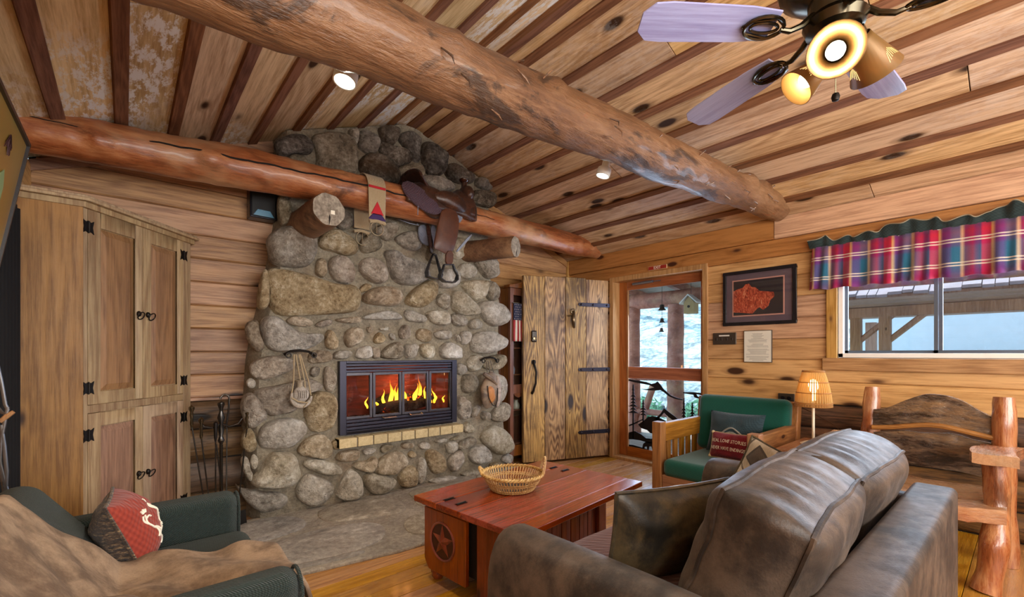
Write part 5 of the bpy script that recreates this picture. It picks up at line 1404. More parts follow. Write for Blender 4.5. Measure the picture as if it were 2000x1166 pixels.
# throw pillows on the sofa
m_leather = suede('olive_leather', '#5d4f36', '#1f1e1a', .42, 3.5, .45)
def woven():
    g = G('southwest_weave'); v = g.coord('Object', rnd=False); x = g.sep(v)
    s = 7.0
    a = g.math('ABSOLUTE', g.math('SUBTRACT', g.math('FRACT', g.math('MULTIPLY', x[1], s * .55)), .5)); b = g.math('ABSOLUTE', g.math('SUBTRACT', g.math('FRACT', g.math('MULTIPLY', x[2], s * .5)), .5))
    d = g.math('SNAP', g.math('ADD', a, b), .045)
    st = g.noise(g.scale(v, (1, 240, 60)), 1, 3, .7)
    col = g.ramp(g.math('MULTIPLY_ADD', st, .03, d), [(.05, '#4a4038'), (.16, '#3a322c'), (.2, '#9a8c78'), (.36, '#a49682'), (.40, '#56493e'), (.46, '#b3a690'), (.62, '#8a7c69'), (.7, '#4d4238'), (.78, '#e0d6c2'), (.9, '#2a2622')], 'CONSTANT')
    return g.done(g.hsv(col, .5, 1., g.math('MULTIPLY_ADD', st, .7, .65)), .95, g.bump(st, .6, .004), sheen=.2)
m_weave = woven()
tp1 = thing('throw_pillow', 'olive leather backed throw pillow leaning in the near corner of the sofa', 'pillow', (1.5, .9, .45))
M = Matrix.Translation((1.505, .865, .60)) @ Matrix.Rotation(math.radians(-20), 4, 'Z') @ Matrix.Rotation(math.radians(12), 4, 'X')
_, _, ring = pillow('p', tp1, M, .50, .36, .17, m_leather, m_weave, pinch=.05)
MB().tube(ring, .008, 6, close=True).build('welt', m_leather, tp1, smooth=True)
tp2 = thing('throw_pillow', 'woven southwest patterned pillow standing on its corner against the far sofa arm', 'pillow', (2.4, .9, .45))
M = Matrix.Translation((2.47, .86, .605)) @ Matrix.Rotation(math.radians(-72), 4, 'Z') @ Matrix.Rotation(math.radians(-14), 4, 'X') @ Matrix.Rotation(math.radians(24), 4, 'Y')
_, _, ring = pillow('p', tp2, M, .33, .33, .15, m_weave, m_weave, pinch=.08)
MB().tube(ring, .007, 6, close=True).build('welt', m_leather, tp2, smooth=True)
th = thing('seat_throw', 'purple brown woven throw with a white band on the sofa seat', 'throw', (1.6, 1.0, .45))
m_thr = fabric('purple_weave', '#7a5a55', '#4a3334', 160, .6, .95, .3)
def thr(u, t):
    x = 1.27 + .66 * u; y = .72 + .585 * t; z = .449 + .003 * noise.noise(Vector((x * 9, y * 9, 0)))
    if t > .93: z -= (t - .93) * .55
    return (x, y, z)
MB().grid(thr, 24, 18).build('cloth', m_thr, th, smooth=True, solid=.005, angle=180)
MB().grid(lambda u, t: (lambda p: (p[0], p[1], p[2] + .004))(thr(u, .30 + .10 * t)), 24, 4).build('white_band', m_cream, th, smooth=True, solid=.002)
# ------------------------------------------------------------------ green cushioned pine armchair
m_chw = wood('chair_pine', '#a8743f', '#754923', '#3a1e0d', 'z', .45, 18, .5, .2)
m_chx = wood('chair_pine_x', '#a8743f', '#754923', '#3a1e0d', 'x', .45, 18, .5, .2)
m_chy = wood('chair_pine_y', '#a8743f', '#754923', '#3a1e0d', 'y', .45, 18, .5, .2)
m_teal = fabric('teal_cotton', '#0d5a4b', '#074035', 420, .25, .85, .12, .3)
gc = thing('wooden_armchair', 'chunky pine armchair with dark green cushions beside the doorway', 'armchair', (3.8, 1.66, 0))
CY0, CY1 = 1.25, 2.10; CXF, CXB = 3.38, 4.10
for y0, y1 in ((CY0, CY0 + .085), (CY1 - .085, CY1)):
    MB().box((CXF, y0, 0), (CXF + .085, y1, .672)).build('leg', m_chw, gc, bevel=.008)
    MB().prism([(CXB - .02, y0, 0), (CXB + .08, y0, 0), (CXB + .19, y0, .84), (CXB + .10, y0, .84)], (0, y1 - y0, 0)).build('leg', m_chw, gc, bevel=.008)
    MB().box((CXF + .086, y0 + .012, .50), (CXB + .10, y1 - .012, .655)).build('arm', m_chx, gc, bevel=.008)
    MB().box((CXF + .086, y0 + .02, .10), (CXB + .0, y1 - .02, .225)).build('side_rail', m_chx, gc, bevel=.006)
    for k in range(5):
        x = CXF + .16 + k * .115; MB().box((x, y0 + .03, .225), (x + .055, y1 - .03, .50)).build('slat', m_chw, gc, bevel=.004)
MB().box((CXF + .015, CY0 + .086, .09), (CXF + .065, CY1 - .086, .235)).build('front_rail', m_chy, gc, bevel=.006)
MB().box((CXB + .09, CY0 + .086, .66), (CXB + .14, CY1 - .086, .80)).build('back_rail', m_chy, gc, bevel=.006)
MB().box((CXF + .07, CY0 + .03, .18), (CXB, CY1 - .03, .222)).build('seat_deck', m_chy, gc)
MB().rbox((CXF + .0, CY0 + .092, .224), (CXB + .02, CY1 - .092, .372), .05, None, 4).build('seat_cushion', m_teal, gc, smooth=True, angle=60)
Mg = Matrix.Translation((CXB + .045, (CY0 + CY1) / 2, .61)) @ Matrix.Rotation(math.radians(8), 4, 'Y')
MB().rbox((-.065, -.385, -.25), (.065, .385, .255), .055, Mg, 4).build('back_cushion', m_teal, gc, smooth=True, angle=60)
m_slate = fabric('slate_weave', '#35484f', '#1f2c31', 300, .5, .9, .15)
pb = thing('accent_pillow', 'slate blue pillow with a diamond motif behind the red pillow on the pine armchair', 'pillow', (3.98, 1.66, .37))
Mq = Matrix.Translation((3.965, 1.66, .565)) @ Matrix.Rotation(math.radians(90), 4, 'Z') @ Matrix.Rotation(math.radians(180), 4, 'Z') @ Matrix.Rotation(math.radians(-16), 4, 'X')
surf, _, ring = pillow('p', pb, Mq, .46, .36, .15, m_slate, m_slate, pinch=.07)
figs(surf, Mq, [[(-.55, -.35), (-.28, 0), (0, .22), (.28, 0), (.55, -.35)], [(-.45, -.4), (0, .06), (.45, -.4)]], .007, .0015).build('diamond_motif', plain('motif_grey', '#8c8a80', .9), pb, smooth=True)
pr_ = thing('accent_pillow', 'small dark red pillow lettered with a love saying on the pine armchair', 'pillow', (3.80, 1.60, .37))
m_maroon = fabric('maroon_weave', '#8a2630', '#5c141c', 420, .4, .9, .12)
Mr = Matrix.Translation((3.80, 1.635, .478)) @ Matrix.Rotation(math.radians(270), 4, 'Z') @ Matrix.Rotation(math.radians(-18), 4, 'X')
surf, _, ring = pillow('p', pr_, Mr, .31, .215, .10, m_maroon, m_maroon, pinch=.04)
MB().tube(ring, .004, 5, close=True).build('cord_edge', plain('cord_beige', '#b59a72', .9), pr_, smooth=True)
q = MB()
for ln_, yy in (('REAL LOVE STORIES', .030), ('NEVER HAVE ENDINGS', -.032)):
    vs, fs = text_mesh(ln_, .040, .0008)
    wd = max(p.x for p in vs) - min(p.x for p in vs); k = .272 / wd
    V = []
    for p in vs:
        x = p.x * k; y = p.y + yy; s_ = surf(max(-.99, min(.99, x / (.31 / 2))), max(-.99, min(.99, y / (.215 / 2))), -1)
        V.append(Mr @ Vector((x, s_.y - .002 - p.z, y)))
    q.add(V, fs)
q.build('lettering', m_cream, pr_)
for sx in (-1, 1):
    for sy in (-1, 1): MB().ell(Mr @ Vector((sx * .15, 0, sy * .102)), (.014, .014, .014), 8, 6).build('corner_tuft', plain('tuft_cream', '#cbb58a', .9), pr_, smooth=True)
# ------------------------------------------------------------------ lamp table and wicker lamp
m_lt = wood('lamp_table_pine', '#c08a50', '#8a5528', '#3c1f0d', 'x', .35, 18, .5, .15)
lt = thing('lamp_table', 'small rustic slab end table between the pine armchair and log armchair', 'table', (3.98, 1.06, 0))
for y0, y1 in ((.84, 1.065), (1.068, 1.24)): MB().box((3.66, y0, .515), (4.30, y1, .548)).build('top_board', m_lt, lt, bevel=.008)
for x in (3.74, 4.20):
    for y in (.90, 1.18): MB().tube([(x, y, 0), (x, y, .3), (x, y, .516)], [.032, .03, .034], 10).build('leg', m_chw, lt, smooth=True)
MB().box((3.74, 1.02, .18), (4.2, 1.06, .23)).build('stretcher', m_lt, lt, bevel=.006)
la = thing('table_lamp', 'white stick lamp with a glowing wicker dome shade on the end table', 'lamp', (4.0, 1.09, .548), world=False)
m_lw = plain('lamp_white', '#e3d9bf', .35)
MB().lathe([(.0, 0), (.085, 0), (.088, .008), (.06, .022), (.012, .03), (.0095, .04), (.0095, .34), (.0, .345)], None, 24).build('base', m_lw, la, smooth=True)
MB().lathe([(.014, .34), (.014, .40), (.03, .43), (.034, .465), (.02, .495), (0, .503)], None, 16).build('bulb', emit('bulb_warm', '#ffcf8a', 9), la, smooth=True)
g = G('wicker_shade'); v = g.coord(rnd=False); 
tr = g.n.new('ShaderNodeBsdfTranslucent'); tr.inputs[0].default_value = lin('#e8c88c'); df = g.n.new('ShaderNodeBsdfDiffuse'); df.inputs[0].default_value = lin('#d8b87c')
mxs = g.n.new('ShaderNodeMixShader'); mxs.inputs[0].default_value = .5; g.l.new(df.outputs[0], mxs.inputs[1]); g.l.new(tr.outputs[0], mxs.inputs[2]); g.l.new(mxs.outputs[0], g.out.inputs[0]); g.n.remove(g.b)
m_shade = g.m
def srad(z): t = (z - .295) / .275; return .118 - .052 * t ** 1.7
q = MB()
for k in range(40):
    a = 2 * math.pi * k / 40
    q.tube([((srad(z)) * math.cos(a), srad(z) * math.sin(a), z) for z in [.295 + .275 * j / 6 for j in range(7)]], [.0062, .006, .0056, .0052, .0048, .0042, .0038], 5)
o = q.build('shade_ribs', m_shade, la, smooth=True); tag(o, kind='stuff')
q = MB()
for z in (.297, .306, .315, .324, .40, .48, .56, .568): q.tube([((srad(z) + .005) * math.cos(a), (srad(z) + .005) * math.sin(a), z) for a in [2 * math.pi * k / 40 for k in range(40)]], .0034, 5, close=True)
q.build('shade_bands', plain('shade_band', '#a06a30', .7), la, smooth=True)
lp = light('lamp_bulb', 'POINT', (4.0, 1.09, .548 + .44), 8, (1, .68, .36), size=.03)
MB().tube([(p[0] - 4.0, p[1] - 1.09, p[2] - .548) for p in ((4.06, 1.05, .553), (4.12, .98, .554), (4.22, .95, .60), (4.33, 1.02, .66), (4.38, 1.2, .75), (4.405, 1.38, .83))], .003, 6).build('lamp_cord', plain('cord_brown', '#4a2f1c', .5), la, smooth=True)
# ------------------------------------------------------------------ rustic live-edge log armchair
m_red_log = log_mat('varnished_red_log', '#cf9560', '#94512a', '#42200f', .14, .5, False, (1, 1, .12)); m_red_slab = log_mat('varnished_red_slab', '#c98c56', '#8f4c26', '#3a1b0c', .12, .5, False, (1, .14, 1)); m_red_arm = log_mat('varnished_red_arm', '#c98c56', '#94512a', '#42200f', .12, .5, False)
def liveedge():
    g = G('live_edge_slab'); v = g.coord(); m = g.scale(v, (1, .22, 1))
    n = g.noise(m, 9, 7, .7, .8); f = g.noise(m, 60, 4, .7)
    col = g.ramp(g.math('ADD', g.math('MULTIPLY', n, .75), g.math('MULTIPLY', f, .3)), [(.38, '#130d0a'), (.48, '#3a2a20'), (.56, '#6b5644'), (.66, '#8a6a4a'), (.8, '#b08a60')])
    return g.done(col, .22, g.bump(g.math('ADD', n, f), .8, .02), coat=.5)
m_live = liveedge()
rc = thing('log_armchair', 'varnished live edge log armchair against the window wall', 'armchair', (3.7, .42, 0))
def barlog(name, P, Rr, mat, flat=1, seed=0):
    P = [Vector(p) for p in P]; o = log(name, P, Rr, mat, rc, [], seed, .012, 18, 20); return o
barlog('back_post', [(3.98, .755, 0), (3.97, .75, .45), (3.99, .735, .75), (4.02, .735, 1.01)], [.055, .058, .055, .04], m_red_log, seed=1)
barlog('back_post', [(3.93, .09, 0), (3.93, .10, .40), (3.92, .10, .72), (3.94, .10, .99)], [.05, .05, .052, .045], m_red_log, seed=2)
for y, s_ in ((.80, 3), (.125, 4)):
    barlog('leg', [(3.42, y + (.03 if y < .5 else -.0), 0), (3.45, y, .22), (3.52, y - .01, .45), (3.55, y, .70)], [.062, .055, .052, .058], m_red_log, seed=s_)
def plank_slab(name, fn, nu, nv, th, mat, dirv, rough=.012, seed=0):
    mb = MB(); d = Vector(dirv) * th
    top = [Vector(fn(i / (nu - 1), j / (nv - 1))) for i in range(nu) for j in range(nv)]
    for k in range(len(top)):
        top[k] = top[k] + Vector((0, 0, 1)) * rough * noise.noise(top[k] * 9 + Vector((seed, 0, 0))) + d.normalized() * rough * .8 * noise.noise(top[k] * 16)
    n = len(top); bot = [p - d for p in top]; fs = []
    for i in range(nu - 1):
        for j in range(nv - 1):
            a = i * nv + j; fs.append((a, a + nv, a + nv + 1, a + 1)); fs.append((n + a, n + a + 1, n + a + nv + 1, n + a + nv))
    ed = [i * nv for i in range(nu)] + [(nu - 1) * nv + j for j in range(1, nv)] + [i * nv + nv - 1 for i in range(nu - 2, -1, -1)] + [j for j in range(nv - 2, 0, -1)]
    for k in range(len(ed)): a, b = ed[k], ed[(k + 1) % len(ed)]; fs.append((a, b, n + b, n + a))
    return mb.add(top + bot, fs).build(name, mat, rc, smooth=True, angle=50)
arch = lambda y: math.exp(-((y - .40) / .20) ** 2)
plank_slab('backrest_slab', lambda u, v: (3.925 + .02 * v, .715 - .60 * u, .735 + .05 * arch(.715 - .6 * u) + v * (.105 + .105 * arch(.715 - .60 * u))), 26, 10, .05, m_live, (-1, 0, 0), .012, 1)
plank_slab('backrest_slab', lambda u, v: (3.915 + .02 * v, .715 - .60 * u, .50 + .02 * arch(.715 - .6 * u) + v * (.20 + .02 * arch(.715 - .6 * u))), 22, 8, .05, m_live, (-1, 0, 0), .014, 2)
MB().tube([(3.905, .715 - .60 * k / 12, .735 + .055 * arch(.715 - .6 * k / 12)) for k in range(13)], .016, 8).build('sapwood_edge', m_chy, rc, smooth=True)
plank_slab('seat_slab', lambda u, v: (3.40 + .53 * v + .03 * math.sin(u * 7) * (1 - v), .80 - .72 * u, .445 - .02 * math.sin(u * 3.1) + .012 * v), 22, 14, .075, m_red_slab, (0, 0, 1), .012, 3)
for y in (.79, .12):
    plank_slab('arm_slab', lambda u, v: (3.42 + .46 * u, y - .085 + .17 * v + .015 * math.sin(u * 6), .715 + .01 * math.sin(u * 4)), 14, 8, .055, m_red_arm, (0, 0, 1), .010, y * 7)
# ------------------------------------------------------------------ saddle on the log
m_sad = suede('saddle_leather', '#4a2a1c', '#2e1a13', .3, 5, .6)
m_sad2 = suede('fender_leather', '#5a3322', '#482719', .4, 6, .5)
m_pur = fabric('tooled_purple', '#5d4550', '#36262e', 300, .9, .45, .15, .1)
m_bluel = suede('pale_blue_leather', '#8d93a3', '#666a78', .5, 6, .4)
sa = thing('western_saddle', 'old brown leather western saddle with hanging stirrups astride the fireplace log', 'saddle', (2.05, 3.5, 2.66))
def sect(x, tab):
    for (a, *A), (b, *B) in zip(tab[:-1], tab[1:]):
        if a <= x <= b:
            t = (x - a) / (b - a); t = t * t * (3 - 2 * t); return [p + (q - p) * t for p, q in zip(A, B)]
    return tab[-1][1:]
ST = [(1.84, 2.70, .165), (1.92, 2.73, .175), (2.02, 2.72, .17), (2.12, 2.70, .165), (2.24, 2.71, .17), (2.34, 2.76, .175), (2.41, 2.78, .16), (2.48, 2.70, .13)]
def seatf(u, t):
    x = 1.85 + .62 * u; zt, w_ = sect(x, ST); a = math.pi * (-.08 + 1.16 * t)
    return (x, 3.5 - w_ * math.cos(a), 2.54 + (zt - 2.54) * math.copysign(abs(math.sin(a)) ** .75, math.sin(a)))
MB().grid(seatf, 30, 22).build('seat', m_sad, sa, smooth=True, solid=.012, angle=180)
def skirt(u, t):
    x = 1.74 + .70 * u + .03 * math.sin(t * 3.1); lo_ = -.06 - .20 * math.exp(-((u - .42) / .22) ** 2); a = math.pi * (lo_ + (1 - 2 * lo_) * t); r = .158 + .012 * math.sin(u * 9)
    return (x, 3.5 - r * math.cos(a), 2.535 + r * math.sin(a))
MB().grid(skirt, 24, 22).build('skirt', m_sad, sa, smooth=True, solid=.01, angle=180)
def cant(u, t):
    a = math.pi * (.02 + .96 * u); r = .165 * (.55 + .45 * t); lean = .10 * t
    return (1.99 - lean * 1.3 - .03 * math.sin(a) * t, 3.5 - r * 1.2 * math.cos(a), 2.665 + (.16 * t - .02) * (.35 + .65 * math.sin(a) ** .7))
MB().grid(cant, 22, 8).build('cantle', m_sad, sa, smooth=True, solid=.018, angle=180)
MB().tube([cant(k / 22, 1.0) for k in range(23)], .012, 7).build('cantle_roll', m_sad, sa, smooth=True)
q = MB().ell((2.39, 3.43, 2.72), (.06, .11, .085), 14, 10).ell((2.39, 3.57, 2.72), (.06, .11, .085), 14, 10); q.build('fork_swell', m_sad, sa, smooth=True)
q = MB().lathe([(.034, 0), (.027, .05), (.026, .09), (.046, .105), (.05, .118), (.036, .128), (0, .13)], frame((2.40, 3.47, 2.755), (1, 0, 0), (.22, 0, 1)), 16); q.build('horn', plain('horn_leather', '#3c1f16', .2, coat=.4), sa, smooth=True)
def px_sheet(poly, Y, th, name, mat, dome=0.0):
    P = [onY(u, v, Y) for u, v in poly]; c = sum(P, Vector((0, 0, 0))) / len(P)
    P = chaikin([Vector((p.x, p.z)) for p in P], 1); c2 = Vector((c.x, c.z)); n = len(P); mb = MB(); vs = []; fs = []
    for f, o in ((1, 0), (.94, -.006), (.5, -.006 - dome), ):
        for p in P: r_ = c2 + (p - c2) * f; vs.append((r_.x, Y + o, r_.y))
    vs += [(p.x, Y + th, p.y) for p in P]
    for k in range(2): fs += [(k * n + j, k * n + (j + 1) % n, (k + 1) * n + (j + 1) % n, (k + 1) * n + j) for j in range(n)]
    fs.append(tuple(2 * n + j for j in range(n))); fs += [(3 * n + j, 3 * n + (j + 1) % n, (j + 1) % n, j) for j in range(n)]; fs.append(tuple(3 * n + j for j in range(n))[::-1])
    return mb.add(vs, fs).build(name, mat, sa, smooth=True, angle=50)
px_sheet([(864, 408), (887, 407), (896, 424), (897, 442), (892, 470), (885, 492), (872, 497), (860, 490), (846, 484), (852, 455), (858, 425)], 3.325, .008, 'fender', m_sad2, .012)
px_sheet([(783, 357), (800, 352), (830, 372), (858, 394), (866, 410), (855, 420), (835, 416), (808, 398), (790, 378)], 3.335, .01, 'jockey', m_pur, .01)
px_sheet([(848, 376), (872, 371), (900, 382), (914, 404), (908, 417), (888, 413), (868, 402), (852, 391)], 3.325, .01, 'seat_jockey', m_sad, .03)
px_sheet([(871, 490), (886, 490), (884, 519), (870, 517)], 3.315, .012, 'stirrup_leather', m_sad2)
px_sheet([(818, 440), (832, 438), (840, 470), (842, 480), (830, 479), (820, 470), (817, 455)], 3.62, .01, 'off_fender', m_bluel)
px_sheet([(832, 438), (838, 438), (846, 472), (846, 496), (840, 494), (838, 475)], 3.60, .01, 'strap', m_sad)
px_sheet([(841, 438), (851, 440), (849, 470), (845, 490), (842, 470)], 3.60, .008, 'strap', m_bluel)
px_sheet([(919, 457), (923, 459), (895, 492), (889, 491)], 3.50, .006, 'strap', m_bluel)
def stirrup(P, Y, name):
    C3 = [onY(u, v, Y) for u, v in P]; q = MB(); n = 5; vs = []; fs = []
    pts = [Vector((p.x, 0, p.z)) for p in C3]; ctr = sum(pts, Vector()) / len(pts); m = len(pts)
    for p in pts:
        d = (p - ctr).normalized() * .011; wd = .03 if p.z < ctr.z else .018
        vs += [(p.x, Y - wd, p.z), (p.x + d.x, Y - wd, p.z + d.z), (p.x + d.x, Y + wd, p.z + d.z), (p.x, Y + wd, p.z)]
    for i in range(m):
        j = (i + 1) % m
        for k in range(4): fs.append((i * 4 + k, i * 4 + (k + 1) % 4, j * 4 + (k + 1) % 4, j * 4 + k))
    q.add(vs, fs).build(name, plain('stirrup_steel', '#4e5058', .25, .8) if 'stirrup_steel' not in bpy.data.materials else bpy.data.materials['stirrup_steel'], sa, bevel=.003)
stirrup([(868, 518), (884, 518), (887, 528), (892, 537), (891, 546), (885, 551), (868, 549), (860, 543), (861, 535), (866, 526)], 3.315, 'stirrup')
stirrup([(846, 497), (851, 500), (856, 520), (861, 536), (858, 545), (846, 543), (835, 539), (834, 530), (840, 512)], 3.58, 'stirrup')
MB().tube([onY(815, 372, 3.34), onY(817, 380, 3.33), onY(816, 420, 3.335)], .004, 6).tube([onY(819, 372, 3.34), onY(819, 395, 3.33)], .003, 6).build('tie_string', m_bluel, sa, smooth=True)
px_sheet([(889, 418), (900, 416), (904, 424), (900, 434), (893, 437), (888, 428)], 3.335, .008, 'rigging_plate', m_bluel)
MB().tube([onY(778, 428, 3.64), onY(800, 436, 3.63), onY(818, 440, 3.62), onY(812, 434, 3.63), onY(790, 430, 3.64)], .004, 5).build('tie_string', m_bluel, sa, smooth=True)
# ------------------------------------------------------------------ woven cinch
ci = thing('woven_cinch', 'cream cord cinch with red and purple chevrons and wire rings hung over the log', 'cinch', (1.5, 3.5, 2.67))
m_cord = fabric('cinch_cord', '#c2ae8c', '#8f7a5c', 700, .5, .95, .15); m_rd = plain('cinch_red', '#b3202a', .9); m_pu = plain('cinch_purple', '#3c2856', .9)
xc0, xc1 = onY(720, 400, 3.36).x, onY(751, 400, 3.36).x
zc = 2.535; rl = .148
fz, bz_ = onY(737, 432, 3.35).z, onY(706, 447, 3.65).z
def cpath(s):  # s 0..1: front bottom, over the log, back bottom
    L1 = zc - fz; L2 = math.pi * rl; L3 = zc - bz_; T = (L1 + L2 + L3) * s
    if T < L1: return Vector((3.5 - rl, fz + T)), Vector((-1, 0))
    if T < L1 + L2: a = (T - L1) / rl; return Vector((3.5 - rl * math.cos(a), zc + rl * math.sin(a))), Vector((-math.cos(a), math.sin(a)))
    return Vector((3.5 + rl, zc - (T - L1 - L2))), Vector((1, 0))
def cst(x, s, off=0.):
    p, n = cpath(s); return (x, p.x + n.x * off, p.y + n.y * off)
MB().grid(lambda u, v: cst(xc0 + (xc1 - xc0) * u + .012 * (1 - abs(2 * v - 1)) * (2 * u - 1), v, .0015 * math.sin(u * 60)), 30, 50).build('strap', m_cord, ci, smooth=True, solid=.006, angle=180)
def deco(s0, s1, xa, xb, mat, nm):   # xa/xb functions of t
    MB().grid(lambda u, v: cst(xa(v) + (xb(v) - xa(v)) * u, s0 + (s1 - s0) * v, .0055), 8, 8).build(nm, mat, ci, smooth=True, solid=.002, angle=180)
X0, X1 = xc0 - .004, xc1 + .004; XM = (xc0 + xc1) / 2; HW = (X1 - X0) / 2
S1 = (zc - fz) / ((zc - fz) + math.pi * rl + (zc - bz_))
deco(S1 * 1.02, S1 * 1.10, lambda t: X0, lambda t: X1, m_rd, 'red_band')
deco(S1 * .03, S1 * .22, lambda t: X0 + HW * max(0, t * .6 - .1), lambda t: X1 - HW * max(0, t * .6 - .1), m_pu, 'purple_chevron')
deco(S1 * .20, S1 * .62, lambda t: XM - HW * .75 * (1 - t), lambda t: XM + HW * .75 * (1 - t), m_rd, 'red_triangle')
deco(.93, .985, lambda t: X0, lambda t: X1, m_pu, 'purple_chevron'); deco(.84, .93, lambda t: XM - HW * .75 * t, lambda t: XM + HW * .75 * t, m_rd, 'red_triangle')
m_ring = plain('ring_wire', '#a89c84', .3, .9)
for cpx, Y, rr in (((736, 447), 3.345, .052), ((708, 466), 3.655, .055)):
    cpt = onY(cpx[0], cpx[1], Y)
    MB().tube([(cpt.x + rr * math.cos(t), Y, cpt.z + rr * math.sin(t)) for t in [2 * math.pi * k / 28 for k in range(28)]], .0045, 6, close=True).tube([(cpt.x, Y, cpt.z + rr), (cpt.x - .004, Y - .004, cpt.z - rr * .7)], .0035, 6).build('ring', m_ring, ci, smooth=True)
    MB().tube([(xc0 + (xc1 - xc0) * k / 14, Y, cpt.z + rr + .012 * math.sin(math.pi * k / 14) - .004) for k in range(15)], .013, 7).build('cord_loop', m_cord, ci, smooth=True)
# ------------------------------------------------------------------ pottery canteen and hide pouch on the hooks
pc = thing('pottery_canteen', 'small clay canteen slung on cream cords from the iron hook left of the firebox', 'canteen', onY(587, 770, 3.58))
m_clay = stone('clay', [(0, '#6d6256'), (.5, '#a49684'), (1, '#c7bba8')], 3, .3, .1)
c = onY(588, 770, 3.575)
MB().ell(c, (.058, .035, .062), 18, 12).build('body', m_clay, pc, smooth=True)
cn = onY(586, 750, 3.575)
MB().lathe([(.022, 0), (.018, .02), (.02, .035), (.034, .048), (.030, .05), (.014, .046), (0, .046)], Matrix.Translation((cn.x, cn.y, cn.z - .02)), 16).build('neck', m_clay, pc, smooth=True)
MB().tube([(c.x + .07 * math.cos(t), c.y - .012, c.z - .012 + .074 * math.sin(t)) for t in [math.pi * (.88 + 1.1 * k / 18) for k in range(19)]], [.008 + .012 * math.sin(math.pi * k / 18) for k in range(19)], 8).build('horn_cradle', m_clay, pc, smooth=True)
hk = onY(578, 692, 3.57)
for a, b in ((-.072, -.012), (.066, .03), (-.01, .0), (.03, .022)):
    MB().tube([(hk.x + b, 3.572, hk.z), (c.x + a * .75, 3.565, c.z + .1), (c.x + a, 3.56, c.z - .01)], .005, 6).build('cord', m_cord, pc, smooth=True)
MB().tube([(c.x - .072, 3.545, c.z - .02), (c.x - .03, 3.535, c.z - .05), (c.x + .035, 3.535, c.z - .062), (c.x + .01, 3.54, c.z - .095)], .006, 6).build('cord', m_cord, pc, smooth=True)
q = MB()
for k in range(5): q.tube([(c.x - .03 + k * .014, c.y - .034, c.z + .03), (c.x - .025 + k * .013, c.y - .037, c.z), (c.x - .03 + k * .015, c.y - .032, c.z - .028)], .002, 5)
q.build('etching', plain('etch_dark', '#5d5248', .9), pc)
hp = thing('hide_pouch', 'laced rawhide pouch with an orange patch hung from the hook right of the firebox', 'pouch', onY(957, 765, 3.56))
c = onY(957, 762, 3.55)
m_hide = suede('rawhide', '#8f7a66', '#5c4d44', .55, 9, .4); m_or = suede('orange_hide', '#b87a42', '#94592c', .5, 9, .4); m_fur = suede('pale_fur', '#b3a49c', '#857870', .8, 14, .2)
mb = MB().ell((0, 0, 0), (.105, .05, .19), 22, 16)
for i, p in enumerate(mb.v): k = 1 - .28 * (p[2] / .19 - .1) if p[2] > 0 else 1; mb.v[i] = (c.x + p[0] * k + .02 * (p[2] / .19), c.y + p[1], c.z + p[2])
mb.noise(.012, 9, 3).build('body', m_hide, hp, smooth=True)
mb = MB().ell((c.x - .01, c.y - .02, c.z - .03), (.062, .04, .105), 16, 12); mb.noise(.008, 14, 5).build('patch', m_or, hp, smooth=True)
mb = MB().ell((c.x + .085, c.y - .015, c.z - .02), (.04, .04, .165), 14, 12); mb.noise(.010, 16, 6).build('fur_trim', m_fur, hp, smooth=True)
MB().tube([(c.x - .07, c.y - .05, c.z + .05), (c.x - .06, c.y - .06, c.z - .07), (c.x - .02, c.y - .062, c.z - .14), (c.x + .03, c.y - .055, c.z - .16), (c.x + .055, c.y - .05, c.z - .10), (c.x + .06, c.y - .05, c.z + .02)], .005, 6).build('lacing', m_crack, hp, smooth=True)
MB().tube([(c.x - .10, c.y - .03, c.z + .17), (c.x - .02, c.y - .055, c.z + .12), (c.x + .05, c.y - .05, c.z + .06)], [.02, .026, .014], 8).build('flap_roll', m_hide, hp, smooth=True)
hk = onY(953, 704, 3.57)
for s_ in (-.05, .0, .06): MB().tube([(hk.x + s_ * .5, 3.57, hk.z), (c.x + s_ * .8, c.y - .02, c.z + .13)], .004, 5).build('thong', m_sad, hp, smooth=True)
MB().tube([(c.x + .10 + .03 * math.sin(t), c.y, c.z + .10 - .1 * t) for t in [k * .3 for k in range(8)]], .012, 7).build('strap_loop', m_hide, hp, smooth=True)
# ------------------------------------------------------------------ curio cabinet behind the door
m_cur = wood('curio_walnut', '#7b4a2c', '#4c2a18', '#22110a', 'z', .35, 18, .3, .15, coat=.2)
cu = thing('curio_cabinet', 'tall dark glazed curio cabinet in the corner behind the open door', 'cabinet', (3.5, 3.86, 0))
cx0, cx1, cy0, cy1, ch = 3.225, 3.78, 3.765, 3.965, 1.98
MB().box((cx0, cy1 - .012, .05), (cx1, cy1, ch)).build('back_panel', m_cur, cu)
for x in (cx0, cx1 - .05):
    MB().box((x, cy0, 0), (x + .05, cy0 + .04, ch)).build('stile', m_cur, cu, bevel=.004)
    MB().box((x + .01, cy0 + .04, .08), (x + .03, cy1 - .012, ch)).build('side', m_cur, cu)
for z0, z1 in ((.10, .22), (.80, .90), (1.90, ch)): MB().box((cx0 + .05, cy0 + .004, z0), (cx1 - .05, cy0 + .034, z1)).build('rail', m_cur, cu, bevel=.004)
P = [(cx0 + .05 + (cx1 - cx0 - .1) * k / 12, .80 - .05 * abs(math.sin(k / 12 * math.pi * 3))) for k in range(13)]
MB().prism([(x, cy0 + .006, z) for x, z in P] + [(cx1 - .05, cy0 + .006, .81), (cx0 + .05, cy0 + .006, .81)], (0, .02, 0)).build('scalloped_apron', m_cur, cu)
for z in (.22, .6, 1.0, 1.3, 1.6): MB().box((cx0 + .03, cy0 + .045, z), (cx1 - .03, cy1 - .013, z + .016)).build('shelf', m_cur, cu)
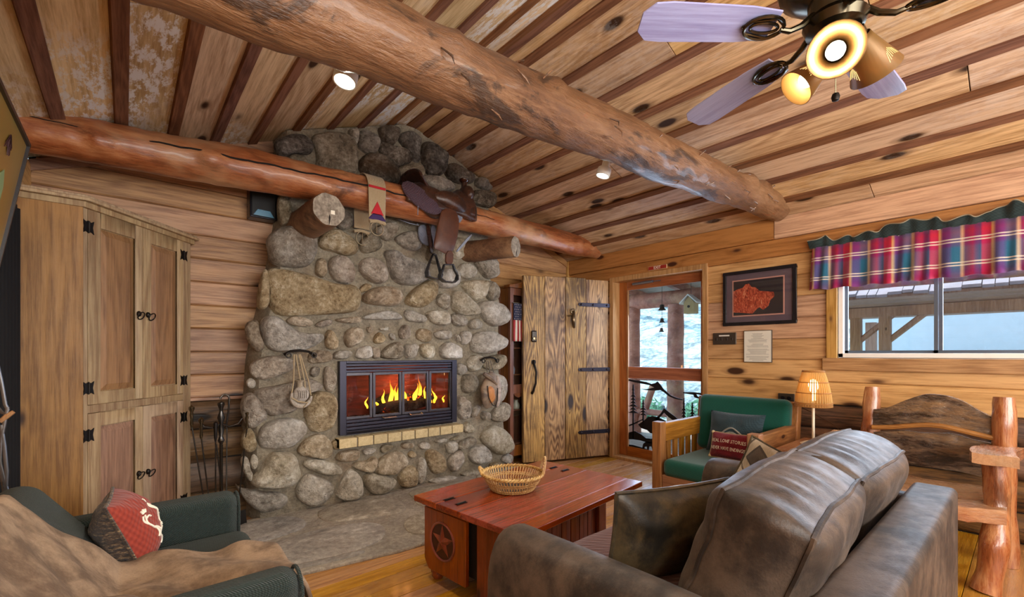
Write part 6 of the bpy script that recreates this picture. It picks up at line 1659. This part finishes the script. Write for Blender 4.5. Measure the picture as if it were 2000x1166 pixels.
MB().box((cx0 + .05, cy0 + .016, .22), (cx1 - .05, cy0 + .02, .80)).build('pane', m_glass, cu); MB().box((cx0 + .05, cy0 + .016, .90), (cx1 - .05, cy0 + .02, 1.90)).build('pane', m_glass, cu)
P = [(cx0 - .03, ch), (cx1 + .03, ch), (cx1 + .03, ch + .03), (cx1 - .08, ch + .05), ((cx0 + cx1) / 2, ch + .11), (cx0 + .08, ch + .05), (cx0 - .03, ch + .03)]
MB().prism([(x, cy0 - .025, z) for x, z in P], (0, .10, 0)).build('crown', m_cur, cu, bevel=.005)
cg = [(3.32, 1.016, .045, .14, '#8a8f98', 'small grey jar on the upper curio cabinet shelf'), (3.40, .616, .04, .10, '#b0a48c', 'small cream pot on the middle curio cabinet shelf'), (3.31, 1.316, .03, .10, '#6d5a4a', 'small brown bottle on the second highest curio cabinet shelf')]
for x, z, r_, h_, cc_, lab in cg:
    o = MB().lathe([(0, 0), (r_, 0), (r_ * 1.15, h_ * .4), (r_ * .6, h_ * .8), (r_ * .7, h_), (0, h_)], Matrix.Translation((x, 3.87, z)), 14).build('curio_jar', plain('curio_' + cc_[1:], cc_, .3), None, smooth=True); tag(o, lab, 'jar')
fg = thing('small_flag', 'small American flag hung vertically on the dark curio cabinet', 'flag', (3.27, 3.75, 1.6))
f0, f1 = onY(1003.5, 592, 3.745), onY(1027.5, 667, 3.745); fx0_, fx1_, fz1, fz0 = f0.x, f1.x, f0.z, f1.z
ripple = lambda x, z: 3.748 + .004 * math.sin((x - fx0_) * 60 + z * 9)
def fgrid(x0, x1, z0, z1, mat, nm, off=0, nu=6, nv=10): MB().grid(lambda u, v: (x0 + (x1 - x0) * u, ripple(x0 + (x1 - x0) * u, z0 + (z1 - z0) * v) - off, z0 + (z1 - z0) * v), nu, nv).build(nm, mat, fg, smooth=True, angle=180, solid=.001)
m_fr, m_fw, m_fb = plain('flag_red', '#9c2f34', .9), plain('flag_white', '#d6cbbd', .9), plain('flag_blue', '#2a2d47', .9)
zcan = fz1 - (fz1 - fz0) * .44; NSX = 7; dw = (fx1_ - fx0_) / NSX
for k in range(NSX): fgrid(fx0_ + k * dw, fx0_ + (k + 1) * dw, fz0, zcan, m_fr if k % 2 == 0 else m_fw, 'stripe', 0, 3, 8)
fgrid(fx0_, fx1_, zcan, fz1, m_fb, 'canton', 0)
q = MB()
for r_ in range(7):
    for cc_ in range(6 if r_ % 2 == 0 else 5):
        x = fx0_ + (fx1_ - fx0_) * ((cc_ + .5) / 6 + (0 if r_ % 2 == 0 else 1 / 12)); z = zcan + (fz1 - zcan) * (r_ + .5) / 7
        q.prism([(x + (.0058 if k % 2 == 0 else .0025) * math.cos(math.pi / 2 + k * math.pi / 5), ripple(x, z) - .002, z + (.0058 if k % 2 == 0 else .0025) * math.sin(math.pi / 2 + k * math.pi / 5)) for k in range(10)], (0, -.0006, 0))
q.build('stars', m_fw, fg)
MB().tube([(fx0_ - .02, 3.747, fz1 + .004), (fx1_ + .02, 3.747, fz1 + .004)], .004, 6).build('rod', m_brass, fg, smooth=True)
# ------------------------------------------------------------------ can lights on the far side of the big log
def can(top, bot, r, by_, label, watts):
    t = thing('spot_lamp', label, 'lamp', top); top = Vector(top); bot = Vector(bot); ax = (bot - top).normalized(); L_ = (bot - top).length
    M = frame(top, ax.orthogonal(), ax)
    MB().lathe([(0, 0), (r * .55, 0), (r * .55, L_ * .42), (r * .95, L_ * .55), (r, L_ * .62), (r, L_), (r * .88, L_), (r * .85, L_ * .66), (0, L_ * .64)], M, 24).build('shade', m_white, t, smooth=True)
    MB().lathe([(0, L_ * .82), (r * .5, L_ * .84), (r * .82, L_ * .93), (r * .82, L_ * .95), (0, L_ * .97)], M, 20).build('bulb', emit('spot_glow', '#eaffee', 5), t, smooth=True)
    MB().tube([top + Vector((0, 0, .0)), top + Vector((.0, -.04, .015)), Vector((top.x, by_, top.z + .02))], .012, 8).build('bracket', m_white, t, smooth=True)
    light('spot_beam', 'SPOT', bot + ax * .012, watts, (1, .90, .74), aim(ax), .03, spot=2.4, blend=.8)
p = onY(683, 112, 1.84); q_ = onY(673, 160, 1.83)
can(p, q_, .047, 1.72, 'larger white can light below the big log beam above the cabinet side', 34)
p = onY(1186, 312, 1.78); q_ = onY(1177, 344, 1.80)
can(p, q_, .045, 1.64, 'smaller white can light behind the big log beam towards the doorway', 34)
# ------------------------------------------------------------------ ceiling fan
HX, HYf, HZ = 1.727, .411, 2.30
cf = thing('ceiling_fan', 'antique brass ceiling fan with pale wooden blades and three cone lamp shades', 'ceiling fan', (HX, HYf, 3.26))
M0 = Matrix.Translation((HX, HYf, 0))
m_fan = plain('fan_brass', '#4d4638', .22, .95)
m_blade = wood('whitewash_blue_sheen', '#a9aee2', '#8a88c0', '#77749c', 'x', .22, 14, 0, .05, bump=.08, coat=.3)  # bluish reflection put into the whitewash colour
MB().lathe([(.0, 3.30), (.07, 3.29), (.075, 3.20), (.03, 3.16), (.016, 3.15), (.016, 2.62), (.05, 2.60)], M0, 20).build('downrod', m_fan, cf, smooth=True)
MB().lathe([(.05, 2.64), (.12, 2.62), (.165, 2.58), (.17, 2.50), (.155, 2.44), (.11, 2.40), (.075, 2.385), (.07, 2.32), (.0, 2.32)], M0, 32).build('motor_housing', m_fan, cf, smooth=True)
MB().lathe([(.075, 2.335), (.09, 2.315), (.08, 2.29), (.05, 2.28), (.048, 2.215), (.062, 2.20), (.055, 2.17), (.02, 2.155), (0, 2.15)], M0, 24).build('switch_housing', m_fan, cf, smooth=True)
def blade_mesh():
    o = [(.20, -.052), (.30, -.064), (.55, -.070), (.60, -.066), (.632, -.034), (.634, .030), (.602, .064), (.55, .069), (.30, .062), (.20, .050)]
    mb = MB(); T = Matrix.Rotation(math.radians(11), 4, 'X')
    return mb.prism([T @ Vector((x, y, -.003)) for x, y in o], T @ Vector((0, 0, .007)) - T @ Vector((0, 0, 0)))
def iron_mesh():
    q = MB(); T = Matrix.Rotation(math.radians(11), 4, 'X')
    lp_ = lambda cx, rx, ry, cy=0: [T @ Vector((cx + rx * math.cos(t), cy + ry * math.sin(t), -.012)) for t in [2 * math.pi * k / 20 for k in range(20)]]
    q.tube(lp_(.235, .062, .040), .006, 6, close=True); q.tube(lp_(.235, .045, .018), .005, 6, close=True)
    q.tube([Vector((.07, 0, .035)), Vector((.11, 0, .0)), Vector((.15, 0, -.018)), Vector((.18, 0, -.014))], [.011, .010, .009, .007], 8)
    for s_ in (-1, 1): q.tube([T @ Vector((.175, s_ * .01, -.012)), T @ Vector((.21, s_ * .034, -.013)), T @ Vector((.285, s_ * .02, -.012)), T @ Vector((.305, 0, -.01))], .004, 6)
    return q
bm_ = blade_mesh().build('blade', m_blade, cf, bevel=.002, seg=1); im_ = iron_mesh().build('blade_iron', m_fan, cf, smooth=True)
for k in range(5):
    a = 2.465 - k * 2 * math.pi / 5
    for src in (bm_, im_):
        o = src if k == 0 else src.copy()
        if k: C.objects.link(o)
        o.parent = cf; o.matrix_parent_inverse = Matrix.Translation(cf.location).inverted()
        o.location = (HX, HYf, HZ); o.rotation_euler = (0, 0, a)
g = G('amber_shade'); tr = g.n.new('ShaderNodeBsdfTranslucent'); tr.inputs[0].default_value = lin('#b57a2c'); mxs = g.n.new('ShaderNodeMixShader'); mxs.inputs[0].default_value = .12
g.b.inputs['Base Color'].default_value = lin('#7d5c30'); g.b.inputs['Roughness'].default_value = .45; g.b.inputs['Metallic'].default_value = .3
g.l.new(g.b.outputs[0], mxs.inputs[1]); g.l.new(tr.outputs[0], mxs.inputs[2]); g.l.new(mxs.outputs[0], g.out.inputs[0]); m_amber = g.m
m_slit = emit('slit_glow', '#ffd98a', 2.2); m_bulb = emit('bulb_bright', '#fff3d8', 5)
def at(u, v, d):
    r = ray(u, v); return Vector((r[0] * d, r[1] * d, CAMH + r[2] * d))
hub = Vector((HX, HYf, 2.205))
for i, (o_, r1, ln_) in enumerate(((at(1632, 98, 1.31), .073, .115), (at(1554, 174, 1.47), .058, .11), (at(1711, 141, 1.47), .072, .13))):
    ax = (o_ - hub).normalized()
    if i == 0: ax = (Vector((0, 0, CAMH)) - hub).normalized() * .75 + (o_ - hub).normalized() * .25; ax.normalize()
    vw = (o_ - Vector((0, 0, CAMH))).normalized(); Rv = Vector((cY, -sY, 0)); Uv = Rv.cross(vw)
    if i == 1: ax = (-.62 * Rv - .70 * Uv - .27 * vw).normalized()
    if i == 2: ax = (.63 * Rv - .78 * Uv - .02 * vw).normalized()
    b0 = o_ - ax * ln_; M = frame(b0, ax.orthogonal(), ax)
    sh = MB().lathe([(.028, -.004), (.032, .012), (r1, ln_)], M, 30, cap=False).build('lamp_shade', m_amber, cf, smooth=True, solid=.002)
    MB().tube([hub, hub.lerp(b0, .6) + Vector((0, 0, .006)), b0], .012, 8).lathe([(.0, -.03), (.022, -.03), (.024, .03), (0, .032)], M, 12).build('lamp_arm', m_fan, cf, smooth=True)
    MB().ell(M @ Vector((0, 0, ln_ * .58)), (.026, .026, .026), 14, 10).build('bulb', m_bulb, sh, smooth=True)
    # glowing pine-needle strips laid on the shade, painting lamplight through slots
    q = MB(); random.seed(40 + i)
    for ph in (0.4, 2.5, 4.6):
        for k in range(7):
            a0 = ph + .08 * k - .25; z0 = ln_ * (.5 + .03 * abs(3 - k)); z1 = z0 + ln_ * .22
            P = []
            for a, z in ((a0, z0), (a0 + .02, z0), (a0 + .05 * (k - 3) + .02, z1), (a0 + .05 * (k - 3), z1)):
                rr = .032 + (r1 - .032) * (z - .012) / (ln_ - .012) + .0018; P.append(M @ Vector((rr * math.cos(a), rr * math.sin(a), z)))
            q.add(P, [(0, 1, 2, 3)])
    o = q.build('slot_glow_strip', m_slit, sh); tag(o, kind='stuff')
    light('fan_bulb', 'POINT', M @ Vector((0, 0, ln_ * .58 + .035)), 3.2 if i != 1 else 1.6, (1, .80, .52), size=.02)
pt = at(1632, 150, 1.40); pe = at(1632, 182, 1.40)
q = MB()
for k in range(16): q.ell(pt.lerp(pe, k / 15), (.0022, .0022, .0022), 6, 4)
q.tube([Vector((HX - .02, HYf - .02, 2.16)), pt], .001, 4)
q.build('pull_chain', m_brass, cf); MB().lathe([(0, 0), (.009, .003), (.012, .014), (.009, .024), (0, .027)], Matrix.Translation(pe - Vector((0, 0, .026))), 12).build('pull_bob', m_iron, cf, smooth=True)
# ------------------------------------------------------------------ outside: porch, yard, hillside, pavilion
m_deck = wood('deck_grey', '#9d8f84', '#6e625a', '#3a322c', 'y', .6, 16, .4, .2)
m_plog = log_mat('porch_log', '#c98f7c', '#a86a58', '#7a4a3c', .5, None, False)
m_soil = stone('pale_soil', [(0, '#8d8b84'), (.5, '#b9b6ab'), (1, '#dcdad0')], .25, .6, 0)
m_hill = stone('hill_ground', [(0, '#26333a'), (.35, '#566a72'), (.6, '#8fa2a6'), (1, '#d5dcd8')], .22, .8, 0)
pd = MB(); 
gr = MB().grid(lambda u, v: (6.9 + 60 * u ** 1.6, -25 + 75 * v, -.35 + 9.5 * max(0, (u ** 1.6 * 60 - 4.0) / 40) ** .8 * (1 if u ** 1.6 * 60 > 4.0 else 0) + .35 * noise.noise(Vector((u * 30, v * 30, 0))) * min(1, u * 3)), 70, 60).build('ground', m_hill, None, smooth=True); tag(gr, 'pale rocky hillside rising beyond the porch', kind='structure')
pf_ = MB().box((4.6, -4, -.35), (7.0, 9, -.105)).build('path', m_dark); tag(pf_, 'porch floor structure outside the door', kind='structure')
for k in range(17): MB().box((4.6 + k * .14 + .003, -4, -.11), (4.6 + (k + 1) * .14 - .003, 9, -.06)).build('deck_board', m_deck, pf_)
rf = MB().prism([(4.62, -4, 2.62), (7.5, -4, 2.28), (7.5, -4, 2.36), (4.62, -4, 2.70)], (0, 13, 0)).build('roof', m_deck); tag(rf, 'boarded porch roof over the doorway outside', kind='structure')
for k in range(14):
    y = -3.6 + k * .9
    MB().prism([(4.62, y, 2.50), (7.4, y, 2.16), (7.4, y, 2.29), (4.62, y, 2.63)], (0, .09, 0)).build('rafter', m_plog, rf)
PXX = 6.4
def px_y(u): return onX(u, 700, PXX).y
pbm = thing('porch_beam', 'pinkish round log beam carried by the porch posts outside', 'beam', (PXX, 3, 2.1))
P = [(PXX, -4 + 13 * k / 10, 2.10) for k in range(11)]
log('trunk', P, [.125] * 11, m_plog, pbm, [], 4, .012, 16, 60)
ends = [(px_y(1320), 'pinkish log porch post seen through the middle of the screen door'), (px_y(1236), 'pinkish log porch post at the hinge side of the screen door'), (-1.2, 'log porch post outside beyond the window edge')]
for i, (y, lab) in enumerate(ends):
    po = thing('porch_post', lab, 'post', (PXX, y, -.06))
    log('trunk', [(PXX, y, -.06), (PXX, y + .01, 1.0), (PXX, y, 2.0)], [.135, .125, .118], m_plog, po, [], i + 11, .008, 16, 30)
y0, y1 = px_y(1320), px_y(1236)
rl_ = thing('porch_railing', 'log railing with slanting brace between the porch posts', 'railing', (PXX, 3.6, 0))
for z in (.30, .86): log('rail', [(PXX, y0, z), (PXX, y1 + 3, z)], [.05, .055], m_plog, rl_, [], z * 10, .006, 10, 20)
log('brace', [onX(1276, 752, PXX), onX(1250, 830, PXX)], [.055, .055], m_plog, rl_, [], 5, .006, 10, 10)
log('brace', [onX(1395, 760, PXX), onX(1360, 830, PXX)], [.05, .05], m_plog, rl_, [], 6, .006, 10, 10)
bl = thing('bell_chime', 'string of three little dark bells hanging from the porch roof', 'bell', onX(1293, 600, 6.0))
for u, v, s_ in ((1293, 606, 1), (1293, 630, .75), (1292, 648, .65)):
    c = onX(u, v, 6.0); MB().lathe([(.004, .09 * s_), (.03 * s_, .08 * s_), (.035 * s_, .03 * s_), (.062 * s_, 0), (.055 * s_, 0), (.0, .03 * s_)], Matrix.Translation(c), 14).build('bell', m_iron, bl, smooth=True)
MB().tube([onX(1293, 648, 6.0), onX(1293, 560, 6.0), Vector((6.0, onX(1293, 560, 6.0).y, 2.50))], .003, 5).build('cord', m_iron, bl)
bh = thing('bird_house', 'small yellowish wooden bird house hanging at the porch edge', 'bird house', onX(1350, 595, 6.2))
a = onX(1345, 612, 6.15); w_, h_ = .15, .16
MB().prism([(6.15, a.y - w_ / 2, a.z), (6.15, a.y + w_ / 2, a.z), (6.15, a.y + w_ / 2, a.z + h_), (6.15, a.y, a.z + h_ + .09), (6.15, a.y - w_ / 2, a.z + h_)], (.14, 0, 0)).build('box', plain('bird_box', '#b59a6a', .8), bh)
for s_ in (-1, 1): MB().prism([(6.12, a.y, a.z + h_ + .10), (6.12, a.y + s_ * .13, a.z + h_ - .02), (6.12, a.y + s_ * .13, a.z + h_ - .0), (6.12, a.y, a.z + h_ + .12)], (.2, 0, 0)).build('roof_panel', m_white, bh)
MB().lathe([(0, 0), (.02, 0), (.02, .004), (0, .004)], frame((6.148, a.y, a.z + .1), (0, 1, 0), (-1, 0, 0)), 12).build('entry_hole', m_dark, bh)
MB().tube([(6.22, a.y, a.z + h_ + .1), (6.22, a.y, 2.3)], .003, 5).build('cord', m_iron, bh)
# stones, logs and shrubs on the slope
m_bush = plain('bush_green', '#4f8a68', .8, var=.4); m_needle = plain('needles', '#5c8377', .8, var=.4); m_bark = plain('tree_bark', '#5f6a70', .9, var=.3, bumps=.5)
def leafball(name, c, r, n, mat, par, seed, size=.08):
    rd = random.Random(seed); q = MB()
    for i in range(n):
        d = Vector((rd.gauss(0, 1), rd.gauss(0, 1), rd.gauss(0, 1))).normalized() * (rd.random() ** .5)
        p = Vector((c[0] + d.x * r[0], c[1] + d.y * r[1], c[2] + d.z * r[2])); a = Vector((rd.gauss(0, 1), rd.gauss(0, 1), rd.gauss(0, 1))).normalized() * size; b = a.orthogonal().normalized() * size * .4
        q.add([p - a, p + b, p + a, p - b], [(0, 1, 2, 3)])
    o = q.build(name, mat, par); return tag(o, kind='stuff')
def gz(x, y):
    s = x - 6.9; return -.35 + (9.5 * ((s - 4.0) / 40) ** .8 if s > 4 else 0)
for i, (u, X, r, lab) in enumerate(((1240, 9.0, .45, 'low green bush left of the porch post on the slope'), (1262, 9.6, .5, 'second green bush on the slope beside the porch post'), (1362, 9.5, .55, 'green bush on the slope right of the porch post'))):
    y = onX(u, 700, X).y; sh = thing('bush', lab, 'bush', (X, y, gz(X, y))); leafball('leaves', (X, y, gz(X, y) + r * .45), (r, r, r * .6), 260, m_bush, sh, i, .09)
    MB().tube([(X, y, gz(X, y) - .1), (X, y, gz(X, y) + .2)], .02, 6).build('stem', m_bark, sh)
for i, (u, X, v) in enumerate(((1250, 10.5, 690), (1350, 10.5, 690), (1300, 13, 660))):
    a = onX(u - 45, v, X); b = onX(u + 45, v, X); a.z = gz(X, 0) + .12; b.z = gz(X, 0) + .12
    lo = thing('fallen_log', ['grey log lying low on the left of the slope outside', 'grey log lying low on the slope right of the porch post', 'grey log lying further up the slope outside'][i], 'log', a); log('trunk', [a, b], [.16, .13], m_bark, lo, [], i + 30, .02, 10, 16)
trees = [(1240, 24, .35), (1258, 30, .2), (1291, 28, .35), (1225, 33, .25), (1345, 26, .3), (1372, 30, .3), (1308, 36, .3), (1950, 18, .14), (1985, 24, .3), (1650, 30, .35), (1690, 34, .3)]
tl = ['first tall pine trunk at the left of the screen door view', 'thin pine trunk beside the first tall trunk', 'pine tree above the bells outside', 'pine tree at the hinge edge of the screen door view', 'pine tree behind the bird house', 'pine tree at the latch edge of the screen door view', 'distant pine between bells and porch post', 'young pine with whorled branches in the sliding window view', 'pine tree at the outer edge of the window view', 'distant pine left of the pavilion post', 'distant pine behind the pavilion']
for i, (u, X, r) in enumerate(trees):
    y = onX(u, 650, X).y; z0 = gz(X, y) - .2; H_ = 5 if i == 7 else 14
    t = thing('pine_tree', tl[i], 'tree', (X, y, z0)); rd = random.Random(i)
    MB().tube([(X, y, z0), (X + .1, y, z0 + H_ * .5), (X, y + .1, z0 + H_)], [r, r * .7, r * .15], 9).build('trunk', m_bark, t, smooth=True)
    q = MB(); nn_ = MB()
    for k in range(44 if i != 7 else 30):
        f = (.16 if i == 7 else .30) + .66 * k / 44; a = rd.uniform(0, 6.28); ln_ = (1 - f * .8) * (2.6 if i != 7 else 1.4) * rd.uniform(.6, 1); zb = z0 + H_ * f
        d = Vector((math.cos(a), math.sin(a), -.12)); e = Vector((X, y, zb)) + d * ln_
        q.tube([(X, y, zb), e], [.03, .008], 4)
        for m in range(14):
            p = Vector((X, y, zb)).lerp(e, .25 + .75 * m / 13); d1_ = Vector((rd.gauss(0, 1), rd.gauss(0, 1), rd.gauss(0, .6))).normalized() * .32; b_ = d1_.orthogonal().normalized() * .07
            nn_.add([p - b_, p + b_, p + d1_], [(0, 1, 2)])
    o = q.build('branches', m_bark, t); tag(o, kind='stuff'); o = nn_.build('needles', m_needle, t); tag(o, kind='stuff')
# pavilion seen through the window
m_tim = wood('pavilion_timber', '#b98f78', '#8a6350', '#4a3026', 'z', .6, 16, .4, .1)
m_shg = plain('shingle', '#8d7f86', .8, var=.35, bumps=.4)
pv = thing('pavilion', 'open timber pavilion with a shingled roof seen through the sliding window', 'pavilion', (10, 1, -.35))
PV0, PV1, PVX0, PVX1 = -2.6, 2.3, 9.4, 12.4
zr = 2.05
for u in (1670, 1727):
    y = onX(u, 640, PVX0).y
    MB().box((PVX0, y - .075, -.4), (PVX0 + .15, y + .075, zr - .12)).build('post', m_tim, pv, bevel=.01)
    MB().tube([(PVX0 + .07, y - .02, zr - .62), (PVX0 + .07, y - .50, zr - .16)], .045, 6).build('brace', m_tim, pv)
for y in (PV0, -.2, PV1):
    MB().box((PVX1, y - .09, -.4), (PVX1 + .18, y + .09, zr - .12)).build('post', m_tim, pv)
MB().box((PVX0 - .02, PV0 - .3, zr - .20), (PVX0 + .17, PV1 + .3, zr - .04)).build('header', m_tim, pv)
for k in range(26):
    x = PVX0 - 1.45 + k * .18; MB().prism([(x, PV0 - .4, zr - .03 + .0 * k), (x + .165, PV0 - .4, zr - .03), (x + .165, PV0 - .4, zr + .01), (x, PV0 - .4, zr + .01)], (0, PV1 - PV0 + .8, 0)).build('ceiling_slat', m_tim, pv)
random.seed(8)
for r_ in range(7):
    y = PV0 - .45
    while y < PV1 + .45:
        w_ = random.uniform(.10, .20); x0 = PVX0 - 1.55 + r_ * .26; z = zr + .02 + r_ * .15; dz = random.uniform(-.03, .03)
        if r_ < 3:
            MB().prism([(x0 - .02, y, z - .04 + dz), (x0 + .34, y, z + .17), (x0 + .34, y, z + .20), (x0 - .02, y, z + dz)], (0, w_ - .008, 0)).build('shingle', m_shg, pv)
        y += w_
MB().prism([(PVX0 - 1.5, PV0 - .42, zr + .02), (PVX1 - 1.5, PV0 - .42, zr + 1.6), (PVX1 + .6, PV0 - .42, zr + .1)], (0, PV1 - PV0 + .84, 0)).build('roof_deck', m_shg, pv)
nb = thing('neighbor_building', 'pale flat walled building beyond the pavilion', 'building', (15, 0, -.4))
MB().box((15, -9, -.5), (18, 3.2, 2.9)).build('wall', plain('pale_wall', '#c3ccd4', .8), nb); MB().prism([(14.6, -9.3, 2.9), (18.4, -9.3, 2.9), (16.5, -9.3, 4.0)], (0, 12.8, 0)).build('roof', m_shg, nb)
for y in (-6, -3, 0, 2.4): MB().box((14.97, y - .02, -.4), (15, y + .02, 2.9)).build('seam_batten', plain('seam_grey', '#aab4bc', .8) if 'seam_grey' not in bpy.data.materials else bpy.data.materials['seam_grey'], nb)
MB().box((14.96, -9, 1.0), (15.0, 3.2, 1.05)).build('belt_course', bpy.data.materials['seam_grey'], nb)
fnc = thing('yard_railing', 'low dark iron railing across the yard below the pavilion', 'railing', (8.6, 1, -.3))
for z in (.55, 1.0): MB().tube([(8.4, -3, z), (8.4, 3.2, z)], .015, 6).build('rail', m_iron, fnc)
for k in range(32): MB().tube([(8.4, -3 + k * .2, -.35), (8.4, -3 + k * .2, 1.0)], .009, 5).build('baluster', m_iron, fnc)
